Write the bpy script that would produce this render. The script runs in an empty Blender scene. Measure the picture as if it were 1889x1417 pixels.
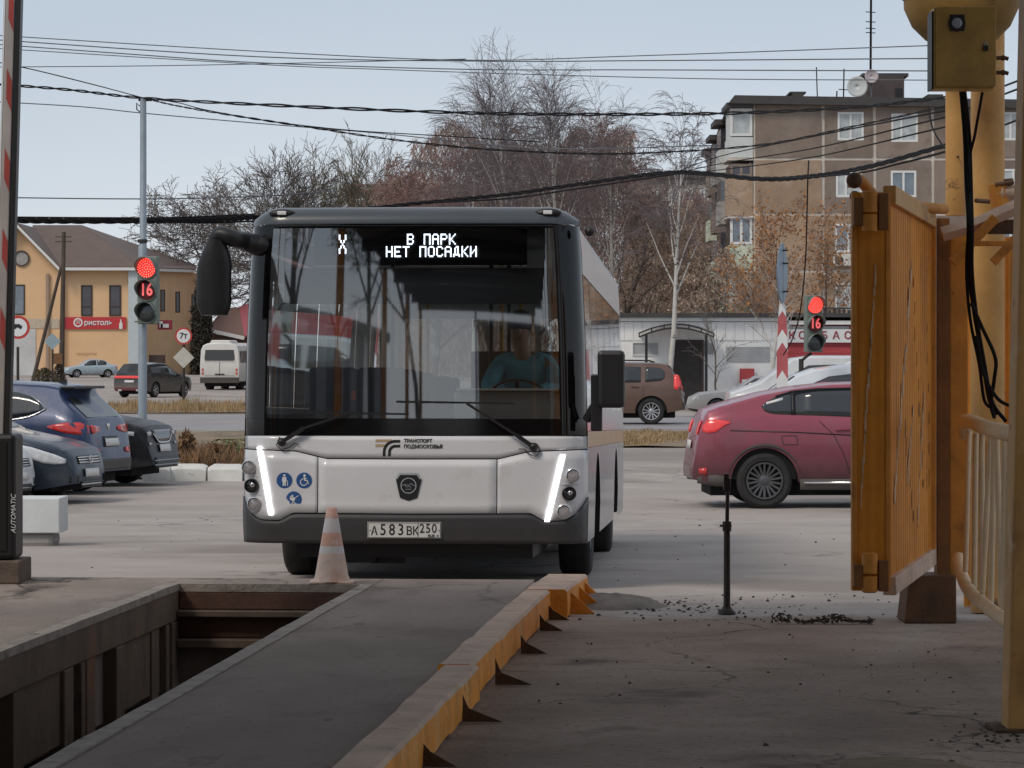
import bpy, bmesh, math, random
from mathutils import Vector, Matrix, noise
rad = math.radians
rnd = random.Random(11)
sc = bpy.context.scene
C = sc.collection

# ------------------------------------------------------------------ camera
FPX, CPX, HPX, HC = 6000.0, 944.5, 665.0, 1.5      # focal length, centre, horizon in photo pixels; eye height
cam_d = bpy.data.cameras.new('camera'); cam = bpy.data.objects.new('camera', cam_d); C.objects.link(cam)
cam.location = (0, 0, HC); cam.rotation_euler = (rad(90), 0, 0)
cam_d.sensor_width = 36.0; cam_d.lens = 36.0 * FPX / 1889.0
cam_d.shift_y = (HPX - 708.5) / 1889.0
cam_d.clip_start = 0.5; cam_d.clip_end = 6000
sc.camera = cam
# ------------------------------------------------------------------ sky, sun, exposure
w = bpy.data.worlds.new('World'); sc.world = w; w.use_nodes = True
nt = w.node_tree; bgn = nt.nodes['Background']
sky = nt.nodes.new('ShaderNodeTexSky'); sky.sky_type = 'NISHITA'; sky.sun_disc = False
SUN_EL, SUN_AZ = 46, 222
sky.sun_elevation = rad(SUN_EL); sky.sun_rotation = rad(SUN_AZ); sky.air_density = 1.0; sky.dust_density = 0.6; sky.ozone_density = 1.2
hs = nt.nodes.new('ShaderNodeHueSaturation'); hs.inputs['Saturation'].default_value = 0.62; hs.inputs['Value'].default_value = 1.0
nt.links.new(sky.outputs[0], hs.inputs['Color'])
mx = nt.nodes.new('ShaderNodeMix'); mx.data_type = 'RGBA'
mx.inputs[0].default_value = 0.80
nt.links.new(hs.outputs[0], mx.inputs[6])
tcw = nt.nodes.new('ShaderNodeTexCoord'); nzw = nt.nodes.new('ShaderNodeTexNoise'); nzw.inputs['Scale'].default_value = 2.6; nzw.inputs['Detail'].default_value = 5
mpw = nt.nodes.new('ShaderNodeMapping'); mpw.inputs['Scale'].default_value = (1, 1, 4.0)
nt.links.new(tcw.outputs['Generated'], mpw.inputs[0]); nt.links.new(mpw.outputs[0], nzw.inputs['Vector'])
sxw = nt.nodes.new('ShaderNodeSeparateXYZ'); nt.links.new(tcw.outputs['Generated'], sxw.inputs[0])
maw = nt.nodes.new('ShaderNodeMath'); maw.operation = 'MULTIPLY_ADD'; maw.inputs[1].default_value = .10
nt.links.new(nzw.outputs[0], maw.inputs[0]); nt.links.new(sxw.outputs[2], maw.inputs[2])
crw = nt.nodes.new('ShaderNodeValToRGB'); e_ = crw.color_ramp.elements       # thin overcast: pale at the horizon, greyer blue higher up
e_[0].position = .05; e_[0].color = (.700, .745, .805, 1); e_[1].position = 1; e_[1].color = (.56, .58, .62, 1)
q_ = e_.new(.105); q_.color = (.56, .625, .715, 1); q_ = e_.new(.17); q_.color = (.455, .525, .62, 1); q_ = e_.new(.4); q_.color = (.50, .545, .61, 1)
vmw = nt.nodes.new('ShaderNodeVectorMath'); vmw.operation = 'SCALE'; vmw.inputs['Scale'].default_value = 10.0
nt.links.new(maw.outputs[0], crw.inputs[0]); nt.links.new(crw.outputs[0], vmw.inputs[0]); nt.links.new(vmw.outputs[0], mx.inputs[7])
nt.links.new(mx.outputs[2], bgn.inputs[0]); bgn.inputs[1].default_value = 0.10
sun_d = bpy.data.lights.new('sun', 'SUN'); sun_d.energy = 1.5; sun_d.angle = rad(16); sun_d.color = (1, 0.90, 0.78)
sun = bpy.data.objects.new('sun', sun_d); C.objects.link(sun); sun.location = (-20, -20, 60)
_az = rad(SUN_AZ)
_d = Vector((math.sin(_az) * math.cos(rad(SUN_EL)), math.cos(_az) * math.cos(rad(SUN_EL)), math.sin(rad(SUN_EL))))
sun.rotation_euler = (-_d).to_track_quat('-Z', 'Y').to_euler()
sc.view_settings.view_transform = 'Standard'; sc.view_settings.look = 'None'; sc.view_settings.gamma = 1
sc.view_settings.use_curve_mapping = False; sc.view_settings.exposure = 0.12
sc.render.engine = 'CYCLES'; sc.cycles.max_bounces = 8; sc.cycles.transparent_max_bounces = 16

# ------------------------------------------------------------------ frames and the lie of the land
SA = rad(4.41); sa, ca = math.sin(SA), math.cos(SA)
def S(u, v, z=0.0):
    """site frame (u across the lane, v along it) to world"""
    return Vector((u * ca + v * sa, -u * sa + v * ca, z))
def vof(x, y): return x * sa + y * ca
PROF = [(-400, -.1), (19.8, -.1), (22.2, -.13), (43, -.5), (56, -.47), (72, -.33), (88, -.2), (125, -.2), (160, -.3), (182, -.1), (240, .3), (252, .37), (320, .5), (600, .8), (4000, 1.3)]
def gz(v):
    for (a, za), (b, zb) in zip(PROF, PROF[1:]):
        if v <= b: return za + (zb - za) * (v - a) / (b - a)
    return PROF[-1][1]
def gw(x, y): return gz(vof(x, y))
def P(px, py, D): return Vector(((px - CPX) / FPX * D, D, HC + (HPX - py) / FPX * D))
def XD(px, D): return (px - CPX) / FPX * D
def ZD(py, D): return HC + (HPX - py) / FPX * D
def GP(px, D):
    x = XD(px, D); return Vector((x, D, gw(x, D)))

# ------------------------------------------------------------------ materials
MATS = {}
def lin(h):
    c = [int(h[i:i + 2], 16) / 255 for i in (0, 2, 4)]
    return tuple(x / 12.92 if x <= .04045 else ((x + .055) / 1.055) ** 2.4 for x in c)
def mat(name, col, rough=.7, metal=0., var=.12, s=5., bump=0., bs=40., spots=(), coat=0., spec=.5, stretch=(1, 1, 1), emit=None, low=None, cracks=None):
    """low = (colour, z0, z1): road dirt that fades out going up from z0 to z1"""
    if name in MATS: return MATS[name]
    if isinstance(col, str): col = lin(col)
    m = bpy.data.materials.new(name); m.use_nodes = True; n = m.node_tree.nodes; L = m.node_tree.links
    b = n['Principled BSDF']; b.inputs['Roughness'].default_value = rough; b.inputs['Metallic'].default_value = metal
    b.inputs['Coat Weight'].default_value = coat; b.inputs['Coat Roughness'].default_value = .06; b.inputs['Specular IOR Level'].default_value = spec
    tc = n.new('ShaderNodeTexCoord'); mp = n.new('ShaderNodeMapping'); mp.inputs['Scale'].default_value = stretch
    L.new(tc.outputs['Object'], mp.inputs[0])
    def nz(scale, detail=6):
        t = n.new('ShaderNodeTexNoise'); t.inputs['Scale'].default_value = scale; t.inputs['Detail'].default_value = detail; t.inputs['Roughness'].default_value = .62
        L.new(mp.outputs[0], t.inputs['Vector']); return t.outputs[0]
    def mixc(fac, a, c):
        k = n.new('ShaderNodeMix'); k.data_type = 'RGBA'
        if isinstance(fac, float): k.inputs[0].default_value = fac
        else: L.new(fac, k.inputs[0])
        for i, q in ((6, a), (7, c)):
            if isinstance(q, tuple): k.inputs[i].default_value = (*q[:3], 1)
            else: L.new(q, k.inputs[i])
        return k.outputs[2]
    def rng(v, lo, hi, a=0., z=1.):
        r = n.new('ShaderNodeMapRange'); r.inputs[1].default_value = lo; r.inputs[2].default_value = hi; r.inputs[3].default_value = a; r.inputs[4].default_value = z
        L.new(v, r.inputs[0]); return r.outputs[0]
    out = tuple(col)
    if var:
        out = mixc(rng(nz(s), .3, .7), tuple(max(0, c * (1 - var)) for c in col), tuple(min(1, c * (1 + var)) for c in col))
    for (c2, s2, lo, hi) in spots:
        out = mixc(rng(nz(s2, 8), lo, hi), out, lin(c2) if isinstance(c2, str) else c2)
    if cracks:
        vo = n.new('ShaderNodeTexVoronoi'); vo.feature = 'DISTANCE_TO_EDGE'; vo.inputs['Scale'].default_value = cracks[0]
        wv_ = n.new('ShaderNodeTexNoise'); wv_.inputs['Scale'].default_value = cracks[0] * 3; wv_.inputs['Detail'].default_value = 6; L.new(mp.outputs[0], wv_.inputs['Vector'])
        sv_ = n.new('ShaderNodeVectorMath'); sv_.operation = 'MULTIPLY_ADD'; L.new(wv_.outputs[1], sv_.inputs[0]); sv_.inputs[1].default_value = (.5 / cracks[0],) * 3; L.new(mp.outputs[0], sv_.inputs[2]); L.new(sv_.outputs[0], vo.inputs['Vector'])
        g1 = rng(vo.outputs['Distance'], 0, cracks[1], 1., 0.); g2 = rng(nz(cracks[0] * .8, 3), .45, .6)
        gm = n.new('ShaderNodeMath'); gm.operation = 'MULTIPLY'; L.new(g1, gm.inputs[0]); L.new(g2, gm.inputs[1]); out = mixc(gm.outputs[0], out, cracks[2])
    if low:
        sx = n.new('ShaderNodeSeparateXYZ'); L.new(tc.outputs['Object'], sx.inputs[0])
        ad = n.new('ShaderNodeMath'); ad.operation = 'MULTIPLY_ADD'; L.new(nz(4.), ad.inputs[0]); ad.inputs[1].default_value = .35; L.new(sx.outputs[2], ad.inputs[2])
        out = mixc(rng(ad.outputs[0], low[1] + .17, low[2] + .17, low[3] if len(low) > 3 else .75, 0.), out, lin(low[0]))
        L.new(rng(ad.outputs[0], low[1] + .17, low[2] + .17, .75, rough), b.inputs['Roughness'])
    if isinstance(out, tuple): b.inputs['Base Color'].default_value = (*out, 1)
    else: L.new(out, b.inputs['Base Color'])
    if bump:
        bp = n.new('ShaderNodeBump'); bp.inputs['Strength'].default_value = bump; bp.inputs['Distance'].default_value = .02
        L.new(nz(bs, 8), bp.inputs['Height']); L.new(bp.outputs[0], b.inputs['Normal'])
    if emit:
        b.inputs['Emission Color'].default_value = (*emit[0], 1); b.inputs['Emission Strength'].default_value = emit[1]
    MATS[name] = m; return m
def glass(name, tint, refl0, refl1, rough=.02):
    """window glass: clear with a tint, mirror-like more and more at grazing angles"""
    m = bpy.data.materials.new(name); m.use_nodes = True; n = m.node_tree.nodes; L = m.node_tree.links
    n.remove(n['Principled BSDF']); o = n['Material Output']
    t = n.new('ShaderNodeBsdfTransparent'); t.inputs[0].default_value = (*tint, 1)
    g = n.new('ShaderNodeBsdfGlossy'); g.inputs['Roughness'].default_value = rough; g.inputs[0].default_value = (.95, .97, 1, 1)
    lw = n.new('ShaderNodeFresnel'); lw.inputs[0].default_value = 1.5
    r = n.new('ShaderNodeMapRange'); r.inputs[1].default_value = .04; r.inputs[2].default_value = .6; r.inputs[3].default_value = refl0; r.inputs[4].default_value = refl1
    L.new(lw.outputs[0], r.inputs[0]); x = n.new('ShaderNodeMixShader'); L.new(r.outputs[0], x.inputs[0]); L.new(t.outputs[0], x.inputs[1]); L.new(g.outputs[0], x.inputs[2]); L.new(x.outputs[0], o.inputs[0])
    return m

# ------------------------------------------------------------------ mesh building
class MB:
    def __init__(s): s.v = []; s.f = []
    def add(s, vs, fs):
        k = len(s.v); s.v += [tuple(p) for p in vs]; s.f += [tuple(i + k for i in f) for f in fs]; return s
    def box(s, x0, x1, y0, y1, z0, z1):
        return s.add([(x0, y0, z0), (x1, y0, z0), (x1, y1, z0), (x0, y1, z0), (x0, y0, z1), (x1, y0, z1), (x1, y1, z1), (x0, y1, z1)],
                     [(0, 3, 2, 1), (4, 5, 6, 7), (0, 1, 5, 4), (1, 2, 6, 5), (2, 3, 7, 6), (3, 0, 4, 7)])
    def bar(s, p, q, w, h, up=(0, 0, 1)):
        p, q = Vector(p), Vector(q); d = (q - p).normalized(); r = d.cross(Vector(up))
        if r.length < 1e-4: r = d.cross(Vector((0, 1, 0)))
        r.normalize(); n = r.cross(d); r *= w / 2; n *= h / 2
        vs = [p - r - n, p + r - n, p + r + n, p - r + n, q - r - n, q + r - n, q + r + n, q - r + n]
        return s.add(vs, [(3, 2, 1, 0), (4, 5, 6, 7), (0, 1, 5, 4), (1, 2, 6, 5), (2, 3, 7, 6), (3, 0, 4, 7)])
    def tube(s, pts, r, n=8, cap=True):
        pts = [Vector(p) for p in pts]; k = len(pts)
        rs = r if isinstance(r, (list, tuple)) else [r] * k
        vs = []; a = None
        for i, p in enumerate(pts):
            d = (pts[min(i + 1, k - 1)] - pts[max(i - 1, 0)])
            if d.length < 1e-9: d = Vector((0, 0, 1))
            d.normalize()
            if a is None:
                a = d.cross(Vector((0, 0, 1)))
                if a.length < .05: a = d.cross(Vector((1, 0, 0)))
            else: a = a - d * a.dot(d)
            a.normalize(); b = d.cross(a)
            for j in range(n):
                t = 2 * math.pi * j / n; vs.append(p + a * (rs[i] * math.cos(t)) + b * (rs[i] * math.sin(t)))
        fs = [(i * n + j, i * n + (j + 1) % n, (i + 1) * n + (j + 1) % n, (i + 1) * n + j) for i in range(k - 1) for j in range(n)]
        if cap: fs += [tuple(range(n - 1, -1, -1)), tuple(range((k - 1) * n, k * n))]
        return s.add(vs, fs)
    def lathe(s, prof, n=20, c=(0, 0, 0), axis='z', cap=True):
        c = Vector(c); vs = []
        for (r, h) in prof:
            for j in range(n):
                t = 2 * math.pi * j / n; a, b = r * math.cos(t), r * math.sin(t)
                vs.append(c + (Vector((a, b, h)) if axis == 'z' else Vector((a, h, b)) if axis == 'y' else Vector((h, a, b))))
        k = len(prof)
        fs = [(i * n + j, i * n + (j + 1) % n, (i + 1) * n + (j + 1) % n, (i + 1) * n + j) for i in range(k - 1) for j in range(n)]
        if cap: fs += [tuple(range(n)), tuple(range((k - 1) * n, k * n))]
        return s.add(vs, fs)
    def prism(s, poly, o, ax, ay, az):
        """polygon (a, b) in the plane o + a*ax + b*ay, thickened along az"""
        o, ax, ay, az = Vector(o), Vector(ax), Vector(ay), Vector(az); n = len(poly)
        v0 = [o + ax * a + ay * b for a, b in poly]; v1 = [p + az for p in v0]
        return s.add(v0 + v1, [tuple(range(n - 1, -1, -1)), tuple(range(n, 2 * n))] + [(i, (i + 1) % n, n + (i + 1) % n, n + i) for i in range(n)])
    def grid(s, rows):
        """rows of points, all of the same length"""
        m = len(rows[0]); vs = [p for r in rows for p in r]
        return s.add(vs, [(i * m + j, i * m + j + 1, (i + 1) * m + j + 1, (i + 1) * m + j) for i in range(len(rows) - 1) for j in range(m - 1)])
    def ball(s, c, r, n=10, m=7, sq=(1, 1, 1)):
        c = Vector(c); vs = []
        for i in range(m + 1):
            a = math.pi * i / m
            for j in range(n):
                t = 2 * math.pi * j / n
                vs.append(c + Vector((r * sq[0] * math.sin(a) * math.cos(t), r * sq[1] * math.sin(a) * math.sin(t), r * sq[2] * math.cos(a))))
        return s.add(vs, [(i * n + j, i * n + (j + 1) % n, (i + 1) * n + (j + 1) % n, (i + 1) * n + j) for i in range(m) for j in range(n)])
    def mesh(s, name, m, smooth=None):
        me = bpy.data.meshes.new(name); me.from_pydata(s.v, [], s.f); me.validate(); me.update()
        bm = bmesh.new(); bm.from_mesh(me); bmesh.ops.recalc_face_normals(bm, faces=bm.faces); bm.to_mesh(me); bm.free()
        for q in (m if isinstance(m, (list, tuple)) else [m]): me.materials.append(q)
        if smooth: me.shade_smooth(); me.set_sharp_from_angle(angle=rad(smooth))
        return me
    def build(s, name, m, parent=None, smooth=None, bevel=0., world=False, thick=0.):
        o = bpy.data.objects.new(name, s.mesh(name, m, smooth)); C.objects.link(o)
        if parent: put(o, parent, world)
        if thick:
            k = o.modifiers.new('thick', 'SOLIDIFY'); k.thickness = thick; k.offset = 0
        if bevel:
            k = o.modifiers.new('bevel', 'BEVEL'); k.width = bevel; k.segments = 2; k.limit_method = 'ANGLE'
        return o
def put(o, parent, world=False):
    o.parent = parent
    if world:
        o.matrix_parent_inverse = (Matrix.Translation(parent.location) @ parent.rotation_euler.to_matrix().to_4x4()).inverted()
def tag(o, label=None, cat=None, group=None, kind=None):
    if label: o['label'] = label
    if cat: o['category'] = cat
    if group: o['group'] = group
    if kind: o['kind'] = kind
    return o
def thing(name, label, cat, loc=(0, 0, 0), rot=(0, 0, 0), group=None):
    o = bpy.data.objects.new(name, None); C.objects.link(o); o.empty_display_size = .2
    o.location = loc; o.rotation_euler = rot if isinstance(rot, (tuple, list)) else (0, 0, rot)
    return tag(o, label, cat, group)
def inst(name, me, parent, loc=(0, 0, 0), rot=(0, 0, 0), scale=(1, 1, 1)):
    o = bpy.data.objects.new(name, me); C.objects.link(o); o.parent = parent; o.location = loc; o.rotation_euler = rot; o.scale = scale; return o
def copy_tree(o, parent=None):
    c = o.copy(); C.objects.link(c); c.parent = parent
    for ch in [q for q in bpy.data.objects if q.parent == o]: copy_tree(ch, c)
    return c
def site(name, label, cat, group=None, u=0, v=0, z=0):
    return thing(name, label, cat, S(u, v, z), (0, 0, -SA), group)
def text_mesh(s, size, m, depth=.0, shear=0., bold=0.):
    cu = bpy.data.curves.new('lettering', 'FONT'); cu.body = s; cu.size = size; cu.align_x = 'CENTER'; cu.align_y = 'CENTER'
    cu.extrude = depth; cu.shear = shear; cu.offset = bold; cu.resolution_u = 3
    o = bpy.data.objects.new('lettering', cu); C.objects.link(o)
    dg = bpy.context.evaluated_depsgraph_get(); me = bpy.data.meshes.new_from_object(o.evaluated_get(dg))
    bpy.data.objects.remove(o); me.materials.clear(); me.materials.append(m); me.name = 'lettering'
    return me
def text(s, size, m, parent, loc, rot=(rad(90), 0, 0), sx=1., depth=.002, world=False, shear=0., name='lettering', bold=0.):
    o = bpy.data.objects.new(name, text_mesh(s, size, m, depth, shear, bold)); C.objects.link(o)
    put(o, parent, world); o.location = loc; o.rotation_euler = rot; o.scale = (sx, 1, 1); return o
# ================================================================== MATERIALS
M = {}
M['ground'] = mat('dusty_asphalt', (.36, .32, .295), .9, var=.14, s=.5, bump=.35, bs=22, spots=((( .22, .20, .19), .22, .52, .78), ((.43, .40, .37), .9, .6, .85), ((.20, .18, .165), 1.3, .66, .76), ((.24, .21, .19), .12, .52, .6), ((.24, .215, .195), 26, .60, .72), ((.46, .43, .40), 34, .66, .76)), cracks=(.22, .012, (.11, .10, .09)))
M['street'] = mat('street_asphalt', (.26, .25, .26), .85, var=.12, s=.6, bump=.2, bs=15, spots=(((.34, .32, .31), .35, .5, .8),))
M['yard'] = mat('yard_asphalt', (.285, .226, .186), .93, spec=.2, var=.2, s=1.1, bump=.5, bs=34, spots=(((.43, .345, .285), .45, .48, .66), ((.11, .086, .072), .9, .54, .70), ((.45, .36, .29), 7, .68, .8), ((.085, .064, .054), 9, .66, .74), ((.14, .11, .09), 27, .56, .70), ((.38, .32, .27), 40, .66, .76), ((.27, .19, .13), .7, .60, .72)), cracks=(.5, .010, (.05, .04, .035)))
M['floor'] = mat('lane_concrete', (.285, .238, .208), .92, spec=.2, var=.16, s=1.6, bump=.3, bs=45, stretch=(1, .45, 1), spots=(((.35, .30, .265), .8, .5, .8), ((.17, .135, .117), 1.4, .54, .75), ((.09, .075, .066), 3.2, .62, .74), ((.18, .15, .13), 30, .58, .70), ((.36, .32, .29), 42, .66, .76), ((.10, .082, .072), .9, .62, .72)), cracks=(.35, .010, (.06, .05, .045)))
M['rim'] = mat('rim_concrete', (.34, .295, .255), .85, var=.25, s=7, bump=.6, bs=30, spots=(((.08, .07, .065), 5, .6, .7),))
M['pit'] = mat('pit_steel', (.15, .108, .08), .85, var=.22, s=2.5, bump=.4, bs=20, stretch=(1.3, 1.3, .75), spots=(((.24, .11, .055), 2.2, .55, .7), ((.08, .06, .05), 3.1, .58, .7), ((.36, .31, .25), 5, .66, .8)))
M['pit_dark'] = mat('pit_rust', (.10, .05, .035), .85, var=.4, s=3, bump=.3)
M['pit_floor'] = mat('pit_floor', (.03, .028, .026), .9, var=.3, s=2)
M['roof_under'] = mat('roof_lining', (.10, .095, .09), .9, var=.15, s=2)
M['roof_beam'] = mat('roof_beam_paint', (.035, .035, .037), .7, var=.2)
Y0 = (.36, .185, .045)
M['yellow'] = mat('ochre_paint', (.58, .235, .032), .65, var=.22, s=3, bump=.22, bs=24, spots=(((.20, .07, .02), 2.6, .60, .74), ((.10, .055, .03), 7, .68, .76), ((.52, .36, .2), 9, .70, .78)))
M['yellow_pale'] = mat('ochre_paint_pale', (.58, .32, .10), .6, var=.15, s=3, bump=.2, bs=24, spots=(((.36, .18, .06), 1.6, .55, .72), ((.12, .06, .03), 6, .64, .70), ((.64, .48, .28), 4, .62, .75)))
M['cream_tube'] = mat('cream_tube_paint', (.70, .51, .31), .5, var=.12, s=5, bump=.15, spots=(((.22, .11, .05), 9, .66, .74),))
M['rail_top'] = mat('worn_rail_top', (.58, .42, .32), .75, var=.2, s=4, bump=.3, spots=(((.22, .15, .11), 7, .6, .72), ((.55, .33, .12), 3, .62, .75)))
M['rail_side'] = mat('peeling_rail_paint', (.80, .32, .045), .6, var=.2, spec=.25, s=4, bump=.7, bs=18, spots=(((.74, .44, .17), 3.4, .56, .7), ((.16, .075, .03), 6.5, .635, .70)))
M['rust'] = mat('rusty_steel', (.10, .055, .03), .8, var=.4, s=9, bump=.4)
M['black'] = mat('black_plastic', (.012, .012, .013), .45, var=.2)
M['black_gloss'] = mat('black_gloss', (.008, .008, .01), .12, var=0, coat=.4)
M['dark_steel'] = mat('dark_steel', (.05, .045, .04), .55, metal=.5, var=.3, s=12, bump=.2)
M['rubber'] = mat('tyre_rubber', (.022, .021, .021), .85, var=.25, s=9, spots=(((.09, .08, .075), 6, .62, .85),))
M['cable'] = mat('cable_black', (.014, .014, .016), .85, var=0, spec=.15)
M['cable_grey'] = mat('cable_grey', (.10, .11, .13), .6, var=0)
M['zinc'] = mat('zinc_pole', (.30, .35, .40), .5, metal=.3, var=.12, s=3)
M['white_paint'] = mat('white_paint', (.72, .73, .73), .5, var=.05, s=4)
M['chalk'] = mat('whitewashed_concrete', (.66, .66, .63), .85, var=.12, s=3, bump=.4, bs=18, spots=(((.30, .28, .26), 3.5, .62, .75),))
M['red_paint'] = mat('red_paint', (.50, .045, .035), .5, var=.08)
M['soil'] = mat('dry_soil', (.22, .165, .11), .95, var=.35, s=1.6, bump=.6, bs=10, spots=(((.12, .10, .06), 1.1, .5, .7),))
M['concrete'] = mat('grey_concrete', (.32, .31, .30), .85, var=.15, s=3, bump=.3)

# ================================================================== GROUND
def strip(us, vs, zf, name, m, kind='structure'):
    b = MB(); b.grid([[S(u, v, zf(u, v)) for u in us] for v in vs]); o = b.build(name, m); o['kind'] = kind; return o
vrows = [22.2, 23, 26, 30, 36, 43, 50, 56, 64, 72, 80, 88, 100, 125, 145, 160, 182, 210, 240, 252, 320, 450, 600, 1200, 3000]
strip([-600, -200, -60, -20, -6, -1.43, 4, 14, 60, 200, 600], vrows, lambda u, v: gz(v), 'ground', M['ground'])
g = MB()   # the light asphalt in front of the gate, ragged where the dark yard asphalt ends
uu = [i * .1 - 1.43 for i in range(200)]
def rag(u): return 20.35 + .30 * noise.noise((u * .9, 0, 0)) + .16 * noise.noise((u * 3.1, 2, 0)) + .08 * noise.noise((u * 9.3, 4, 0))
g.grid([[S(u, rag(u) * (1 - k) + 22.2 * k, gz(rag(u) * (1 - k) + 22.2 * k) - .02 + .024 * min(1, k * 25)) for u in uu] for k in (0, .04, .12, .4, 1.)])
tag(g.build('forecourt', M['ground']), kind='structure')
b = MB(); rowsv = [-60, -20, 0, 5, 9, 12, 15, 18, 19.8, 21, 22.19]
us = [-1.43] + [i * .8 - 1 for i in range(26)] + [60]
b.grid([[S(u, v, -.104 + .022 * noise.noise((u * .7, v * .7, 3.))) if 0 < v < 20 and -1.2 < u < 18 else S(u, v, gz(v) - .004) for u in us] for v in rowsv])
tag(b.build('yard', M['yard']), kind='structure')
# sand spilt on the yard: one low heap with a ragged rim
b = MB(); c0 = S(.55, 12.75, -.1); vs_ = [c0 + Vector((0, 0, .022))]; n_ = 40
for ring, (k, h) in enumerate(((.35, .018), (.7, .010), (1., -.006))):
    for i in range(n_):
        a = 2 * math.pi * i / n_; q = k * (1 + .22 * noise.noise((math.cos(a) * 1.7, math.sin(a) * 1.7, 5.)))
        vs_.append(c0 + Vector((.33 * q * math.cos(a), .52 * q * math.sin(a), h + .003 * noise.noise((a * 3, ring, 0)))))
fs_ = [(0, 1 + i, 1 + (i + 1) % n_) for i in range(n_)] + [(1 + r * n_ + i, 1 + (r + 1) * n_ + i, 1 + (r + 1) * n_ + (i + 1) % n_, 1 + r * n_ + (i + 1) % n_) for r in range(2) for i in range(n_)]
b.add(vs_, fs_); tag(b.build('sand', mat('spilt_sand', (.20, .15, .095), .95, var=.25, s=9, bump=.5, bs=60), smooth=60), kind='stuff')
# the street across the picture, its verges and the pavement before the shop
st = MB(); st.grid([[Vector((x, D, gw(x, D) + .004)) for x in range(-120, 121, 10)] for D in (82, 85, 88, 92, 97, 101)])
tag(st.build('street', M['street']), kind='structure')
st = MB(); st.grid([[Vector((x, D, gw(x, D) + .13)) for x in range(6, 61, 3)] for D in (101, 106, 113)])
st.grid([[Vector((x, 101, gw(x, 101) + h)) for x in range(6, 61, 3)] for h in (0, .13)])
tag(st.build('pavement', mat('pavement', (.34, .33, .33), .9, var=.15, s=1, bump=.2)), kind='structure')
wl = MB()
for D, wd in ((83.2, .14), (99.6, .16)):
    wl.grid([[Vector((x, D + k, gw(x, D + k) + .009)) for x in range(-60, 61, 4)] for k in (0, wd)])
tag(wl.build('road_marking', M['white_paint']), kind='structure')
sl = MB()
sl.grid([[Vector((x, D, gw(x, D) + .03 + .05 * noise.noise((x * .8, D * .5, 1)))) for x in [-9 + .6 * i for i in range(16)]] for D in (53.9, 56, 60, 65, 70, 75, 80)])
sl.grid([[Vector((x, D, gw(x, D) + .03 + .05 * noise.noise((x * .8, D * .5, 1)))) for x in [1 + .6 * i for i in range(30)]] for D in (69, 71, 74, 77, 80)])
sl.grid([[Vector((x, D, gw(x, D) + .03 + .05 * noise.noise((x * .8, D * .5, 1)))) for x in [-26 + .8 * i for i in range(32)]] for D in (104, 110, 116, 124)])
tag(sl.build('verge', M['soil'], smooth=60), kind='structure')

# ------------------------------------------------------------------ raised drive-through floor with the inspection pit in it
PL, PR, PE, FE = -3.90, -2.68, 21.6, 22.2          # pit left, right, far end, floor's front edge
b = MB()
def slab(u0, u1, v0, v1):
    b.box(u0, u1, v0, v1, -.7, 0)
slab(PR + .09, -1.56, -60, FE); slab(-16, PL - .09, -60, FE); slab(PL - .085, PR + .085, PE + .02, FE)
o = b.build('floor', M['floor']); o.location = (0, 0, 0); o.rotation_euler = (0, 0, -SA); tag(o, kind='structure')
pit = site('inspection_pit', 'long rectangular inspection pit with rusty steel lined walls sunk in the concrete floor', 'pit')
b = MB()
for side, u0, u1 in (('l', PL - .088, PL), ('r', PR, PR + .088)):
    n = 60; rows = []
    for i in range(n + 1):
        v = -10 + (PE + 10) * i / n; j = .012 * noise.noise((v * 1.6, 7 if side == 'l' else 2, 0)); jz = .006 * noise.noise((v * 2.3, 3, u0))
        rows.append([Vector((u0, v, -.04)), Vector((u0, v, .006 + jz)), Vector((u1 + (j if side == 'l' else 0), v, .006 + jz)), Vector((u1, v, -.04))] if side == 'l' else
                    [Vector((u0 + j, v, -.06)), Vector((u0 + j, v, .006 + jz)), Vector((u1, v, .006 + jz)), Vector((u1, v, -.06))])
    b.grid(rows)
b.box(PL, PR, PE - .03, PE + .018, -.05, .004)
b.build('pit_rim', M['rim'], pit)
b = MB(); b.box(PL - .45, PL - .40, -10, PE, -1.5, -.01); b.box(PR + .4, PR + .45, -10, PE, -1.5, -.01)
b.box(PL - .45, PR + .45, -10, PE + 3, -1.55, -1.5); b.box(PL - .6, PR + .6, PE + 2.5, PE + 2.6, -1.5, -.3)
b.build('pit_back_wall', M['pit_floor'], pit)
b = MB(); b.box(PL - .40, PL - .006, -10, PE, -.24, -.02); o = b.build('pit_beam', M['pit'], pit, bevel=.01)
b = MB(); b.box(PR + .006, PR + .40, -10, PE, -.24, -.07); b.build('pit_beam', M['pit'], pit)
v = PE - .02; k = 0
while v > 5:                                         # posts and recessed wall plates along the pit's left side
    b = MB(); b.box(PL - .22, PL - .004 - .012 * (k % 2), v - .24, v, -1.5, -.242); b.build('pit_post', M['pit'], pit, bevel=.008)
    b = MB(); b.box(PR + .004, PR + .22, v - .24, v, -1.5, -.242); b.build('pit_post', M['pit'], pit)
    if k % 3 == 0:
        b = MB(); b.box(PL - .26, PL - .2, v - .62, v - .242, -1.5, -.242); b.build('wall_plate', M['pit_dark'], pit)
        b = MB(); b.box(PL - .06, PL - .01, v - .42, v - .31, -1.5, -.242); b.build('pit_post', M['pit'], pit, bevel=.008)
    elif k % 3 == 1:
        b = MB(); b.box(PL - .07, PL - .03, v - 1.18, v - .242, -.66, -.242); b.build('wall_plate', M['pit'], pit, bevel=.006)
        b = MB(); b.box(PL - .34, PL - .30, v - 1.18, v - .242, -1.5, -.67); b.build('wall_plate', M['pit_dark'], pit)
    else:
        b = MB(); b.box(PL - .2, PL - .16, v - .8, v - .242, -1.5, -.32); b.build('wall_plate', M['pit_dark'], pit)
    v -= (.66, 1.2, .82)[k % 3]; k += 1
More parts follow.
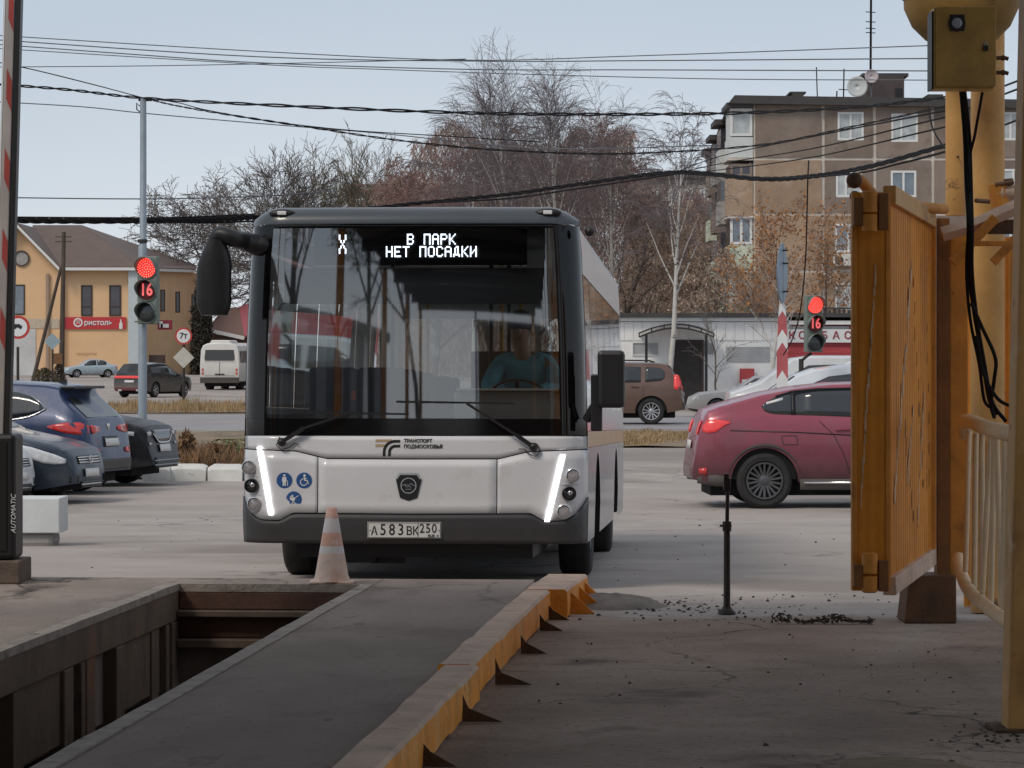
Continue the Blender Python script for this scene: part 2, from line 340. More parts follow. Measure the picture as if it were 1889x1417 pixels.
for z0, z1, d, m in ((-.17, -.052, .0, 'pit_dark'), (-.215, -.17, -.09, 'pit'), (-.36, -.215, .02, 'pit_dark'), (-.42, -.36, -.11, 'pit')):
    b = MB(); b.box(PL - .0, PR, PE + d - .03, PE + .25, z0 + .002, z1 - .002); b.build('cross_beam', M[m], pit, bevel=.006)

# ------------------------------------------------------------------ roof over the drive-through (its shade and its mirror image on the bus are what the photograph shows)
RU0, RU1, RV0, RV1, RZ = -6.3, 2.4, -30, 18.7, 4.25
b = MB(); b.box(RU0, RU1, RV0, RV1, RZ, RZ + .18); o = b.build('shed_roof', M['roof_under']); o.rotation_euler = (0, 0, -SA); tag(o, kind='structure')
tr = MB()
for v in [RV0 + .3 + i * 5.9 for i in range(9)]:
    tr.box(RU0, RU1, v - .1, v + .1, RZ - .26, RZ - .002)
for i in range(8):
    v = RV0 + .4 + i * 5.9
    tr.bar((RU0 + .4, v, RZ - .06), (-2.0, v + 5.7, RZ - .06), .1, .1); tr.bar((RU1 - .4, v, RZ - .06), (-2.0, v + 5.7, RZ - .06), .1, .1)
o = tr.build('roof_beam', M['roof_beam']); o.rotation_euler = (0, 0, -SA); tag(o, kind='structure')
M['rust_ochre'] = mat('dark_ochre_paint', (.20, .085, .022), .7, var=.35, s=4, bump=.2)
# ================================================================== THE GATE SIDE (right) AND THE BARRIERS
# guide rail along the lane: welded steel box with gussets, a flared end
gr = site('guide_rail', 'low yellow steel guide rail with peeling paint beside the pit lane', 'guide rail')
def railseg(p0, p1, wid, name, h=.165, seed=0):
    """p: (u, v) of the rail's left edge"""
    n = max(6, int((Vector(p1) - Vector(p0)).length / .16)); d = (Vector(p1) - Vector(p0)).normalized(); nx = Vector((d.y, -d.x))
    rt, rs = [], []
    for i in range(n + 1):
        q = Vector(p0).lerp(Vector(p1), i / n); f = 1 - .012 * noise.noise((q.y * .9, seed, 0)); e = .010 * noise.noise((q.y * 2.1, seed, 4))
        lo = .014 * noise.noise((q.y * 5, seed, 9)); l = q + nx * (.008 * noise.noise((q.y * .8, 3, seed))); r = q + nx * (wid * f)
        zt = .07 + e
        rt.append([Vector((*l, -.13)), Vector((*l, zt - .012)), Vector((*(l + nx * .012), zt)), Vector((*(r - nx * .014), zt)), Vector((*r, zt - .016))])
        rs.append([Vector((*r, zt - .016)), Vector((*(r + nx * .004), zt - h * .5)), Vector((*(r + nx * .001), zt - h + lo)), Vector((*(r - nx * .05), zt - h + lo))])
    b = MB(); b.grid(rt); b.build(name + '_top', M['rail_top'], gr, smooth=40)
    b = MB(); b.grid(rs); b.build(name + '_side', M['rail_side'], gr, smooth=40)
    for q in (0, n):
        pts = rt[q] + rs[q][1:]; b = MB(); b.add(pts, [tuple(range(len(pts)))]); b.build('end_plate', M['rail_side'], gr)
railseg((-1.56, 3), (-1.50, 15.2), .175, 'rail', seed=1)
railseg((-1.53, 15.25), (-1.49, 20.25), .165, 'rail', seed=2)
railseg((-1.49, 20.33), (-1.44, 21.75), .27, 'flared_end', h=.19, seed=5)
for v in (8.2, 9.7, 11.3, 12.75, 14.35, 16.0, 17.7, 19.2, 20.0):
    u = -1.56 + .175 + .055 * min(1, max(0, (v - 3) / 12)) - (.0 if v < 15.2 else -.01)
    b = MB(); g_ = .8 + .4 * ((v * 7.3) % 1); b.prism([(0, 0), (.165 * g_, 0), (.03, .06), (0, .115 * g_)], (u + .003, v, -.101), (1, 0, 0), (0, 0, 1), (0, .012, 0)); b.build('gusset', M['rust'], gr)
for v, u in ((20.55, -1.212), (21.1, -1.192), (21.5, -1.178)):
    b = MB(); b.prism([(0, 0), (.17, 0), (0, .15)], (u - .005, v, -.112), (1, 0, 0), (0, 0, 1), (0, .014, 0)); b.build('gusset', M['rail_side'], gr)

# ------------------------------------------------------------------ swung-open gate leaf
def bx(px0, px1, D, py0, py1): return XD(px0, D), XD(px1, D), ZD(py1, D), ZD(py0, D)
gp0, gp1 = Vector((XD(1641, 17.4), 17.4)), Vector((XD(1717, 20.0), 20.0))
gate = thing('gate_leaf', 'ochre corrugated steel gate leaf swung open, hanging clear of the ground', 'gate', (gp0.x, gp0.y, 0))
zb, zt = ZD(1088, 17.4), ZD(356, 17.4)
dv = (gp1 - gp0); Ld = dv.length; du = dv / Ld; nn = Vector((-du.y, du.x))
rows = []; nC = 152
for i in range(nC + 1):
    t = i / nC; ph = (t * 19) % 1
    off = .0045 * (1 if .15 < ph < .5 else -1 if .65 < ph else ((ph - 0) / .15 * 2 - 1 if ph < .15 else 1 - (ph - .5) / .15 * 2))
    p = gp0 + dv * t + nn * off; rows.append([Vector((p.x, p.y, zb + .07)), Vector((p.x, p.y, zt - .03))])
M['gate'] = mat('gate_sheet_paint', (.66, .25, .030), .6, spec=.2, var=.2, s=2.2, bump=.15, bs=20, stretch=(1, 1, .8), spots=(((.44, .15, .02), 1.4, .52, .74), ((.24, .08, .02), 5, .66, .74), ((.70, .44, .22), 9, .70, .74), ((.08, .04, .03), 12, .70, .74)))
b = MB(); b.grid(rows); b.build('corrugated_sheet', M['gate'], gate, world=True, thick=.003)
for k, z in enumerate((zb + .02, zt - .01)):
    b = MB(); b.bar((*(gp0 - du * .0), z), (*gp1, z - (.0 if k == 0 else .02)), .07, .1); b.build(('bottom_rail', 'top_rail')[k], M['rail_top'] if k == 0 else M['yellow_pale'], gate, world=True, bevel=.006)
b = MB(); b.bar((*(gp1), zb), (*(gp1), zt - .02), .06, .06, up=(1, 0, 0)); b.build('stile', M['yellow'], gate, world=True, bevel=.006)
# chipped paint in slanting runs across the ribs, and dark slots
rc = random.Random(31); x0f, x1f = XD(1574, 17.3), XD(1641, 17.3); cl, cd = MB(), MB()
def chip(b, t, z, l, w_):
    p = gp0 + dv * t - nn * .0085; b.add([(p.x - du.x * w_, p.y - du.y * w_, z - l), (p.x + du.x * w_, p.y + du.y * w_, z - l * .6), (p.x + du.x * w_ * .6, p.y + du.y * w_ * .6, z + l), (p.x - du.x * w_ * .3, p.y - du.y * w_ * .3, z + l * .8)], [(0, 1, 2, 3)])
for (t0, z0, t1, z1, n_) in ((.46, 2.02, .06, .72, 26), (.50, 1.20, .34, .78, 9), (.78, 1.30, .62, .55, 12)):
    for i in range(n_):
        k = i / n_; chip(cl, t0 + (t1 - t0) * k + rc.gauss(0, .008), z0 + (z1 - z0) * k + rc.gauss(0, .02), rc.uniform(.03, .10), rc.uniform(.010, .030))
for (t0, z0, t1, z1, n_) in ((.50, 1.95, .80, .62, 9), (.30, 1.12, .55, .5, 6), (.86, 1.7, .95, .6, 6)):
    for i in range(n_):
        k = i / n_; chip(cd, t0 + (t1 - t0) * k + rc.gauss(0, .01), z0 + (z1 - z0) * k, rc.uniform(.025, .055), .009)
for i in range(16):                                     # the same chipped streak on the folded leaf
    k = i / 16; x_ = x0f + (x1f - x0f) * (.62 - .42 * k + rc.gauss(0, .01)); z_ = 1.95 - 1.25 * k; l_, w_ = rc.uniform(.03, .08), rc.uniform(.003, .007)
    cl.add([(x_ - w_, 17.322, z_ - l_), (x_ + w_, 17.322, z_ - l_ * .6), (x_ + w_ * .6, 17.322, z_ + l_), (x_ - w_ * .3, 17.322, z_ + l_ * .8)], [(0, 1, 2, 3)])
cl.build('paint_chips', mat('bare_primer', (.60, .42, .26), .7, var=.2, s=20), gate, world=True, thick=.002)['kind'] = 'stuff'; cd.build('rust_slots', M['rust'], gate, world=True, thick=.002)['kind'] = 'stuff'
# the folded narrow leaf that faces the camera
x0, x1 = XD(1574, 17.3), XD(1641, 17.3); rows = []
for i in range(25):
    t = i / 24; ph = (t * 3.5) % 1; off = .0016 * math.sin(6.283 * ph); p = x0 + (x1 - x0) * t
    rows.append([Vector((p, 17.33 + off, zb)), Vector((p, 17.33 + off, zt))])
b = MB(); b.grid(rows); b.build('folded_sheet', M['gate'], gate, world=True, thick=.003)
for px in (1577, 1639):
    b = MB(); xx = XD(px, 17.3); b.box(xx - .012, xx + .012, 17.322, 17.40, zb, zt); b.build('stile', M['yellow'], gate, world=True, bevel=.004)
for py0, py1 in ((352, 393), (394, 428), (1020, 1060), (1062, 1094)):
    b = MB(); c = Vector((XD(1605, 17.22), 17.24)); b.lathe([(.03, ZD(py1, 17.22)), (.042, ZD(py1, 17.22) + .006), (.042, ZD(py0, 17.22) - .006), (.03, ZD(py0, 17.22))], 16, (c.x, c.y, 0)); b.build('hinge_barrel', M['yellow'], gate, smooth=40, world=True)
for py0, py1 in ((356, 424), (1035, 1092)):
    b = MB(); xa, xb_, za, zb2 = bx(1622, 1640, 17.2, py0, py1); b.box(xa, xb_, 17.22, 17.285, za, zb2); b.build('hinge_plate', M['rust_ochre'], gate, world=True, bevel=.004)
    b = MB(); xa, xb_, za, zb2 = bx(1576, 1594, 17.2, py0 + 8, py1 - 8); b.box(xa, xb_, 17.22, 17.285, za, zb2); b.build('hinge_plate', M['rust_ochre'], gate, world=True, bevel=.004)
b = MB(); b.tube([P(1574, 345, 17.9), P(1572, 333, 17.9), P(1580, 328, 17.95), P(1592, 338, 18.0), P(1612, 362, 18.2), P(1640, 376, 18.6), P(1690, 381, 19.2), P(1742, 386, 19.9)], .032, 10)
b.build('pipe_arm', M['yellow'], gate, smooth=60, world=True)
b = MB(); b.ball(P(1576, 333, 17.88), .045); b.ball(P(1577, 362, 17.8), .03); b.build('pipe_elbow', M['rust'], gate, smooth=60, world=True)

# ------------------------------------------------------------------ gate post and portal
portal = thing('gate_post', 'ochre steel gate post on a stubby block with tall round columns and brackets', 'post', (XD(1748, 20), 20, -.1))
def pb(name, m, px0, px1, D, py0, py1, dep, bev=.006):
    b = MB(); xa, xb_, za, zc = bx(px0, px1, D, py0, py1); b.box(xa, xb_, D, D + dep, za, zc); return b.build(name, M[m], portal, world=True, bevel=bev)
b = MB(); xa, xb_ = XD(1672, 19.9), XD(1765, 19.9); zt_ = ZD(1062, 19.9)
b.add([(xa - .012, 19.9, -.11), (xb_ + .0, 19.9, -.11), (xb_, 20.3, -.11), (xa - .012, 20.3, -.11), (xa + .02, 19.92, zt_), (xb_ - .0, 19.92, zt_), (xb_, 20.28, zt_), (xa + .02, 20.28, zt_)], [(0, 3, 2, 1), (4, 5, 6, 7), (0, 1, 5, 4), (1, 2, 6, 5), (2, 3, 7, 6), (3, 0, 4, 7)])
b.build('base_block', mat('rusty_ochre', (.11, .05, .02), .75, var=.35, s=4, bump=.4, spots=(((.05, .03, .02), 5, .55, .7),)), portal, world=True, bevel=.01)
pb('post_web', 'rust_ochre', 1729, 1752, 20.0, 402, 1062, .16)
pb('post_flange', 'yellow', 1752.2, 1786, 20.03, 420, 1062, .1)
def col(name, m, px, D, r, z0, z1, n=20):
    b = MB(); b.tube([(XD(px, D), D, z0), (XD(px, D), D, z1)], r, n); return b.build(name, M[m], portal, world=True, smooth=40)
col('drain_column', 'yellow_pale', 1763, 20.2, .064, ZD(398, 20.2), 4.3)
col('main_column', 'yellow_pale', 1822, 20.7, .108, -.1, 4.3)
b = MB(); b.tube([P(1738, 432, 19.75), P(1800, 415, 19.75), P(1884, 378, 19.75)], .045, 4); b.build('bracket_beam', M['rail_top'], portal, world=True)
b = MB(); b.bar(P(1836, 402, 19.7), P(1757, 484, 19.7), .06, .05, up=(0, 1, 0)); b.build('brace', M['yellow'], portal, world=True)
b = MB(); b.bar(P(1884, 430, 19.6), P(1832, 484, 19.6), .05, .04, up=(0, 1, 0)); b.build('brace', M['yellow'], portal, world=True)
pb('tie_bar', 'yellow', 1800, 1866, 19.9, 444, 454, .03)
pb('splice_plate', 'rust', 1822, 1874, 19.8, 405, 432, .02)
# ribbed yellow wall of the other folded leaf behind the post
xa, xb_ = XD(1782, 21.2), XD(1960, 21.2); rows = []
for i in range(61):
    t = i / 60; ph = (t * 10) % 1; rows.append([Vector((xa + (xb_ - xa) * t, 21.2 + (.02 if ph < .5 else -.02), z)) for z in (.0, 2.25)])
other = thing('gate_leaf', 'ochre ribbed steel sheet standing behind the tall columns at the right edge', 'gate', (XD(1850, 21.2), 21.2, 0))
b = MB(); b.grid(rows); b.build('ribbed_sheet', M['yellow'], other, world=True, thick=.004)
b = MB(); b.box(XD(1846, 21.1), XD(1860, 21.1), 21.05, 21.12, 0, 2.3); b.build('stile', M['yellow'], other, world=True, bevel=.004)
b = MB(); b.box(XD(1862, 21.0), XD(1875, 21.0), 20.98, 21.04, 0, 2.3); b.build('stile', M['yellow'], other, world=True, bevel=.004)
for px in (1786, 1815, 1905):
    b = MB(); b.tube([(XD(px, 21.3), 21.3, -.11), (XD(px, 21.3), 21.3, .05)], .03, 8); b.build('foot', M['yellow'], other, world=True)

# pipe fitting
vf = thing('pipe_fitting', 'grey brown pipe tee with bolted flange on the column side', 'pipe', P(1860, 360, 20.0))
b = MB(); p0, p1 = P(1836, 358, 20.0), P(1900, 352, 20.0); b.tube([p0, p0.lerp(p1, .2), p0.lerp(p1, .22), p1], [.055, .065, .05, .05], 14); b.build('pipe_body', M['rail_top'], vf, world=True, smooth=40)
b = MB(); b.tube([P(1840, 340, 20.0), P(1846, 380, 20.0)], .06, 12); b.build('flange', M['yellow'], vf, world=True, smooth=40)
b = MB(); b.tube([P(1860, 330, 20), P(1862, 350, 20)], .03, 10); b.tube([P(1836, 341, 19.95), P(1870, 336, 19.95)], .014, 8); b.build('valve_stem', M['rust'], vf, world=True, smooth=40)
b = MB(); b.tube([P(1800, 370, 20.3), P(1824, 372, 20.2), P(1838, 368, 20.1)], .014, 8); b.build('hook', M['rust'], vf, world=True, smooth=40)

# hood over the column top
M['hood'] = mat('hood_paint', (.27, .165, .05), .6, var=.2, s=3, spec=.25, spots=(((.14, .08, .03), 3, .58, .75),))
hd = thing('column_hood', 'round ochre steel hood cut off by the top edge above the grey switch box', 'hood', (XD(1785, 19.6), 19.6, ZD(40, 19.6)))
D = 19.6; b = MB(); zc = ZD(78, D)
b.lathe([(.0, zc), (.12, zc + .008), (.22, zc + .05), (.30, zc + .13), (.35, zc + .24), (.36, zc + .5), (.33, zc + .62), (.0, zc + .66)], 36, (XD(1788, D), D + .35, 0), cap=False)
b.build('bowl', M['hood'], hd, world=True, smooth=50)
b = MB(); b.lathe([(.362, zc + .30), (.375, zc + .31), (.375, zc + .36), (.362, zc + .37)], 36, (XD(1788, D), D + .35, 0), cap=False); b.build('rim_band', M['rust'], hd, world=True, smooth=50)

# switch box
sb = thing('switch_box', 'square mustard metal switch box with black lock fixed to the column', 'electric box', P(1780, 168, 18.9))
D = 18.9; xa, xb_, za, zb2 = bx(1723, 1834, D, 14, 164)
M['box'] = mat('box_paint', (.44, .28, .07), .5, var=.14, s=4, bump=.1, spots=(((.30, .18, .05), 3, .55, .75), ((.05, .035, .02), 10, .7, .76)))
b = MB(); b.box(xa, xb_, D, D + .2, za, zb2); b.build('case', M['box'], sb, world=True, bevel=.004)
b = MB(); b.box(xa + .012, xb_ + .008, D - .016, D - .002, za + .012, zb2 + .004); b.build('box_door', M['box'], sb, world=True, bevel=.003)
b = MB(); b.box(xa - .012, xa - .001, D + .01, D + .21, za - .0, zb2 - .02); b.build('side_flap', M['dark_steel'], sb, world=True)
p = P(1765, 43, D - .018); b = MB(); b.lathe([(.05, -.006), (.05, .0), (.035, .004)], 20, p, 'y'); b.box(p.x - .04, p.x + .045, p.y - .003, p.y + .001, p.z - .045, p.z + .05); b.build('burnt_socket', M['black'], sb, world=True)
b = MB(); b.lathe([(.018, -.02), (.03, -.016), (.03, -.008)], 16, p, 'y'); b.build('socket_ring', M['zinc'], sb, world=True)
p = P(1818, 88, D - .018); b = MB(); b.box(p.x - .014, p.x + .014, p.y - .012, p.y, p.z - .02, p.z + .012); b.build('lock', M['black'], sb, world=True)
b = MB(); b.tube([p + Vector((-.008, -.006, .012)), p + Vector((-.008, -.006, .03)), p + Vector((.008, -.006, .03)), p + Vector((.008, -.006, .012))], .003, 6); b.build('lock_shackle', M['zinc'], sb, world=True)
for py in (107, 134):
    p = P(1838, py, D + .08); b = MB(); b.tube([p, p + Vector((.05, 0, .0)), p + Vector((.07, 0, -.006))], .012, 8); b.ball(p + Vector((.04, 0, 0)), .017); b.build('side_hinge', M['rust'], sb, world=True, smooth=50)

# cables on the post
def cable(label, pts, r, m='cable', group=None, n=6, name='cable', cat='cable'):
    """smooth hanging line through points (Catmull-Rom)"""
    q = [Vector(p) for p in pts]; q = [q[0] * 2 - q[1]] + q + [q[-1] * 2 - q[-2]]; out = []
    for i in range(1, len(q) - 2):
        for k in range(7):
            t = k / 7; a, b_, c, d = q[i - 1], q[i], q[i + 1], q[i + 2]
            out.append(.5 * ((2 * b_) + (c - a) * t + (2 * a - 5 * b_ + 4 * c - d) * t * t + (3 * b_ - a - 3 * c + d) * t ** 3))
    out.append(q[-2]); b = MB(); b.tube(out, r, n)
    return tag(b.build(name, M[m], smooth=60), label, cat, group)
cable('middle black cable of the bundle running down the column below the switch box', [P(1776, 166, 19.1), P(1783, 250, 19.5), P(1786, 340, 19.6), P(1790, 420, 19.4), P(1788, 500, 19.5), P(1797, 580, 19.6), P(1812, 660, 19.6), P(1824, 735, 19.6), P(1840, 765, 19.6)], .011)
cable('second black cable of the bundle down the column, hanging slightly right of the first', [P(1779, 166, 19.1), P(1788, 250, 19.45), P(1791, 340, 19.55), P(1793, 420, 19.36), P(1793, 500, 19.45), P(1801, 580, 19.55), P(1814, 660, 19.55), P(1830, 740, 19.5), P(1856, 778, 19.5)], .012)
cable('third black cable of the bundle down the column, hanging slightly left of the others', [P(1772, 166, 19.1), P(1779, 250, 19.5), P(1782, 340, 19.6), P(1786, 420, 19.42), P(1783, 500, 19.5), P(1790, 590, 19.6), P(1806, 670, 19.6), P(1815, 735, 19.6), P(1826, 752, 19.6)], .010)
cable('thin black cable slanting from the switch box to the cable bundle', [P(1812, 172, 19.0), P(1798, 250, 19.4), P(1788, 300, 19.5), P(1788, 395, 19.55)], .009)
cable('black cable looping out to the right from the bundle above the handrail', [P(1792, 560, 19.4), P(1812, 605, 19.3), P(1836, 660, 19.3), P(1834, 700, 19.3), P(1828, 745, 19.4), P(1834, 770, 19.5)], .012)
cable('black cable curling right towards the nearest post above the handrail', [P(1800, 620, 19.35), P(1815, 690, 19.3), P(1840, 735, 19.2), P(1870, 752, 19.0)], .011)
cable('thin black drop wire curving from the eaves onto the round column', [P(1712, 196, 22), P(1722, 240, 21.5), P(1745, 275, 20.6), P(1768, 290, 20.1)], .006)

# ------------------------------------------------------------------ handrail
hr = thing('guard_rail', 'cream tubular handrail with upright bars beside the gate post', 'handrail', (2.45, 16.6, -.1))
top = [P(1779, 800, 18.4), P(1777, 782, 18.3), P(1790, 778, 18.0), P(1822, 790, 17.2), P(1880, 803, 15.4), P(1960, 812, 13.6)]
def crv(pts, k=6):
    q = [Vector(p) for p in pts]; q = [q[0] * 2 - q[1]] + q + [q[-1] * 2 - q[-2]]; out = []
    for i in range(1, len(q) - 2):
        for j in range(k):
            t = j / k; a, b_, c, d = q[i - 1], q[i], q[i + 1], q[i + 2]
            out.append(.5 * ((2 * b_) + (c - a) * t + (2 * a - 5 * b_ + 4 * c - d) * t * t + (3 * b_ - a - 3 * c + d) * t ** 3))
    return out + [q[-2]]
b = MB(); b.tube(crv(top), .042, 12); b.build('top_rail', M['cream_tube'], hr, world=True, smooth=50)
bot = [P(1769, 1030, 18.4), P(1776, 1066, 18.0), P(1792, 1094, 17.4), P(1826, 1124, 16.6), P(1876, 1160, 15.4), P(1950, 1215, 13.8)]
b = MB(); b.tube(crv(bot), .036, 12); b.build('bottom_rail', M['cream_tube'], hr, world=True, smooth=50)
for (a, c, y0, y1, Da) in ((1787, 1781, 795, 1055, 18.1), (1800, 1797, 800, 1085, 17.8), (1811, 1812, 800, 1100, 17.5), (1828, 1812, 805, 1095, 17.2), (1834, 1828, 805, 1115, 17.0), (1838, 1848, 805, 1135, 16.8), (1853, 1850, 806, 1120, 16.6), (1862, 1852, 806, 1125, 16.2)):
    b = MB(); b.tube([P(a, y0, Da), P(c, y1, Da - .2)], .0155, 8); b.build('bar', M['cream_tube'], hr, world=True, smooth=50)

# near post at the right edge
np_ = thing('portal_post', 'nearest tall ochre steel post at the right edge of the yard', 'post', (XD(1880, 14), 14, -.1))
b = MB(); b.box(XD(1859, 14), XD(1859, 14) + .2, 14, 14.2, -.1, 4.24); b.v = [(x + (z + .1) * .0245, y, z) for x, y, z in b.v]; b.build('shaft', M['yellow_pale'], np_, world=True, bevel=.012)
b = MB(); b.box(XD(1859, 14) - .06, XD(1859, 14) + .26, 13.94, 14.26, -.105, -.085); b.build('foot_plate', M['rust'], np_, world=True)
ORD = ('nearest the bus', 'second from the bus', 'third from the bus', 'fourth from the bus', 'farthest from the bus')
for k, v in enumerate((17.2, 5.6, -6.2, -18, -29.6)):
    q = site('roof_post', 'ochre steel post carrying the far edge of the drive-through roof, ' + ORD[k], 'post', 'posts carrying the roof', -6.1, v, 0)
    b = MB(); b.box(-.1, .1, -.1, .1, 0, RZ - .27); b.build('shaft', M['yellow'], q); b = MB(); b.box(-.16, .16, -.16, .16, 0.004, .02); b.build('foot_plate', M['rust'], q)
for k, v in enumerate((5.6, -6.2, -18, -29.6)):
    q = site('roof_post', 'ochre steel post carrying the yard edge of the drive-through roof, ' + ORD[k + 1], 'post', 'posts carrying the roof', 2.2, v, -.1)
    b = MB(); b.box(-.1, .1, -.1, .1, 0, RZ - .17); b.build('shaft', M['yellow'], q); b = MB(); b.box(-.16, .16, -.16, .16, 0.004, .02); b.build('foot_plate', M['rust'], q)

# ------------------------------------------------------------------ prop stand on the yard
D = 20.55; jx = XD(1341, D)
js = thing('prop_stand', 'slim rusty prop stand standing alone on the dusty forecourt', 'stand', (jx, D, -.1))
def zj(py): return ZD(py, D) + .1
b = MB(); b.lathe([(.06, 0), (.058, .008), (.034, .03), (.022, .05), (.020, zj(975)), (.02, zj(970))], 14); b.build('outer_tube', M['dark_steel'], js, smooth=40)
b = MB(); b.tube([(0, 0, zj(985)), (.004, 0, zj(905))], .0125, 12); b.build('inner_tube', M['black'], js, smooth=40)
b = MB(); b.lathe([(.028, zj(980)), (.028, zj(962))], 14); b.tube([(-.045, 0, zj(970)), (.03, 0, zj(970))], .007, 8); b.build('collar', M['dark_steel'], js, smooth=40)
b = MB(); b.box(-.022, .022, -.02, .02, zj(906), zj(882)); b.box(-.02, .012, -.02, .02, zj(882), zj(874)); b.build('head', M['black'], js, bevel=.004)

# ------------------------------------------------------------------ traffic cone
D = 21.85; cn = thing('traffic_cone', 'faded dirty pink and white traffic cone in front of the bus', 'traffic cone', (XD(612, D), D, .0))
k = D / FPX; M['cone'] = mat('faded_cone', (.64, .50, .43), .6, var=.14, s=9, spots=(((.52, .28, .20), 4, .5, .68), ((.38, .32, .27), 13, .6, .75)))
M['cone_red'] = mat('faded_cone_red', (.62, .37, .29), .6, var=.2, s=10, spots=(((.62, .56, .54), 12, .55, .68),)); M['cone_white'] = mat('cone_band', (.62, .60, .60), .5, var=.1, s=12, spots=(((.58, .36, .30), 9, .6, .7),))
def cr(h): return .034 + (.505 - h) / .48 * .083
b = MB(); b.prism([(-.15, -.12), (.15, -.12), (.15, .15), (-.15, .15)], (0, 0, 0), (1, 0, 0), (0, 1, 0), (0, 0, .022)); b.build('foot', M['cone'], cn, bevel=.012)
for nm, h0, h1, m in (('cone_body', .018, .205, 'cone'), ('white_band', .205, .255, 'cone_white'), ('red_band', .255, .345, 'cone_red'), ('white_band', .345, .44, 'cone_white'), ('tip', .44, .505, 'cone_red')):
    pr_ = [(cr(h0), h0), (cr(h1), h1)]
    if nm == 'cone_body': pr_ = [(.13, h0), (.122, h0 + .012)] + [(cr(h0 + .04), h0 + .04)] + pr_[1:]
    if nm == 'tip': pr_ += [(cr(h1) * .8, h1 + .008)]
    b = MB(); b.lathe(pr_, 24, cap=(nm == 'tip')); b.build(nm, M[m], cn, smooth=50)

# ------------------------------------------------------------------ boom barrier at the left edge
D = 22.0; bm_ = thing('boom_barrier', 'raised boom barrier with black cabinet at the left edge', 'barrier', (XD(10, D), D, 0))
M['plinth'] = mat('rusty_plinth', (.13, .095, .075), .85, var=.3, s=5, bump=.5, spots=(((.24, .19, .16), 3, .55, .7),))
b = MB(); b.box(XD(-90, D), XD(44, D), D - .2, D + .35, 0, ZD(1032, D)); b.build('plinth', M['plinth'], bm_, world=True, bevel=.01)
b = MB(); b.box(XD(-60, D), XD(33, D), D - .12, D + .25, ZD(1031, D), ZD(800, D)); o = b.build('cabinet', M['black'], bm_, world=True, bevel=.03)
b = MB(); b.box(XD(-60, D) + .02, XD(18, D), D - .128, D - .121, ZD(1015, D), ZD(815, D)); b.build('cabinet_door', M['black_gloss'], bm_, world=True, bevel=.002)
text('AUTOMATIC', .045, M['white_paint'], bm_, P(25, 948, D - .1215), (rad(90), rad(-90), 0), world=True, shear=.25, depth=.0004)
arm = [P(3, 800, D), P(26, -60, D)]; dd = (arm[1] - arm[0]).normalized(); L_ = (arm[1] - arm[0]).length
b = MB(); b.bar(arm[0] - dd * .15, arm[1] + dd * .5, .062, .10, up=(0, 1, 0)); b.v = [(x - .012, y, z) for x, y, z in b.v]; b.build('boom_arm', mat('boom_white', (.36, .33, .31), .5, var=.1, s=5), bm_, world=True, bevel=.008)
b = MB(); b.bar(arm[0] + Vector((.045, 0, 0)), arm[1] + Vector((.045, 0, 0)) + dd * .5, .03, .11, up=(0, 1, 0)); o = b.build('rubber_edge', M['black'], bm_, world=True)
b = MB(); b.bar(arm[0] + Vector((-.052, 0, 0)), arm[1] + Vector((-.052, 0, 0)) + dd * .5, .012, .09, up=(0, 1, 0)); b.build('arm_edge', M['white_paint'], bm_, world=True)
M['boom_red'] = mat('boom_red', (.33, .05, .04), .5, var=.12)
for py in (18, 165, 312, 460, 605):
    t0 = (800 - py - 30) / 860; t1 = (800 - py + 26) / 860; q0, q1 = arm[0].lerp(arm[1], t0), arm[0].lerp(arm[1], t1); f = Vector((0, -.052, 0)); sh = dd * .045
    b = MB(); b.add([q0 + f + Vector((-.022, 0, 0)) + sh, q0 + f + Vector((.014, 0, 0)) - sh, q1 + f + Vector((.014, 0, 0)) - sh, q1 + f + Vector((-.022, 0, 0)) + sh], [(0, 1, 2, 3)]); b.build('red_stripe', M['boom_red'], bm_, world=True, thick=.002)

# ------------------------------------------------------------------ white block and the whitewashed kerb blocks
D = 31.2; cb = thing('concrete_block', 'square white concrete block on a dark foot beside the boom barrier', 'block', (XD(60, D), D, gw(XD(60, D), D)))
b = MB(); b.box(XD(-40, D), XD(110, D), D, D + .6, ZD(984, D), ZD(919, D)); b.build('block', mat('white_block', (.62, .65, .66), .7, var=.07, s=4, bump=.2), cb, world=True, bevel=.012)
b = MB(); b.box(XD(-40, D) + .05, XD(97, D), D + .05, D + .55, gw(XD(60, D), D) - .02, ZD(984, D) - .001); b.build('foot', M['concrete'], cb, world=True, bevel=.05)
for k, (p0, p1, lab) in enumerate(((262, 312, 'whitewashed concrete kerb block, half hidden behind the parked dark hatchback'), (314, 379, 'whitewashed concrete kerb block in the middle of the row along the weeds'), (383, 446, 'whitewashed concrete kerb block next to the bus in front of the weeds'), (450, 520, 'whitewashed concrete kerb block hidden behind the bus corner'))):
    D = 53.2 + .15 * (k % 2); b = MB(); z0 = gw(XD(p0, D), D); x0, x1 = XD(p0, D), XD(p1, D)
    rows = []
    for i in range(9):
        t = i / 8; x = x0 + (x1 - x0) * t; e = min(t, 1 - t); s_ = min(1, .86 + e * 1.2)
        rows.append([Vector((x, D + .0, z0 - .02)), Vector((x, D + .02, z0 + .19 * s_)), Vector((x, D + .10, z0 + .26 * s_ + .012 * noise.noise((x * 4, k, 0)))), Vector((x, D + .5, z0 + .27 * s_ + .012 * noise.noise((x * 4, k, 5)))), Vector((x, D + .6, z0 - .02))])
    b.grid(rows); b.f += [tuple(range(5)), tuple(range(40, 45))]
    o = b.build('kerb_block', M['chalk'], smooth=35); tag(o, lab, 'kerb block', 'whitewashed kerb blocks')
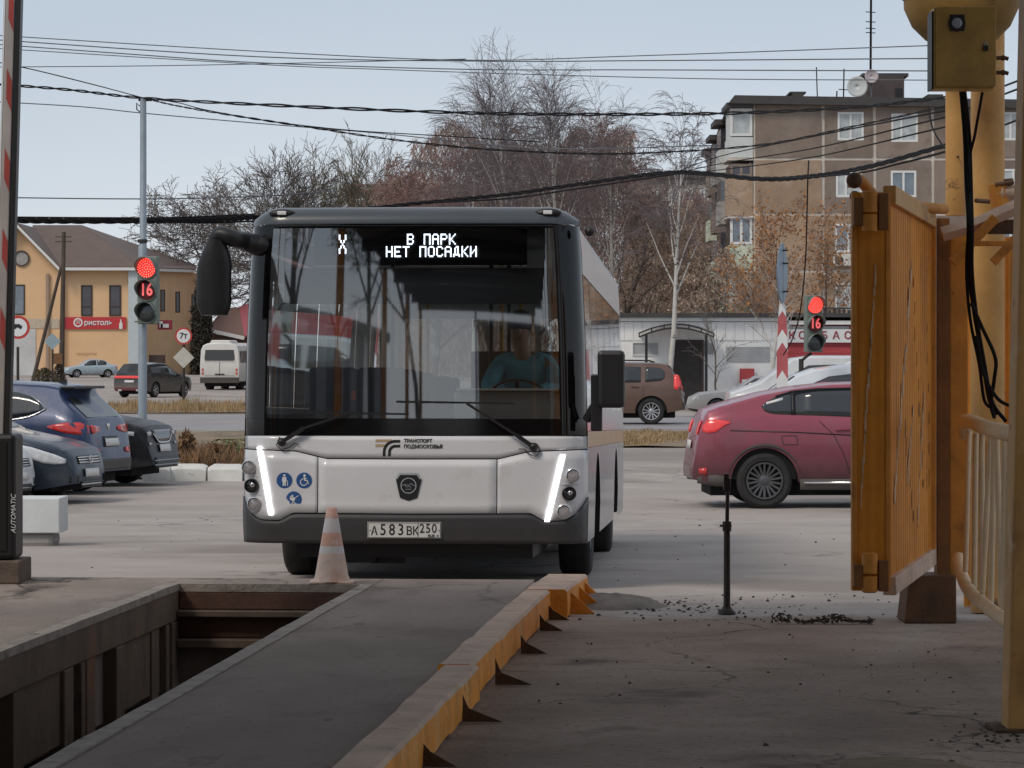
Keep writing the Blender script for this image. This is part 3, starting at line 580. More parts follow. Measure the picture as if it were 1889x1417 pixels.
# ================================================================== THE BUS
BD = 23.3; BX = XD(759, BD); BPX = FPX / BD
bus = thing('city_bus', 'white and black city bus with lit destination display heading into the pit lane', 'bus', (BX, BD, gw(BX, BD)), (rad(-1.15), 0, rad(-3.6)))
def xl(px): return (px - 767) / BPX
def zl(py): return (1089 - py) / BPX
def itp(t, x):
    if x <= t[0][0]: return t[0][1]
    for (a, p), (b_, q) in zip(t, t[1:]):
        if x <= b_: return p + (q - p) * (x - a) / (b_ - a)
    return t[-1][1]
def WZ(z): return itp([(0, 1.235), (.6, 1.25), (1.15, 1.25), (1.8, 1.235), (2.45, 1.205), (2.62, 1.19), (2.8, 1.17)], z)
TILT = -.0095
def fy(x, z):
    ax = min(abs(x) * 1.25 / WZ(z), 1.2499)
    y = .05 * (ax / 1.25) ** 2
    if ax > .99: t = (ax - .99) / .26; y += .25 * (1 - math.sqrt(max(0, 1 - t * t)))
    y += itp([(.3, .03), (.45, .0), (.56, .0), (.62, .02), (1.1, .035)], z)
    if z > 1.1: y += (z - 1.1) * TILT + .008 * max(0, z - 1.9) ** 2
    if z > 2.6: y += ((z - 2.6) / .16) ** 2 * .14
    return y
M['bus_white'] = mat('bus_white_paint', (.68, .69, .715), .3, var=.04, s=1.5, coat=.5, spots=(((.52, .50, .48), 3.2, .58, .85), ((.45, .42, .39), 14, .68, .74)), low=('8a8078', .35, 1.1, .28))
M['bus_side'] = mat('bus_side_paint', (.60, .60, .60), .32, var=.05, s=1.5, coat=.4, low=('8a7f76', .3, 1.6, .55))
M['bus_grey'] = mat('bus_bumper_grey', (.026, .028, .032), .5, var=.16, s=4, bump=.06, spots=(((.06, .057, .055), 4, .58, .85),), low=('6b645e', .25, .6, .25))
M['bus_cap'] = mat('bus_cap_grey', (.045, .055, .066), .3, var=.08, coat=.4)
M['bus_tan'] = mat('bus_tan_stripe', (.60, .40, .22), .4, var=.1)
M['frit'] = mat('black_glass_border', (.004, .004, .005), .08, var=0, spec=.4)
M['in_dark'] = mat('bus_inside_dark', (.06, .062, .066), .7, var=.1)
M['in_grey'] = mat('bus_inside_grey', (.33, .35, .35), .7, var=.08)
M['in_seat'] = mat('seat_fabric', (.06, .07, .10), .8, var=.2, s=8)
M['in_pale'] = mat('bus_inside_pale', (.55, .58, .56), .6, var=.06)
M['led'] = mat('led_white', (.8, .85, 1), .4, var=0, emit=((.82, .88, 1), 2.6))
M['drl'] = mat('daytime_light', (1, 1, 1), .3, var=0, emit=((1, .99, .98), 2.6))
M['lens_clear'] = mat('lamp_lens', (.42, .41, .42), .12, var=.25, s=30, coat=.6, metal=.3)
M['lens_black'] = mat('lamp_projector', (.02, .02, .022), .08, var=0, coat=.8)
M['chrome'] = mat('chrome', (.62, .62, .63), .18, metal=.9, var=0)
M['blue_sign'] = mat('pictogram_blue', (.020, .085, .26), .4, var=.05)
M['plate'] = mat('number_plate_white', (.62, .62, .60), .45, var=.06, s=8)
M['ink'] = mat('black_ink', (.012, .012, .014), .5, var=0)
M['screen'] = glass('windscreen_glass', (.84, .87, .87), .19, .9)
M['bus_glass'] = glass('bus_window_glass', (.72, .75, .75), .08, .92)

def fpatch(x0, x1, zlo, zhi, off=0., nx=30, nz=8):
    rows = []
    for j in range(nz + 1):
        r = []
        for i in range(nx + 1):
            x = x0 + (x1 - x0) * i / nx; a = zlo(x) if callable(zlo) else zlo; c = zhi(x) if callable(zhi) else zhi
            z = a + (c - a) * j / nz; xs = x * WZ(z) / 1.25; r.append(Vector((xs, fy(xs, z) + off, z)))
        rows.append(r)
    return MB().grid(rows)
tb = lambda x: itp([(0, .545), (.86, .55), (.95, .495), (1.1, .50), (1.18, .55), (1.25, .67)], abs(x))
sm = lambda x: itp([(0, .94), (.62, .942), (.84, .995), (1.1, 1.005), (1.25, 1.01)], abs(x))
G_ = .004
fpatch(-1.2495, 1.2495, .42, 1.1, .03, 40, 6).build('front_backing', M['black'], bus, smooth=50)
fpatch(-1.2495, 1.2495, .335, lambda x: tb(x) - G_, -.012, 60, 6).build('bumper', M['bus_grey'], bus, smooth=45, thick=.02)
fpatch(-.62, .62, .335, .36, .0, 20, 2).build('bumper_lip', M['black'], bus, smooth=45, thick=.02)
fpatch(-.677, .607, lambda x: tb(x) + G_, lambda x: sm(x) - G_, 0, 20, 6).build('hatch_panel', M['bus_white'], bus, smooth=45, thick=.008)
fpatch(-1.2495, -.684, lambda x: tb(x) + G_, lambda x: sm(x) - G_, 0, 24, 6).build('corner_panel', M['bus_white'], bus, smooth=45, thick=.008)
fpatch(.614, 1.2495, lambda x: tb(x) + G_, lambda x: sm(x) - G_, 0, 24, 6).build('corner_panel', M['bus_white'], bus, smooth=45, thick=.008)
fpatch(-1.2495, 1.2495, lambda x: sm(x) + G_, 1.105, 0, 44, 4).build('cowl_panel', M['bus_white'], bus, smooth=45, thick=.008)
fpatch(-1.06, 1.06, 1.232, 2.60, -.004, 60, 24).build('windscreen', M['screen'], bus, smooth=80)
fpatch(-1.2495, 1.2495, 1.112, 1.230, -.005, 60, 2).build('screen_border', M['frit'], bus, smooth=80)
fpatch(-1.2495, -1.062, 1.232, 2.622, -.005, 16, 10).build('screen_border', M['frit'], bus, smooth=80)
fpatch(1.062, 1.2495, 1.232, 2.622, -.005, 16, 10).build('screen_border', M['frit'], bus, smooth=80)
fpatch(-1.06, 1.06, 2.602, 2.622, -.005, 30, 2).build('screen_border', M['frit'], bus, smooth=80)
# roof cap at the front, with two marker lamps
rows = []
for j in range(9):
    z = 2.632 + .128 * math.sin(math.pi / 2 * j / 8); r = []
    for i in range(41):
        x = -1.2495 + 2.499 * i / 40; zz = z - .10 * (max(0, abs(x) - 1.05) / .2) ** 2 * (j / 8); xs = x * WZ(2.64) / 1.25 * (1 - .03 * (j / 8) ** 3); r.append(Vector((xs, fy(xs, 2.632) + .16 * (1 - math.cos(math.pi / 2 * j / 8)) - .012, zz)))
    rows.append(r)
rows.append([Vector((p.x * .98, .75, p.z + .012)) for p in rows[-1]])
MB().grid(rows).build('roof_cap', M['bus_cap'], bus, smooth=45)
for px in (515, 1025):
    x = xl(px) * .97; yy = fy(x, 2.632) + .02; b = MB(); b.ball((x, yy + .01, zl(391)), .1, 16, 8, (1, .35, .33)); b.build('marker_pod', M['black'], bus, smooth=60)
    b = MB(); b.box(x - .032, x + .032, yy - .036, yy - .02, zl(391) - .012, zl(391) + .016); b.build('marker_lamp', M['white_paint'], bus, bevel=.005)
# sides
Y0B, Y1B = .30, 9.35; AX = (2.35, 7.0)
def zbs(y):
    z = .33
    for a in AX:
        d = abs(y - a)
        if d < .56: z = max(z, .42 + math.sqrt(max(0, .56 ** 2 - d * d)) * .98)
    return z
ys = sorted(set([Y0B, Y1B] + [Y0B + i * .18 for i in range(50)] + [a + .56 * math.sin(rad(t)) for a in AX for t in range(-90, 91, 10)]))
ys = [y for y in ys if y <= Y1B]
def side(s, zlo, zhi, name, m, y0=Y0B, y1=Y1B, off=0., n=3):
    yy = [y for y in ys if y0 < y < y1]; yy = [y0] + yy + [y1]; rows = []
    for j in range(n + 1):
        rows.append([Vector((s * (WZ(a + (c - a) * j / n) + off), y, a + (c - a) * j / n)) for y in yy for a, c in [((zlo(y) if callable(zlo) else zlo), (zhi(y) if callable(zhi) else zhi))]])
    return MB().grid(rows).build(name, M[m], bus, smooth=40)
wins = [(.36, 1.5), (1.56, 2.95), (3.0, 4.4), (4.45, 5.85), (5.9, 7.3), (7.35, 8.6), (8.65, 9.25)]
for s in (1, -1):
    side(s, zbs, 1.02, 'side_panel', 'bus_side')
    side(s, 1.023, 1.14, 'side_stripe', 'bus_tan', off=.001)
    side(s, 1.143, 1.32, 'waist_panel', 'bus_side')
    side(s, 2.28, 2.53, 'cant_panel', 'bus_side')
    for (a, c), (d, e) in zip([(0, Y0B)] + wins, wins + [(Y1B, 0)]):
        side(s, 1.322, 2.278, 'window_pillar', 'frit', c, d, .002)
    for k, (a, c) in enumerate(wins):
        zlo = .62 if (s < 0 and k == 0) else 1.322
        if s < 0 and k == 0: continue
        side(s, zlo, 2.278, 'side_window', 'bus_glass', a, c, -.004)
    for a in AX:                                             # wheel arch lining
        rows = []
        for t in range(-96, 97, 12):
            rows.append([Vector((s * q, a + .555 * math.sin(rad(t)), .42 + .55 * math.cos(rad(t)))) for q in (1.24, .8)])
        MB().grid(rows).build('wheel_arch', M['black'], bus, smooth=60)
# front door glass (the bus's own right side, seen through the windscreen)
side(-1, 1.322, 2.278, 'door_window', 'bus_glass', .36, 1.5, -.004)
# roof
rows = []
for y in (.30, .7, 1.5, 5, 9.0, 9.3, Y1B):
    dz = -.03 if y in (.30, Y1B) else 0; r = []
    for i in range(25):
        a = math.pi * i / 24; cx = math.cos(a); sx_ = math.sin(a)
        xx = -WZ(2.53) * (abs(cx) ** .55) * (1 if cx > 0 else -1); r.append(Vector((xx, y, 2.53 + dz + .215 * sx_ ** .6)))
    rows.append(r)
MB().grid(rows).build('roof', M['bus_side'], bus, smooth=40)
b = MB(); b.ball((xl(886), 2.2, 2.75), .24, 16, 8, (1, 1.4, .22)); b.build('roof_hatch', M['white_paint'], bus, smooth=60)
# rear wall with its window, floor and ceiling
b = MB(); b.box(-1.22, 1.22, Y1B - .03, Y1B, .33, 1.45); b.box(-1.2, -.95, Y1B - .03, Y1B, 1.45, 2.6); b.box(.95, 1.2, Y1B - .03, Y1B, 1.45, 2.6); b.box(-.95, .95, Y1B - .03, Y1B, 2.25, 2.6); b.build('rear_wall', M['bus_side'], bus)
b = MB(); b.box(-.95, .95, Y1B - .018, Y1B - .012, 1.45, 2.25); b.build('rear_window', M['bus_glass'], bus)
b = MB(); b.box(-1.16, 1.16, .5, Y1B - .03, .55, .62); b.build('saloon_floor', M['in_dark'], bus)
b = MB(); b.box(-1.10, 1.10, .45, Y1B - .03, 2.46, 2.49); b.build('ceiling', M['in_pale'], bus)
b = MB(); b.box(-.85, .85, .35, 9.2, .22, .54); b.build('chassis', M['black'], bus)
b = MB(); b.tube([(-1.0, AX[0], .42), (1.0, AX[0], .42)], .07, 8); b.tube([(-1.0, AX[1], .42), (1.0, AX[1], .42)], .09, 8); b.box(-.35, -.1, .55, .9, .17, .4); b.build('axle', M['black'], bus)
b = MB(); b.box(-.55, -.30, .4, .6, .18, .3); b.build('tow_block', M['black'], bus, bevel=.01)
# dashboard, partition, seats, rails
b = MB(); b.box(-1.12, .28, .22, .62, .7, 1.26); b.build('dashboard', M['in_dark'], bus, bevel=.03)
b = MB(); b.box(.28, 1.12, .24, .60, .7, 1.43); b.build('driver_console', M['in_grey'], bus, bevel=.03)
b = MB(); b.box(.30, 1.05, .18, .56, 1.432, 1.45); b.build('console_top', M['in_pale'], bus, bevel=.006)
b = MB(); b.lathe([(.20, -.012), (.212, 0), (.20, .012), (.188, 0), (.20, -.012)], 24, cap=False); b.tube([(-.19, 0, 0), (.19, 0, 0)], .013, 6); b.tube([(0, -.19, 0), (0, 0, 0)], .013, 6)
o = b.build('steering_wheel', M['black'], bus, smooth=50); o.location = (.72, .72, 1.40); o.rotation_euler = (rad(-35), 0, 0)
b = MB(); b.box(.30, 1.12, 1.65, 1.68, .62, 1.75); b.build('driver_partition', M['in_dark'], bus)
b = MB(); b.box(.46, .98, 1.42, 1.56, 1.0, 1.72); b.box(.46, .98, 1.0, 1.5, .9, 1.04); b.build('driver_seat', M['in_dark'], bus, bevel=.04)
for x, y in ((-.3, 1.6), (xl(885) * 1.06, 1.2), (xl(908) * 1.07, 1.75), (-.42, 3.4), (.42, 3.4), (-.42, 6), (.42, 6)):
    b = MB(); b.tube([(x, y, .62), (x, y, 2.46)], .017, 8); b.build('grab_pole', M['black'] if y < 2 else M['yellow_pale'], bus, smooth=60)
for y in (2.9, 3.8, 4.7, 5.6, 7.6, 8.5):
    for x in (-.92, -.52, .52, .92):
        b = MB(); b.box(x - .19, x + .19, y, y + .09, 1.05, 1.65); b.box(x - .19, x + .19, y - .42, y, 1.0, 1.08); b.build('passenger_seat', M['in_seat'], bus, bevel=.03)
# roller blind and destination display behind the glass
b = MB(); b.box(-.95, 1.0, .20, .215, 2.06, 2.32); b.build('sun_blind', M['in_dark'], bus)
disp = MB().box(-.72, .82, .115, .19, 2.335, 2.60).build('destination_display', M['frit'], bus)
FONT = {'X': '10001 10001 01010 00100 01010 10001 10001', 'В': '11110 10001 10001 11110 10001 10001 11110', 'П': '11111 10001 10001 10001 10001 10001 10001',
        'А': '01110 10001 10001 11111 10001 10001 10001', 'Р': '11110 10001 10001 11110 10000 10000 10000', 'К': '10001 10010 10100 11000 10100 10010 10001',
        'Н': '10001 10001 10001 11111 10001 10001 10001', 'Е': '11111 10000 10000 11110 10000 10000 11111', 'Т': '11111 00100 00100 00100 00100 00100 00100',
        'О': '01110 10001 10001 10001 10001 10001 01110', 'С': '01110 10001 10000 10000 10000 10001 01110', 'Д': '00110 01010 01010 01010 01010 11111 10001',
        'И': '10001 10001 10011 10101 11001 10001 10001'}
def led(ch, px, py, h, wd):
    b = MB(); x0, z0 = xl(px) * 1.004, zl(py) + .004; dx, dz = wd / 5, h / 7
    for r, row in enumerate(FONT[ch].split()):
        for c, q in enumerate(row):
            if q == '1':
                x, z = x0 + (c - 2) * dx, z0 + (3 - r) * dz; b.box(x - dx * .46, x + dx * .46, .108, .1145, z - dz * .46, z + dz * .46)
    b.build('led_letter', M['led'], disp)
for i, ch in enumerate('В ПАРК'):
    if ch != ' ': led(ch, 761 + i * 15.6, 440, .079, .049)
for i, ch in enumerate('НЕТ ПОСАДКИ'):
    if ch != ' ': led(ch, 722 + i * 15.6, 463, .079, .049)
led('X', 635, 449, .14, .055)
# daytime running lights, lamp clusters, pictograms
def fpt(px, py, off=0.):
    x, z = xl(px), zl(py); return Vector((x, fy(x, z) + off, z))
for (a, c) in (((480, 826), (505, 951)), ((1046, 838), (1017, 962))):
    rows = []
    for i in range(13):
        t = i / 12; px = a[0] + (c[0] - a[0]) * t; py = a[1] + (c[1] - a[1]) * t; rows.append([fpt(px - 4.6, py, -.006), fpt(px - 4.6, py, -.018), fpt(px + 4.6, py, -.018), fpt(px + 4.6, py, -.006)])
    MB().grid(rows).build('light_strip', M['drl'], bus)
for L3 in (((460, 863, 'lens_clear'), (466, 897, 'lens_black'), (472, 931, 'lens_clear')), ((1064, 877, 'lens_clear'), (1057, 910, 'lens_black'), (1048, 943, 'lens_clear'))):
    for px, py, m in L3:
        p = fpt(px, py); sgn = -1 if px < 767 else 1
        hl = MB().lathe([(.052, .14), (.052, -.016), (.046, -.020), (.043, -.012)], 24, (0, 0, 0), 'y', cap=False).build('headlight', M['black'] if m == 'lens_black' else M['chrome'], bus, smooth=40)
        p = Vector((p.x, fy(p.x - sgn * .05, p.z) - .002, p.z)); hl.location = p; hl.rotation_euler = (0, 0, rad(4 * sgn))
        MB().lathe([(.0435, -.008), (.03, -.014), (.001, -.016)], 24, (0, 0, 0), 'y').build('lens', M[m], hl, smooth=60)
        if m == 'lens_black': MB().ball((.008, -.018, .004), .017, 10, 6, (1, .3, 1)).build('projector', M['chrome'], hl, smooth=60)
    for k in (0, 1):
        (p0, q0, _), (p1, q1, _) = L3[k], L3[k + 1]; sg = -1 if p0 < 767 else 1; mx_, my_ = (p0 + p1) / 2, (q0 + q1) / 2 + 1
        rows = [[fpt(mx_ + dx, my_ - 1.6, -.002), fpt(mx_ + dx, my_ - 1.2, -.012), fpt(mx_ + dx, my_ + 1.2, -.002)] for dx in (-16, -8, 0, 8, 14)]
        MB().grid(rows).build('lamp_shelf', M['bus_white'], bus, smooth=50)
def fig(o, shapes, m):
    b = MB()
    for s_ in shapes:
        if s_[0] == 'c': b.prism([(s_[1] + s_[3] * math.cos(2 * math.pi * i / 12), s_[2] + s_[3] * math.sin(2 * math.pi * i / 12)) for i in range(12)], (0, -.0045, 0), (1, 0, 0), (0, 0, 1), (0, .003, 0))
        elif s_[0] == 'l': b.bar((s_[1], -.003, s_[2]), (s_[3], -.003, s_[4]), s_[5], .003, up=(0, 1, 0))
        elif s_[0] == 'a':
            pts = [(s_[1] + s_[3] * math.cos(rad(t)), -.003, s_[2] + s_[3] * math.sin(rad(t))) for t in range(s_[4], s_[5] + 1, 15)]
            for p, q in zip(pts, pts[1:]): b.bar(p, q, s_[6], .003, up=(0, 1, 0))
        elif s_[0] == 'p': b.prism(s_[1], (0, -.0045, 0), (1, 0, 0), (0, 0, 1), (0, .003, 0))
    b.build('figure', m, o)
pics = (((529, 887), [('c', 0, .036, .009), ('p', [(-.014, .024), (.014, .024), (.017, -.006), (.012, -.008), (.011, -.04), (.003, -.04), (.001, -.01), (-.003, -.04), (-.011, -.04), (-.012, -.008), (-.018, .0)]), ('l', .024, .0, .024, -.04, .004)]),
        ((566, 887), [('c', .004, .036, .009), ('l', .002, .026, .006, .0, .011), ('l', .006, .0, .024, .0, .008), ('l', .024, .0, .032, -.026, .007), ('l', .0, .014, .02, .014, .006), ('a', -.002, -.012, .024, 100, 350, .006)]),
        ((547, 922), [('p', [(-.030, .014), (.012, .014), (.008, -.002), (-.004, -.010), (-.018, -.008), (-.027, .0)]), ('p', [(-.030, .018), (-.006, .036), (-.004, .018)]), ('l', .012, .012, .034, .028, .005), ('l', -.014, -.006, .008, -.028, .004), ('l', .008, -.006, -.014, -.028, .004), ('a', -.014, -.034, .007, 0, 360, .004), ('a', .010, -.034, .007, 0, 360, .004)]))
for (px, py), shp in pics:
    o = MB().lathe([(.0575, .003), (.0575, -.001), (.0001, -.0012)], 28, (0, 0, 0), 'y').build('pictogram', M['blue_sign'], bus)
    o.location = fpt(px, py, -.006); o.rotation_euler = (0, 0, rad(-4)); fig(o, shp, M['white_paint'])
# carrier's mark and lettering on the cowl
def mark(shapes, m, px, py):
    o = bpy.data.objects.new('tmp', None); b = MB()
    for s_ in shapes:
        pts = [Vector((xl(a), 0, zl(c))) for a, c in s_[0]]
        for p, q in zip(pts, pts[1:]):
            y = fy(p.x, p.z) - .006; d = (q - p).normalized() * s_[1] * .18 / BPX; b.bar((p.x - d.x, y, p.z - d.z), (q.x + d.x, y, q.z + d.z), s_[1] / BPX, .002, up=(0, 1, 0))
    bpy.data.objects.remove(o); b.build('carrier_mark', m, bus)
mark([([(700, 813), (728, 813)], 5), ([(700, 822), (717, 822)], 5)], mat('mark_tan', (.45, .33, .20), .5, var=0), 0, 0)
arc = lambda cx, cy, r: [(cx - r * math.cos(rad(t)), cy - r * math.sin(rad(t))) for t in range(0, 91, 15)]
mark([([(715, 841)] + arc(735, 834, 20) + [(744, 814)], 5), ([(725, 841)] + arc(736, 834, 11) + [(744, 823)], 5)], M['ink'], 0, 0)
for s_, px, py, wd in (('ТРАНСПОРТ', 778, 813.5, 52), ('ПОДМОСКОВЬЯ', 787.5, 824, 71)):
    p = fpt(px, py, -.006); o = text(s_, .036, M['ink'], bus, p, bold=.0008); o.scale = (wd / BPX / max(.01, o.dimensions.x if o.dimensions.x else .25), 1, 1)
# shield badge
bd = MB().prism([(-.066, .092), (.066, .092), (.092, .05), (.062, -.082), (0, -.104), (-.062, -.082), (-.092, .05)], (0, 0, 0), (1, 0, 0), (0, 0, 1), (0, -.012, 0)).build('badge', M['ink'], bus, bevel=.004)
bd.location = fpt(761, 897, -.004)
b = MB(); b.prism([(-.066, .094), (.066, .094), (.092, .052), (.080, .05), (.060, .080), (-.060, .080), (-.080, .05), (-.092, .052)], (0, -.0125, 0), (1, 0, 0), (0, 0, 1), (0, -.002, 0)); b.build('badge_edge', M['chrome'], bd)
fig_ = MB(); pts = [(.054 * math.cos(rad(t)), -.0140, .054 * math.sin(rad(t)) + .004) for t in range(0, 361, 15)]
for p, q in zip(pts, pts[1:]): fig_.bar(p, q, .007, .003, up=(0, 1, 0))
fig_.build('badge_ring', M['chrome'], bd)
fig_ = MB()
for q in (((-.05, .006), (-.02, .012), (.0, .006), (.018, .02), (.03, .008), (.05, .006)), ((-.03, .01), (-.012, -.006), (.006, .0), (.02, -.008)), ((-.02, -.022), (.02, -.022))):
    for p, r in zip(q, q[1:]): fig_.bar((p[0], -.0140, p[1]), (r[0], -.0140, r[1]), .004, .003, up=(0, 1, 0))
fig_.build('badge_figure', M['zinc'], bd)
# number plate
pl = MB().box(-.265, .265, -.006, .004, -.058, .058).build('number_plate', M['plate'], bus, bevel=.003); pl.location = fpt(754, 978, -.022)
b = MB()
for q in ((-.262, .262, -.055, -.051), (-.262, .262, .051, .055), (-.262, -.258, -.051, .051), (.258, .262, -.051, .051), (.098, .101, -.051, .051)): b.box(q[0], q[1], -.0075, -.0062, q[2], q[3])
b.build('plate_border', M['ink'], pl)
for ch, x, h, z in (('А', -.215, .085, -.008), ('5', -.152, .112, 0), ('8', -.088, .112, 0), ('3', -.024, .112, 0), ('В', .036, .085, -.008), ('К', .082, .085, -.008), ('2', .128, .090, .010), ('5', .172, .090, .010), ('0', .216, .090, .010), ('RUS', .195, .026, -.040)):
    text(ch, h * 1.02, M['ink'], pl, (x, -.0068, z), sx=.82 if len(ch) == 1 else 1, depth=.0005, bold=.0012)
b = MB(); b.box(.232, .246, -.0075, -.0062, -.045, -.034); b.build('flag', M['blue_sign'], pl)
for x in (-.246, .25):
    b = MB(); b.lathe([(.006, 0), (.006, -.009), (.001, -.010)], 8, (x, 0, 0), 'y'); b.build('screw', M['zinc'], pl)
# wipers
def wiper(pv, elbow, tip, b0, b1):
    b = MB(); b.ball(fpt(*pv, -.035), .032, 12, 8); b.bar(fpt(*pv, -.04), fpt(*elbow, -.045), .030, .02, up=(0, 1, 0)); b.bar(fpt(*elbow, -.045), fpt(*tip, -.03), .017, .014, up=(0, 1, 0)); wp = b.build('wiper', M['black'], bus, smooth=40)
    b = MB(); b.bar(fpt(*b0, -.020), fpt(*((b0[0] + b1[0]) / 2, (b0[1] + b1[1]) / 2), -.022), .016, .018, up=(0, 1, 0)); b.bar(fpt(*((b0[0] + b1[0]) / 2, (b0[1] + b1[1]) / 2), -.022), fpt(*b1, -.020), .014, .018, up=(0, 1, 0)); b.build('wiper_blade', M['black'], wp)
wiper((524, 816), (566, 790), (652, 762), (575, 761), (760, 764))
wiper((992, 824), (960, 802), (868, 744), (738, 741), (958, 744))
for pts in ([(520, 806), (514, 822), (524, 830), (538, 826), (548, 818), (556, 821)], [(998, 818), (1005, 832), (996, 842), (985, 838), (974, 828), (964, 828)]):
    b = MB(); b.tube([fpt(*p, -.02) for p in pts], .004, 6); b.build('washer_hose', M['black'], bus)
b = MB(); p = fpt(624, 738, .10); b.tube([p + Vector((0, 0, -.10)), p + Vector((0, 0, .0))], .016, 8); b.ball(p, .035, 12, 8, (1, .5, 1.1)); b.build('screen_camera', M['black'], bus, smooth=60)
b = MB(); p = fpt(655, 738, .12); b.tube([p, p + Vector((0, 0, .07))], .016, 10); b.build('fire_tag', M['red_paint'], bus)
# mirrors
b = MB(); pa = Vector((-1.13, .12, zl(450)))
b.tube(crv([pa, pa + Vector((-.10, -.09, .03)), Vector((xl(440), -.14, zl(441))), Vector((xl(415), -.15, zl(433))), Vector((xl(403), -.14, zl(450))), Vector((xl(400), -.12, zl(470)))]), [.075 - .001 * i for i in range(31)], 10)
b.ball(pa, .10, 14, 8, (1.1, .8, .75)); ma = b.build('mirror_arm', M['black'], bus, smooth=60)
b = MB(); zc_, zt_ = zl(582), zl(443); pr_ = []
for i in range(13):
    t = i / 12; hw_ = .125 * (1 - .55 * max(0, (t - .62) / .38) ** 1.6) * (1 - .25 * max(0, (.12 - t) / .12)); cxx = xl(403) + .045 * max(0, t - .55)
    pr_.append([Vector((cxx + hw_ * abs(math.cos(a)) ** .6 * (1 if math.cos(a) > 0 else -1), -.12 + .085 * abs(math.sin(a)) ** .7 * (1 if math.sin(a) > 0 else -1), zc_ + (zt_ - zc_) * t)) for a in [2 * math.pi * k / 16 for k in range(17)]])
b.grid(pr_); b.f += [tuple(range(16)), tuple(range(12 * 17, 12 * 17 + 16))]; b.build('mirror_head', M['black'], bus, smooth=50)
b = MB(); b.box(xl(1110), xl(1160), -.02, .12, zl(752), zl(646)); b.build('mirror_head', M['black'], bus, bevel=.03)
b = MB(); b.box(xl(1097), xl(1118), .05, .14, zl(795), zl(690)); b.tube([(xl(1088), .16, zl(775)), (xl(1112), .08, zl(735))], .035, 10); b.build('mirror_bracket', M['black'], bus, bevel=.012)
b = MB(); b.ball((xl(1094), .14, zl(425)), .035, 12, 8); b.build('roof_camera', M['black'], bus, smooth=60)
# wheels
def wheel_mesh(r, wd, rim):
    t = MB().lathe([(rim, -wd / 2 + .03), (rim + .02, -wd / 2 + .008), (r - .05, -wd / 2), (r - .015, -wd / 2 + .02), (r, -wd / 2 + .05), (r, wd / 2 - .05), (r - .015, wd / 2 - .02), (r - .05, wd / 2), (rim + .02, wd / 2 - .008), (rim, wd / 2 - .03)], 36, (0, 0, 0), 'x', cap=False)
    return t
for a in AX:
    for s in (-1, 1):
        wh = wheel_mesh(.415, .25 if a < 3 else .42, .23).build('wheel', M['rubber'], bus, smooth=35); wh.location = (s * (1.08 if a < 3 else 1.0), a, .415)
        b = MB(); e = (.11 if a < 3 else .19) * s
        b.lathe([(.232, e - .05 * s), (.225, e), (.20, e - .03 * s), (.12, e - .06 * s), (.10, e - .02 * s), (.06, e), (.001, e)], 28, (0, 0, 0), 'x', cap=False); b.build('rim', M['zinc'], wh, smooth=40)
b = MB(); b.box(-1.15, -1.02, 2.0, 2.03, .2, .5); b.box(1.02, 1.15, 3.0, 3.03, .2, .5); b.build('mud_flap', M['black'], bus)

# ------------------------------------------------------------------ the driver
BM = Matrix.Translation(bus.location) @ bus.rotation_euler.to_matrix().to_4x4()
dr = thing('person', 'driver in a teal jacket leaning over the wheel behind the bus windscreen', 'person', BM @ Vector((.76, 1.2, .62)), tuple(bus.rotation_euler))
def skin(name, verts, edges, m, parent, root=0, sub=2):
    me = bpy.data.meshes.new(name); me.from_pydata([v[0] for v in verts], edges, []); o = bpy.data.objects.new(name, me); C.objects.link(o)
    o.modifiers.new('skin', 'SKIN'); me.skin_vertices or None
    sv = me.skin_vertices[0].data
    for i, v in enumerate(verts):
        q = v[1]; sv[i].radius = q if isinstance(q, tuple) else (q, q)
    sv[root].use_root = True
    k = o.modifiers.new('sub', 'SUBSURF'); k.levels = sub; k.render_levels = sub
    dg = bpy.context.evaluated_depsgraph_get(); m2 = bpy.data.meshes.new_from_object(o.evaluated_get(dg)); bpy.data.objects.remove(o)
    m2.materials.clear(); m2.materials.append(m); m2.shade_smooth(); n = bpy.data.objects.new(name, m2); C.objects.link(n); n.parent = parent; return n
M['skin'] = mat('skin', (.42, .25, .18), .6, var=.08); M['teal'] = mat('teal_jacket', (.10, .42, .50), .8, var=.2, s=9, bump=.3); M['hair'] = mat('dark_hair', (.02, .015, .012), .7, var=.2); M['trousers'] = mat('dark_trousers', (.03, .03, .04), .8, var=.1)
# seat at z .42 above the saloon floor; the figure faces -y (towards the windscreen), bent forward
J = [((0, .12, .50), (.15, .12)), ((0, .08, .72), (.15, .11)), ((-.02, -.02, .96), (.17, .11)), ((-.03, -.10, 1.08), (.075, .07)), ((-.04, -.17, 1.16), (.055, .055)), ((-.045, -.20, 1.24), (.082, .09)), ((-.045, -.21, 1.34), (.075, .09)),
     ((-.21, -.04, 1.02), .062), ((-.29, -.22, .84), .048), ((-.16, -.43, .82), .036), ((.17, -.04, 1.02), .062), ((.26, -.2, .82), .048), ((.1, -.43, .82), .036),
     ((-.1, -.02, .46), .085), ((-.13, -.42, .50), .065), ((-.13, -.46, .08), .045), ((-.13, -.60, .04), .035), ((.1, -.02, .46), .085), ((.13, -.42, .50), .065), ((.13, -.46, .08), .045), ((.13, -.60, .04), .035)]
E = [(0, 1), (1, 2), (2, 3), (3, 4), (4, 5), (5, 6), (2, 7), (7, 8), (8, 9), (2, 10), (10, 11), (11, 12), (0, 13), (13, 14), (14, 15), (15, 16), (0, 17), (17, 18), (18, 19), (19, 20)]
body = skin('body', J, E, M['skin'], dr)
up = lambda k: tuple(x * k for x in k) if isinstance(k, tuple) else k
JJ = [(p, (r[0] + .018, r[1] + .018) if isinstance(r, tuple) else r + .016) for p, r in J]
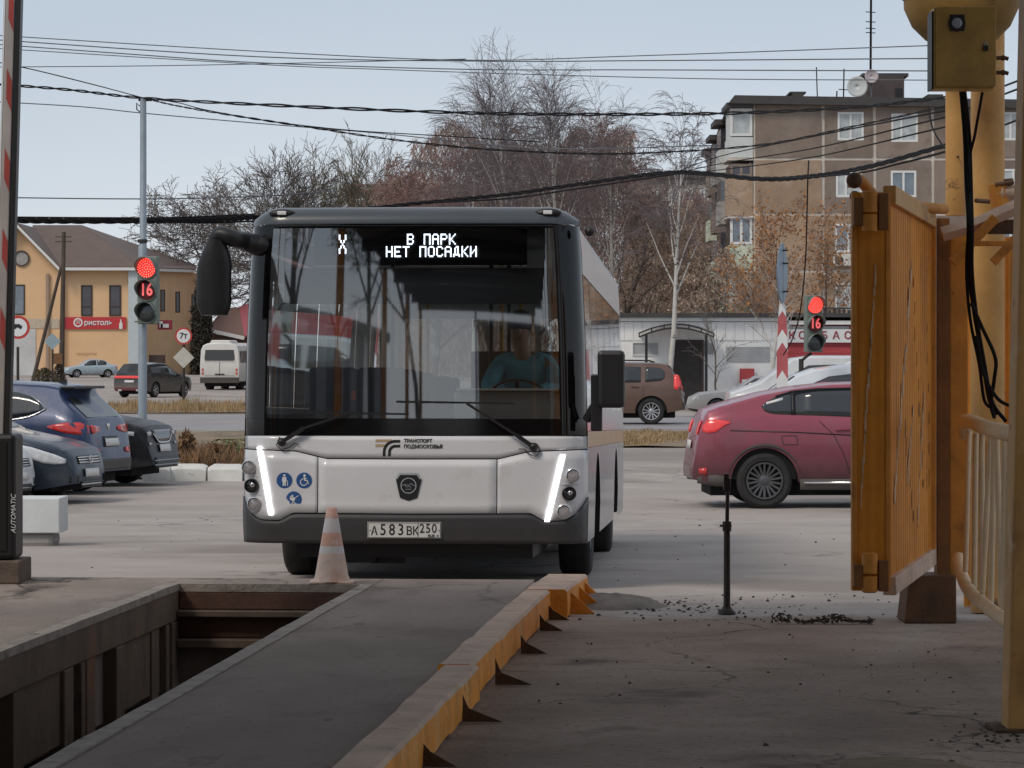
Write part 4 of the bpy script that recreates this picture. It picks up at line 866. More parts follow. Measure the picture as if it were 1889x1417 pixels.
skin('jacket', [JJ[i] for i in (0, 1, 2, 3, 7, 8, 9, 10, 11, 12)], [(0, 1), (1, 2), (2, 3), (2, 4), (4, 5), (5, 6), (2, 7), (7, 8), (8, 9)], M['teal'], dr)
skin('trousers', [JJ[i] for i in (0, 13, 14, 15, 17, 18, 19)], [(0, 1), (1, 2), (2, 3), (0, 4), (4, 5), (5, 6)], M['trousers'], dr)
b = MB(); b.ball((-.045, -.19, 1.335), .098, 16, 10, (1, 1.1, .95)); hr_ = b.build('hair', M['hair'], dr, smooth=60)
b = MB(); b.ball((-.045, -.305, 1.26), .016, 8, 6, (1, 1.4, 1.6)); b.build('nose', M['skin'], dr, smooth=60)
for s in (-1, 1):
    b = MB(); b.ball((-.045 + s * .032, -.292, 1.285), .010, 8, 6); b.build('eye', M['ink'], dr)
    b = MB(); b.ball((-.045 + s * .088, -.2, 1.27), .024, 8, 6, (.4, .8, 1.3)); b.build('ear', M['skin'], dr, smooth=60)
    hx = -.16 if s < 0 else .1
    for k in range(5):                                       # fingers closed on the wheel rim
        x = hx + (k - 2) * .021; l_ = (.055, .07, .075, .07, .05)[k]
        b = MB(); b.tube([(x, -.45, .82), (x, -.45 - l_ * .6, .835), (x, -.45 - l_ * .8, .81), (x, -.45 - l_ * .5, .79)] if k else [(x, -.44, .82), (x + .02 * s, -.46, .85), (x + .03 * s, -.49, .84)], [.010, .009, .008, .007][:4 if k else 3], 7); b.build('finger', M['skin'], dr, smooth=60)
b = MB(); b.box(-.045 - .02, -.045 + .02, -.296, -.288, 1.205, 1.212); b.build('mouth', mat('lips', (.25, .09, .08), .6, var=0), dr)
# ================================================================== CARS
M['car_glass'] = mat('car_window_glass', (.018, .022, .026), .14, var=0, coat=.4, spec=.8)
M['tail'] = mat('tail_lamp', (.55, .03, .025), .15, var=.25, s=18, coat=.8)
M['tail_lit'] = mat('tail_lamp_lit', (.7, .05, .05), .2, var=.1, s=20, coat=.6, emit=((1, .05, .05), .14))
M['head'] = mat('head_lamp', (.62, .64, .66), .12, var=.18, s=14, coat=.8)
M['cladding'] = mat('grey_cladding', (.055, .05, .048), .7, var=.15, s=4, low=('7d746b', 0., .6, .5))
M['alloy'] = mat('alloy_rim', (.42, .42, .43), .35, metal=.6, var=.1, s=6)
M['alloy_dark'] = mat('dark_alloy_rim', (.10, .10, .105), .4, metal=.5, var=.2, s=8)
M['arch'] = mat('wheel_well', (.008, .008, .008), .95, var=0)
def paint(name, col, metal=.35, rough=.32, low=('857a70', .25, 1.0, .55), coat=.45):
    return mat('paint_' + name, col, rough, metal=metal, var=.05, s=1.2, coat=coat, spec=.3 if not coat else .5, low=low, spots=((tuple(.7 * c + .05 for c in col), 2.3, .5, .75), (tuple(.8 * c + .09 for c in col), 19, .66, .78)))

class Car:
    """car body lofted from side profiles; x runs forward, nose at +L/2"""
    def __init__(s, label, group, loc, yaw, L, H, hw, top, belt, wheels, wr, body, name='parked_car', cat='car', sill=.26, tum=.34, scale=1., nose_w=.74, tail_w=.78, lamp_m='tail'):
        s.L, s.H, s.hw, s.top_t, s.belt_t, s.wheels, s.wr, s.sill, s.tum, s.nose_w, s.tail_w = L, H, hw, top, belt, wheels, wr, sill, tum, nose_w, tail_w
        s.m = body; s.lamp = lamp_m
        s.o = thing(name, label, cat, loc, (0, 0, yaw), group)
        if scale != 1: s.o.scale = (scale,) * 3
    # profile functions --------------------------------------------------
    def top(s, x): return itp(s.top_t, x)
    def belt(s, x): return min(itp(s.belt_t, x), s.top(x) - .004)
    def zb(s, x, flat=False):
        z = s.sill; e = min(x + s.L / 2, s.L / 2 - x); z += max(0, .5 - e) * .18
        if not flat:
            for a in s.wheels:
                d = abs(x - a); R = s.wr + .075
                if d < R: z = max(z, s.wr + math.sqrt(R * R - d * d) * .98)
        return min(z, s.belt(x) - .02)
    def w(s, x):
        e0, e1 = x + s.L / 2, s.L / 2 - x; k = 1.
        if e0 < .5: k = s.tail_w + (1 - s.tail_w) * math.sqrt(max(0, 1 - (1 - e0 / .5) ** 2))
        if e1 < .75: k = min(k, s.nose_w + (1 - s.nose_w) * math.sqrt(max(0, 1 - (1 - e1 / .75) ** 2)))
        return s.hw * k
    def sec(s, z): return 1 - .07 * max(0, (.62 - z) / .45) ** 1.6 - .035 * max(0, (z - .72) / .35) ** 1.5
    def yside(s, x, z):
        b = s.belt(x); w = s.w(x)
        if z <= b: return w * s.sec(z)
        return w * s.sec(b) - .012 - s.tum * (z - b)
    def section(s, x):
        t, b, z0, w = s.top(x), s.belt(x), s.zb(x), s.w(x); p = []
        for i in range(8): z = z0 + (b - z0) * i / 7; p.append((w * s.sec(z), z))
        h = t - b; yr = max(.2, s.yside(x, b + max(0, h - .05)) - (.02 if h < .1 else 0))
        for i in range(1, 5): k = i / 4; z = b + max(0, h - .05) * k; p.append((w * s.sec(b) - .012 - s.tum * (z - b), z))
        p += [(yr - .035, t - min(.02, h * .3)), (yr * .82, t - min(.006, h * .1)), (yr * .5, t + .008 if h > .2 else t + .004), (0, t + (.014 if h > .2 else .010))]
        return p
    def body(s, cut=None):
        xs = set(-s.L / 2 + s.L * i / 70 for i in range(71))
        for t in (s.top_t, s.belt_t): xs |= set(x for x, _ in t)
        for a in s.wheels:
            xs |= set(a + (s.wr + .075) * math.sin(rad(q)) for q in range(-90, 91, 10))
        for e in (.004, .015, .03, .05, .08, .12, .16, .2, .26, .32, .4): xs |= {-s.L / 2 + e, s.L / 2 - e}
        xs = sorted(x for x in xs if -s.L / 2 <= x <= s.L / 2); u = [xs[0]]
        for x in xs[1:]:
            if x - u[-1] > .003: u.append(x)
        rows = []
        for x in u:
            q = s.section(x); rows.append([Vector((x, y, z)) for y, z in q] + [Vector((x, -y, z)) for y, z in reversed(q[:-1])])
        b = MB(); b.grid(rows); n = len(rows[0]); b.f += [tuple(range(n)), tuple(range((len(rows) - 1) * n, len(rows) * n))]
        s.bo = b.build('body', s.m, s.o, smooth=28)
        b = MB(); b.box(-s.L / 2 + .25, s.L / 2 - .35, -s.hw + .24, s.hw - .24, .17, .62)
        for a in s.wheels: b.box(a - s.wr - .06, a + s.wr + .06, -s.hw + .06, s.hw - .06, s.wr + .02, min(s.wr * 2 + .07, itp(s.belt_t, a) - .06))
        b.build('underbody', M['arch'], s.o)
        return s
    # draped pieces --------------------------------------------------------
    def drape(s, name, cols, m, off=.008, nz=4, sides=(1, -1), parent=None, label=None):
        """cols: (x, zlo, zhi) along the side"""
        for sg in sides:
            rows = [[Vector((x, sg * (s.yside(x, lo + (hi - lo) * j / nz) + off), lo + (hi - lo) * j / nz)) for j in range(nz + 1)] for x, lo, hi in cols]
            o = MB().grid(rows).build(name, m, parent or s.o, smooth=60, thick=.006)
            if label: o['label'] = label
    def xend(s, y, z, front):
        """where the body's end surface is at height z, y from the middle"""
        N = 160; last = 0
        for i in range(N + 1):
            e = 1.5 * (i / N) ** 1.6; x = (s.L / 2 - e) if front else (-s.L / 2 + e)
            if s.top(x) >= z and s.yside(x, min(z, s.belt(x))) >= abs(y): return x
        return x
    def end(s, name, cols, m, front, off=.012, nz=4, parent=None, ny=0):
        """cols: (y, zlo, zhi) across the nose or the tail"""
        sg = 1 if front else -1
        rows = [[Vector((s.xend(y, lo + (hi - lo) * j / nz, front) + sg * off, y, lo + (hi - lo) * j / nz)) for j in range(nz + 1)] for y, lo, hi in cols]
        return MB().grid(rows).build(name, m, parent or s.o, smooth=50, thick=.01)
    def deck(s, name, cols, m, off=.01, nx=4):
        """cols: (y, x0, x1) on the upper surface (rear glass, windscreen)"""
        rows = []
        for y, x0, x1 in cols:
            r = []
            for j in range(nx + 1):
                x = x0 + (x1 - x0) * j / nx; k = max(0, abs(y) / max(.3, s.yside(x, s.top(x) - .05)) - .6); r.append(Vector((x, y, s.top(x) + off - .05 * k * k)))
            rows.append(r)
        return MB().grid(rows).build(name, m, s.o, smooth=50)
    def cols(s, y0, y1, lo, hi, n=10):
        return [(y0 + (y1 - y0) * i / n, lo, hi) for i in range(n + 1)]
    def wheel(s, spokes=5, rim=None, double=False, sides=(1, -1)):
        rim = rim or M['alloy']; R = s.wr; rr = R * .66; me = None
        for a in s.wheels:
            for sg in sides:
                y = sg * (s.hw - .125)
                if me is None:
                    me = wheel_mesh(R, .23, rr).mesh('wheel', M['rubber'], 35); me.transform(Matrix.Rotation(rad(90), 4, 'Z'))
                    b = MB(); b.lathe([(rr + .004, .115), (rr - .01, .118), (rr - .025, .10), (rr - .03, .02), (.02, .0), (.001, .0)], 30, (0, 0, 0), 'y', cap=False); mr = b.mesh('rim', M['alloy_dark'] if rim != M['alloy_dark'] else M['black'], 40)
                    b = MB(); n = spokes
                    for i in range(n):
                        for dd in ((-.12, .12) if double else (0,)):
                            t = 2 * math.pi * i / n + dd * (10 / n) ; t2 = 2 * math.pi * i / n + dd * (10 / n) * 1.25
                            b.bar((.05 * math.cos(t), .075, .05 * math.sin(t)), ((rr - .012) * math.cos(t2), .105, (rr - .012) * math.sin(t2)), .028 if double else min(.07, rr * 1.5 / n), .02, up=(0, 1, 0))
                    b.lathe([(.07, .06), (.07, .09), (.045, .10), (.001, .10)], 16, (0, 0, 0), 'y'); b.lathe([(rr + .002, .112), (rr + .002, .121), (rr - .02, .119), (rr - .022, .105)], 30, (0, 0, 0), 'y', cap=False); ms = b.mesh('spokes', rim, 35)
                wo = inst('wheel', me, s.o, (a, y, R)); r_ = 0 if sg > 0 else math.pi
                inst('rim', mr, wo, rot=(0, 0, r_)); inst('spokes', ms, wo, rot=(0, 0, r_))
    def seam(s, pts, sides=(1, -1)):
        """dark door gap along (x, z) points"""
        for sg in sides:
            b = MB()
            for (x0, z0), (x1, z1) in zip(pts, pts[1:]):
                for k in range(4):
                    a, c = k / 4, (k + 1) / 4; p = (x0 + (x1 - x0) * a, z0 + (z1 - z0) * a); q = (x0 + (x1 - x0) * c, z0 + (z1 - z0) * c)
                    b.bar((p[0], sg * (s.yside(*p) + .001), p[1]), (q[0], sg * (s.yside(*q) + .001), q[1]), .009, .006, up=(0, 1, 0))
            b.build('door_gap', M['black'], s.o)
    def handle(s, x, z, m=None):
        for sg in (1, -1):
            y = s.yside(x, z); b = MB(); b.box(x - .10, x + .10, sg * y - .012, sg * y + .03 * sg if sg > 0 else sg * y + .012, z - .014, z + .014) if False else b.bar((x - .1, sg * (y + .018), z), (x + .1, sg * (y + .018), z + .01), .026, .03, up=(0, 1, 0)); b.build('door_handle', m or s.m, s.o, bevel=.006)
    def mirror(s, x, z):
        for sg in (1, -1):
            y = s.yside(x, z); b = MB(); b.ball((x, sg * (y + .12), z + .02), .1, 12, 8, (.75, 1, .68)); b.bar((x + .02, sg * y, z - .02), (x, sg * (y + .1), z), .04, .05); b.build('wing_mirror', s.m, s.o, smooth=60)
    def plate(s, front, z, y=0):
        o = s.end('number_plate', s.cols(y - .26, y + .26, z - .056, z + .056, 6), M['plate'], front, .028, 2); return o

def place(px, D, dx_local, yaw, L):
    """world location of a car's middle when the point dx_local (along its axis) shows at px"""
    x = XD(px, D); ox = x - dx_local * math.cos(yaw); oy = D - dx_local * math.sin(yaw); return (ox, oy, gw(ox, oy))

# --- crimson coupe-crossover crossing behind the bus, seen from its side ------------------------------------------
L = 4.88; h = L / 2
red = Car('dusty crimson sloping-roof crossover on the forecourt, cut off by the ochre gate', None, place(1397, 43.8 + .95, -1.48, rad(1.5), L), rad(1.5), L, 1.70, .985,
    [(-h, .56), (-h + .02, .70), (-h + .05, .90), (-h + .10, 1.10), (-h + .16, 1.25), (-h + .22, 1.33), (-h + .36, 1.385), (-h + .6, 1.45), (-h + .95, 1.545), (-h + 1.4, 1.63), (-h + 1.9, 1.685), (-h + 2.3, 1.695), (-h + 2.8, 1.66), (-h + 3.2, 1.52), (-h + 3.75, 1.16), (-h + 4.4, 1.05), (-h + 4.75, .9), (h - .03, .7), (h, .5)],
    [(-h, .54), (-h + .10, 1.02), (-h + .22, 1.17), (-h + .5, 1.24), (-h + 1.0, 1.25), (-h + 2.6, 1.16), (-h + 3.6, 1.08), (h - .3, .9), (h, .5)], (-1.48, 1.45), .375, paint('crimson', (.32, .065, .10), .2, .3, ('2c2323', .3, 1.2, .92)), sill=.30, name='passing_car')
red.body()
q = [(-h + .93, 1.375, 1.385), (-h + .97, 1.315, 1.42), (-h + 1.03, 1.285, 1.455), (-h + 1.12, 1.27, 1.50), (-h + 1.3, 1.262, 1.555), (-h + 1.34, 1.261, 1.565)]
red.drape('quarter_window', q, M['car_glass']); red.drape('window_pillar', [(-h + 1.335, 1.26, 1.568), (-h + 1.375, 1.26, 1.574)], M['black'], .011); red.drape('window_pillar', [(-h + 2.215, 1.228, 1.612), (-h + 2.305, 1.225, 1.606)], M['black'], .011)
red.drape('side_window', [(-h + 1.37, 1.26, 1.572), (-h + 1.7, 1.25, 1.60), (-h + 2.1, 1.235, 1.612), (-h + 2.22, 1.23, 1.61)], M['car_glass'])
red.drape('side_window', [(-h + 2.30, 1.225, 1.605), (-h + 2.7, 1.20, 1.57), (-h + 3.1, 1.18, 1.42), (-h + 3.4, 1.165, 1.25)], M['car_glass'])
red.drape('window_trim', [(-h + 1.12, 1.505, 1.52), (-h + 1.34, 1.568, 1.588), (-h + 1.7, 1.603, 1.622), (-h + 2.22, 1.614, 1.63)], M['black'], .012, 1)
red.drape('painted_reflection', [(-h + .99, 1.40, 1.43), (-h + 1.15, 1.44, 1.475), (-h + 1.22, 1.46, 1.495)], M['white_paint'], .016, 1)  # painted glint: white strip laid over the quarter glass as its reflection
red.drape('tail_lamp', [(-h + .13, 1.04, 1.11), (-h + .20, 1.015, 1.19), (-h + .30, 1.03, 1.20), (-h + .42, 1.12, 1.185), (-h + .50, 1.15, 1.17)], M['tail_lit'], .010)
red.end('tail_lamp', [(-.80, .99, 1.19), (-.7, 1.0, 1.18), (-.5, 1.03, 1.15)], M['tail_lit'], False); red.end('tail_lamp', [(.5, 1.03, 1.15), (.7, 1.0, 1.18), (.80, .99, 1.19)], M['tail_lit'], False)
red.drape('crease_shade_strip', [(-h + .5, 1.045, 1.058), (-h + 1.4, 1.02, 1.034), (-h + 2.4, .965, .98)], M['black'], .002, 1)  # shade of the body crease drawn as a black strip on the smooth side
red.drape('arch_trim', [(-1.48 + .50 * math.sin(rad(t)), .375 + .455 * math.cos(rad(t)), .375 + .50 * math.cos(rad(t))) for t in range(-78, 79, 12)], M['cladding'], .010, 1)
red.drape('sill_trim', [(-.95, .33, .36), (.9, .33, .36)], M['chrome'], .03, 1); red.drape('sill_cladding', [(-1.0, .25, .40), (.95, .25, .40)], M['cladding'], .014, 2)
red.drape('bumper_cladding', [(-h + .06, .34, .42), (-h + .3, .30, .46), (-h + .5, .30, .42)], M['cladding'], .010, 2); red.drape('reflector', [(-h + .08, .47, .54), (-h + .18, .45, .55)], M['tail'], .012, 1)
red.seam([(-.30, .40), (-.42, .75), (-.55, 1.0), (-.78, 1.22)]); red.seam([(.35, .40), (.33, 1.22)])
red.seam([(-1.25, .98), (-1.05, .98), (-1.03, .86), (-1.23, .86), (-1.25, .98)])
red.handle(-.42, 1.06); red.handle(.75, 1.04); red.mirror(1.05, 1.2); red.plate(False, .85); red.wheel(9, M['alloy_dark'], True)

# --- three cars parked side by side at the left ------------------------------------------------------------------
yw = rad(-13)
def sedan(label, px, D, col, key, lampm='head'):
    L = 4.5; h = L / 2
    c = Car(label, 'cars parked at the left', place(px, D, h - .02, yw, L), yw, L, 1.47, .865,
        [(-h, .55), (-h + .05, .85), (-h + .15, 1.0), (-h + .75, 1.05), (-h + 1.35, 1.36), (-h + 1.9, 1.465), (-h + 2.4, 1.46), (-h + 3.25, 1.03), (h - .75, .93), (h - .35, .85), (h - .14, .76), (h - .05, .66), (h - .01, .52), (h, .42)],
        [(-h, .52), (-h + .15, .92), (-h + .8, .96), (h - 1.3, .91), (h - .7, .84), (h - .3, .75), (h - .1, .62), (h, .40)], (-1.34, 1.33), .315, paint(key, col, .2, .33, ('5f6064', .12, .5, .2), .25), sill=.2, nose_w=.62)
    c.body()
    c.drape('side_window', [(-h + 1.2, .985, 1.2), (-h + 1.5, .985, 1.36), (-h + 2.0, .975, 1.41)], M['car_glass']); c.drape('side_window', [(-h + 2.06, .975, 1.41), (-h + 2.5, .96, 1.38), (-h + 3.05, .945, 1.06)], M['car_glass'])
    c.deck('windscreen', [(y, h - 2.05, h - 1.28) for y in (-.62, -.35, 0, .35, .62)], M['car_glass'])
    c.drape('headlight', [(h - .80, .775, .80), (h - .72, .70, .83), (h - .55, .63, .80), (h - .38, .575, .745), (h - .24, .56, .70), (h - .15, .565, .655), (h - .10, .58, .625)], M['head'], .012)
    for sg in (1, -1):
        c.end('fog_lamp', [(sg * .66, .30, .40), (sg * .5, .30, .40)], M['black'], True)
    for z0 in (.575, .61, .645): c.end('grille_bar', c.cols(-.42, .42, z0 - .009, z0 + .009, 8), M['chrome'], True, .022, 1)
    c.end('grille', c.cols(-.43, .43, .555, .665, 8), M['black'], True, .006); c.end('lower_grille', c.cols(-.40, .40, .22, .32, 8), M['black'], True, .01)
    c.end('lower_bar', c.cols(-.4, .4, .262, .278, 8), M['chrome'], True, .02, 1)
    o = MB().lathe([(.05, .02), (.06, .01), (.05, 0), (.04, .01), (.05, .02)], 16, (0, 0, 0), 'x', cap=False).build('badge', M['chrome'], c.o, smooth=60); o.location = (c.xend(0, .61, True) + .03, 0, .61)
    c.plate(True, .43); c.mirror(h - 1.45, .98); c.wheel(5, M['alloy']); c.seam([(h - 1.55, .3), (h - 1.5, .9)])
    return c
sedan('dark steel blue sedan with white headlight parked nose out behind the white block', 165, 45.6, (.020, .034, .055), 'steel_blue')
sedan('white saloon parked behind the boom barrier cabinet, only its nose showing', 34, 44.0, (.62, .63, .64), 'white_left')

L = 4.48; h = L / 2; D = 48.6; yw2 = rad(180 - 15)
blue = Car('indigo blue crossover parked tail out with red tail lamp and chrome window line', 'cars parked at the left', place(206, D, -h + .03, yw2, L), yw2, L, 1.66, .925,
    [(-h, .48), (-h + .02, .62), (-h + .05, .80), (-h + .09, 1.0), (-h + .14, 1.12), (-h + .30, 1.26), (-h + .50, 1.44), (-h + .56, 1.53), (-h + .58, 1.60), (-h + .8, 1.635), (-h + 1.5, 1.67), (-h + 2.2, 1.655), (-h + 2.7, 1.53), (-h + 3.35, 1.13), (h - .4, .98), (h - .08, .8), (h, .5)],
    [(-h, .45), (-h + .1, .92), (-h + .3, 1.04), (-h + .9, 1.07), (-h + 2.5, 1.0), (-h + 3.4, .96), (h - .3, .86), (h, .45)], (-1.36, 1.31), .345, paint('indigo', (.017, .036, .10), .2, .3, ('655f70', .25, .8, .6)), sill=.25, tail_w=.72)
blue.body()
blue.drape('side_window', [(-h + .78, 1.27, 1.285), (-h + .86, 1.22, 1.37), (-h + 1.0, 1.165, 1.455), (-h + 1.2, 1.13, 1.51), (-h + 1.6, 1.10, 1.55), (-h + 2.1, 1.085, 1.545), (-h + 2.5, 1.07, 1.44), (-h + 3.0, 1.05, 1.15)], M['car_glass'])
blue.drape('window_trim', [(-h + .74, 1.262, 1.29), (-h + .86, 1.195, 1.222), (-h + 1.0, 1.14, 1.167), (-h + 1.2, 1.105, 1.132), (-h + 1.6, 1.078, 1.102), (-h + 3.0, 1.028, 1.05)], M['chrome'], .014, 1)
blue.drape('window_trim', [(-h + .74, 1.275, 1.295), (-h + .86, 1.37, 1.392), (-h + 1.0, 1.455, 1.478)], M['chrome'], .014, 1)
blue.drape('tail_lamp', [(-h + .08, .90, 1.02), (-h + .2, .895, 1.075), (-h + .4, .92, 1.07), (-h + .55, .96, 1.05), (-h + .68, 1.0, 1.02)], M['tail'], .012)
for sg in (1, -1):
    blue.end('tail_lamp', [(sg * .68, .90, 1.03), (sg * .5, .92, 1.02), (sg * .34, .95, 1.0)], M['tail'], False); blue.end('reflector', [(sg * .68, .60, .70), (sg * .5, .62, .68)], M['tail'], False)
blue.deck('rear_window', [(y, -h + .16, -h + .49) for y in (-.62, -.4, 0, .4, .62)], M['car_glass'])
b = MB(); b.box(-h + .38, -h + .66, -.60, .60, 1.565, 1.605); b.build('spoiler', M['black'], blue.o, bevel=.012)
blue.end('tailgate_recess', blue.cols(-.30, .30, .70, .86, 6), M['black'], False, .004); blue.plate(False, .77); blue.end('bumper_cladding', blue.cols(-.72, .72, .36, .52, 10), M['cladding'], False, .008)
o = MB().lathe([(.05, .0), (.05, -.012), (.001, -.014)], 16, (0, 0, 0), 'x').build('badge', M['chrome'], blue.o); o.location = (blue.xend(0, 1.0, False) - .004, 0, 1.0)
blue.wheel(5, M['alloy']); blue.seam([(-h + 1.5, .4), (-h + 1.45, .8), (-h + 1.3, 1.1)]); blue.handle(-h + 1.7, .98)
b = MB(); b.prism([(0, 0), (.16, 0), (.03, .07), (.0, .07)], (-h + .75, -.02, 1.635), (1, 0, 0), (0, 0, 1), (0, .04, 0)); b.build('roof_aerial', M['black'], blue.o)

L = 4.7; h = L / 2; D = 51.6; yw3 = rad(-12)
sk = Car('near-black crossover with broad chrome-edged grille parked nearest the kerb blocks', 'cars parked at the left', place(306, D, h - .01, yw3, L), yw3, L, 1.66, .94,
    [(-h, .5), (-h + .06, 1.0), (-h + .4, 1.5), (-h + .7, 1.62), (-h + 2.2, 1.65), (-h + 2.7, 1.54), (-h + 3.45, 1.14), (h - .8, 1.075), (h - .4, 1.02), (h - .17, .95), (h - .09, .86), (h - .05, .62), (h - .02, .5), (h, .40)],
    [(-h, .48), (-h + .1, 1.0), (h - 1.3, 1.02), (h - .7, .97), (h - .25, .88), (h - .06, .62), (h, .38)], (-1.4, 1.39), .35, paint('near_black', (.007, .008, .011), .0, .35, None, 0), sill=.25, nose_w=.66)
sk.body(); sk.deck('windscreen', [(y, h - 2.0, h - 1.3) for y in (-.65, -.35, 0, .35, .65)], M['car_glass'])
sk.drape('side_window', [(-h + .7, 1.1, 1.5), (-h + 2.3, 1.06, 1.55), (-h + 3.2, 1.05, 1.2)], M['car_glass'])
sk.drape('headlight', [(h - .62, .85, .89), (h - .45, .82, .88), (h - .25, .80, .865)], M['head'], .012, 2)
for sg in (1, -1):
    sk.end('headlight', [(sg * .72, .80, .86), (sg * .6, .80, .865), (sg * .5, .80, .855)], M['lens_clear'], True); sk.end('fog_lamp', [(sg * .70, .655, .69), (sg * .54, .655, .695)], M['lens_clear'], True)
sk.end('grille', [(y, .70 + .10 * max(0, abs(y) - .28) / .17, .885) for y in [-.45 + .09 * i for i in range(11)]], M['black_gloss'], True, .014)
sk.end('grille_edge', [(y, .675 + .13 * max(0, abs(y) - .26) / .2, .70 + .13 * max(0, abs(y) - .26) / .2) for y in [-.47 + .094 * i for i in range(11)]], M['chrome'], True, .024, 1)
for z0 in (.33, .40): sk.end('lower_bar', sk.cols(-.62, .62, z0, z0 + .018, 10), M['zinc'], True, .024, 1)
sk.end('lower_grille', sk.cols(-.55, .55, .29, .46, 10), M['black'], True, .008); sk.plate(True, .60); sk.wheel(5, M['alloy']); sk.mirror(h - 1.5, 1.08)

# --- traffic on the street --------------------------------------------------------------------------------------
L = 4.34; h = L / 2; D = 87.4; yw4 = rad(180 - 4)
du = Car('dusty brown off-roader on the street with its spare-free tail towards the canopy', None, place(1262, D, -h, yw4, L), yw4, L, 1.69, .91,
    [(-h, .5), (-h + .03, .8), (-h + .07, 1.0), (-h + .12, 1.1), (-h + .35, 1.5), (-h + .45, 1.6), (-h + .8, 1.64), (-h + 2.2, 1.65), (-h + 2.6, 1.56), (-h + 3.2, 1.12), (h - .3, .98), (h - .05, .8), (h, .5)],
    [(-h, .48), (-h + .1, 1.0), (-h + 1., 1.06), (h - 1.3, 1.0), (h - .3, .9), (h, .48)], (-1.31, 1.36), .35, paint('brown', (.11, .055, .042), .15, .45, ('6a5848', .3, 1.3, .45)), sill=.30, name='passing_car', tail_w=.84)
du.body(); du.drape('quarter_window', [(-h + .5, 1.25, 1.4), (-h + .6, 1.17, 1.5), (-h + .95, 1.13, 1.53), (-h + 1.02, 1.13, 1.53)], M['car_glass']); du.drape('side_window', [(-h + 1.14, 1.12, 1.53), (-h + 1.9, 1.10, 1.54)], M['car_glass']); du.drape('side_window', [(-h + 2.0, 1.1, 1.53), (-h + 2.4, 1.08, 1.48), (-h + 2.8, 1.07, 1.25)], M['car_glass'])
du.drape('tail_lamp', [(-h + .09, 1.0, 1.12), (-h + .16, .92, 1.3), (-h + .26, .95, 1.33)], M['tail_lit'], .012); du.end('tail_lamp', [(-.78, .9, 1.15), (-.66, .9, 1.12)], M['tail_lit'], False); du.end('tail_lamp', [(.66, .9, 1.12), (.78, .9, 1.15)], M['tail_lit'], False)
du.deck('rear_window', [(y, -h + .14, -h + .42) for y in (-.6, -.3, 0, .3, .6)], M['car_glass']); du.end('bumper_cladding', du.cols(-.78, .78, .38, .58, 10), M['cladding'], False, .012)
for sg in (1, -1):
    b = MB(); b.tube([(-h + .8, sg * .62, 1.655), (-h + .95, sg * .62, 1.70), (-h + 2.0, sg * .62, 1.71), (-h + 2.2, sg * .62, 1.66)], .02, 8); b.build('roof_rail', M['black'], du.o, smooth=60)
du.wheel(6, M['alloy'], True); du.seam([(-h + 1.08, .5), (-h + 1.06, 1.1)]); du.seam([(-h + 1.95, .4), (-h + 1.95, 1.1)]); du.plate(False, .8); du.handle(-h + 1.3, 1.0)

L = 4.3; h = L / 2; D = 98
sv = Car('old silver hatchback on the street between the brown off-roader and the crimson car', None, place(1256, D, h - .05, rad(180 + 2), L), rad(182), L, 1.40, .84,
    [(-h, .5), (-h + .04, .9), (-h + .3, 1.0), (-h + .75, 1.3), (-h + 1.2, 1.39), (-h + 2.0, 1.39), (-h + 2.7, .98), (h - .4, .84), (h - .06, .68), (h, .45)],
    [(-h, .48), (-h + .1, .88), (h - 1.3, .88), (h - .3, .76), (h, .42)], (-1.25, 1.22), .30, paint('old_silver', (.40, .40, .41), .4, .35), sill=.22, name='passing_car', scale=.88)
sv.body(); sv.drape('side_window', [(-h + .8, .97, 1.22), (-h + 1.05, .96, 1.31), (-h + 1.45, .95, 1.33)], M['car_glass']); sv.drape('side_window', [(-h + 1.52, .95, 1.33), (-h + 2.05, .93, 1.32), (-h + 2.5, .91, 1.05)], M['car_glass']); sv.wheel(5); sv.mirror(h - 1.7, .95)
sv.drape('headlight', [(h - .3, .6, .7), (h - .12, .58, .66)], M['head']); sv.seam([(-h + 1.48, .3), (-h + 1.48, .92)])

L = 4.5; h = L / 2; D = 60.0
wv = Car('white minivan with roof rails and short nose waiting behind the crimson crossover', None, place(1352, D, h, rad(180), L), rad(180), L, 1.86, .93,
    [(-h, .5), (-h + .06, 1.2), (-h + .2, 1.75), (-h + .6, 1.84), (-h + 2.4, 1.86), (-h + 3.05, 1.78), (-h + 3.4, 1.66), (h - .42, 1.20), (h - .2, 1.06), (h - .05, .8), (h, .5)],
    [(-h, .48), (-h + .1, 1.15), (h - 1.3, 1.15), (h - .3, 1.02), (h, .48)], (-1.38, 1.36), .34, paint('white_estate', (.66, .70, .73), .05, .3), sill=.25, name='passing_van', cat='van')
wv.body(); wv.drape('side_window', [(-h + .4, 1.25, 1.6), (-h + 1.2, 1.23, 1.70), (-h + 2.2, 1.22, 1.70)], M['car_glass']); wv.drape('side_window', [(-h + 2.28, 1.22, 1.70), (-h + 2.8, 1.21, 1.64), (-h + 3.5, 1.20, 1.34)], M['car_glass']); wv.deck('windscreen', [(y, h - 1.08, h - .46) for y in (-.65, 0, .65)], M['car_glass'])
for sg in (1, -1):
    b = MB(); b.tube([(-h + .5, sg * .6, 1.845), (-h + .65, sg * .6, 1.89), (-h + 2.2, sg * .6, 1.91), (-h + 2.4, sg * .6, 1.85)], .018, 8); b.build('roof_rail', M['white_paint'], wv.o, smooth=60)
wv.wheel(5); wv.mirror(h - .75, 1.32)
L = 5.0; h = L / 2; D = 76
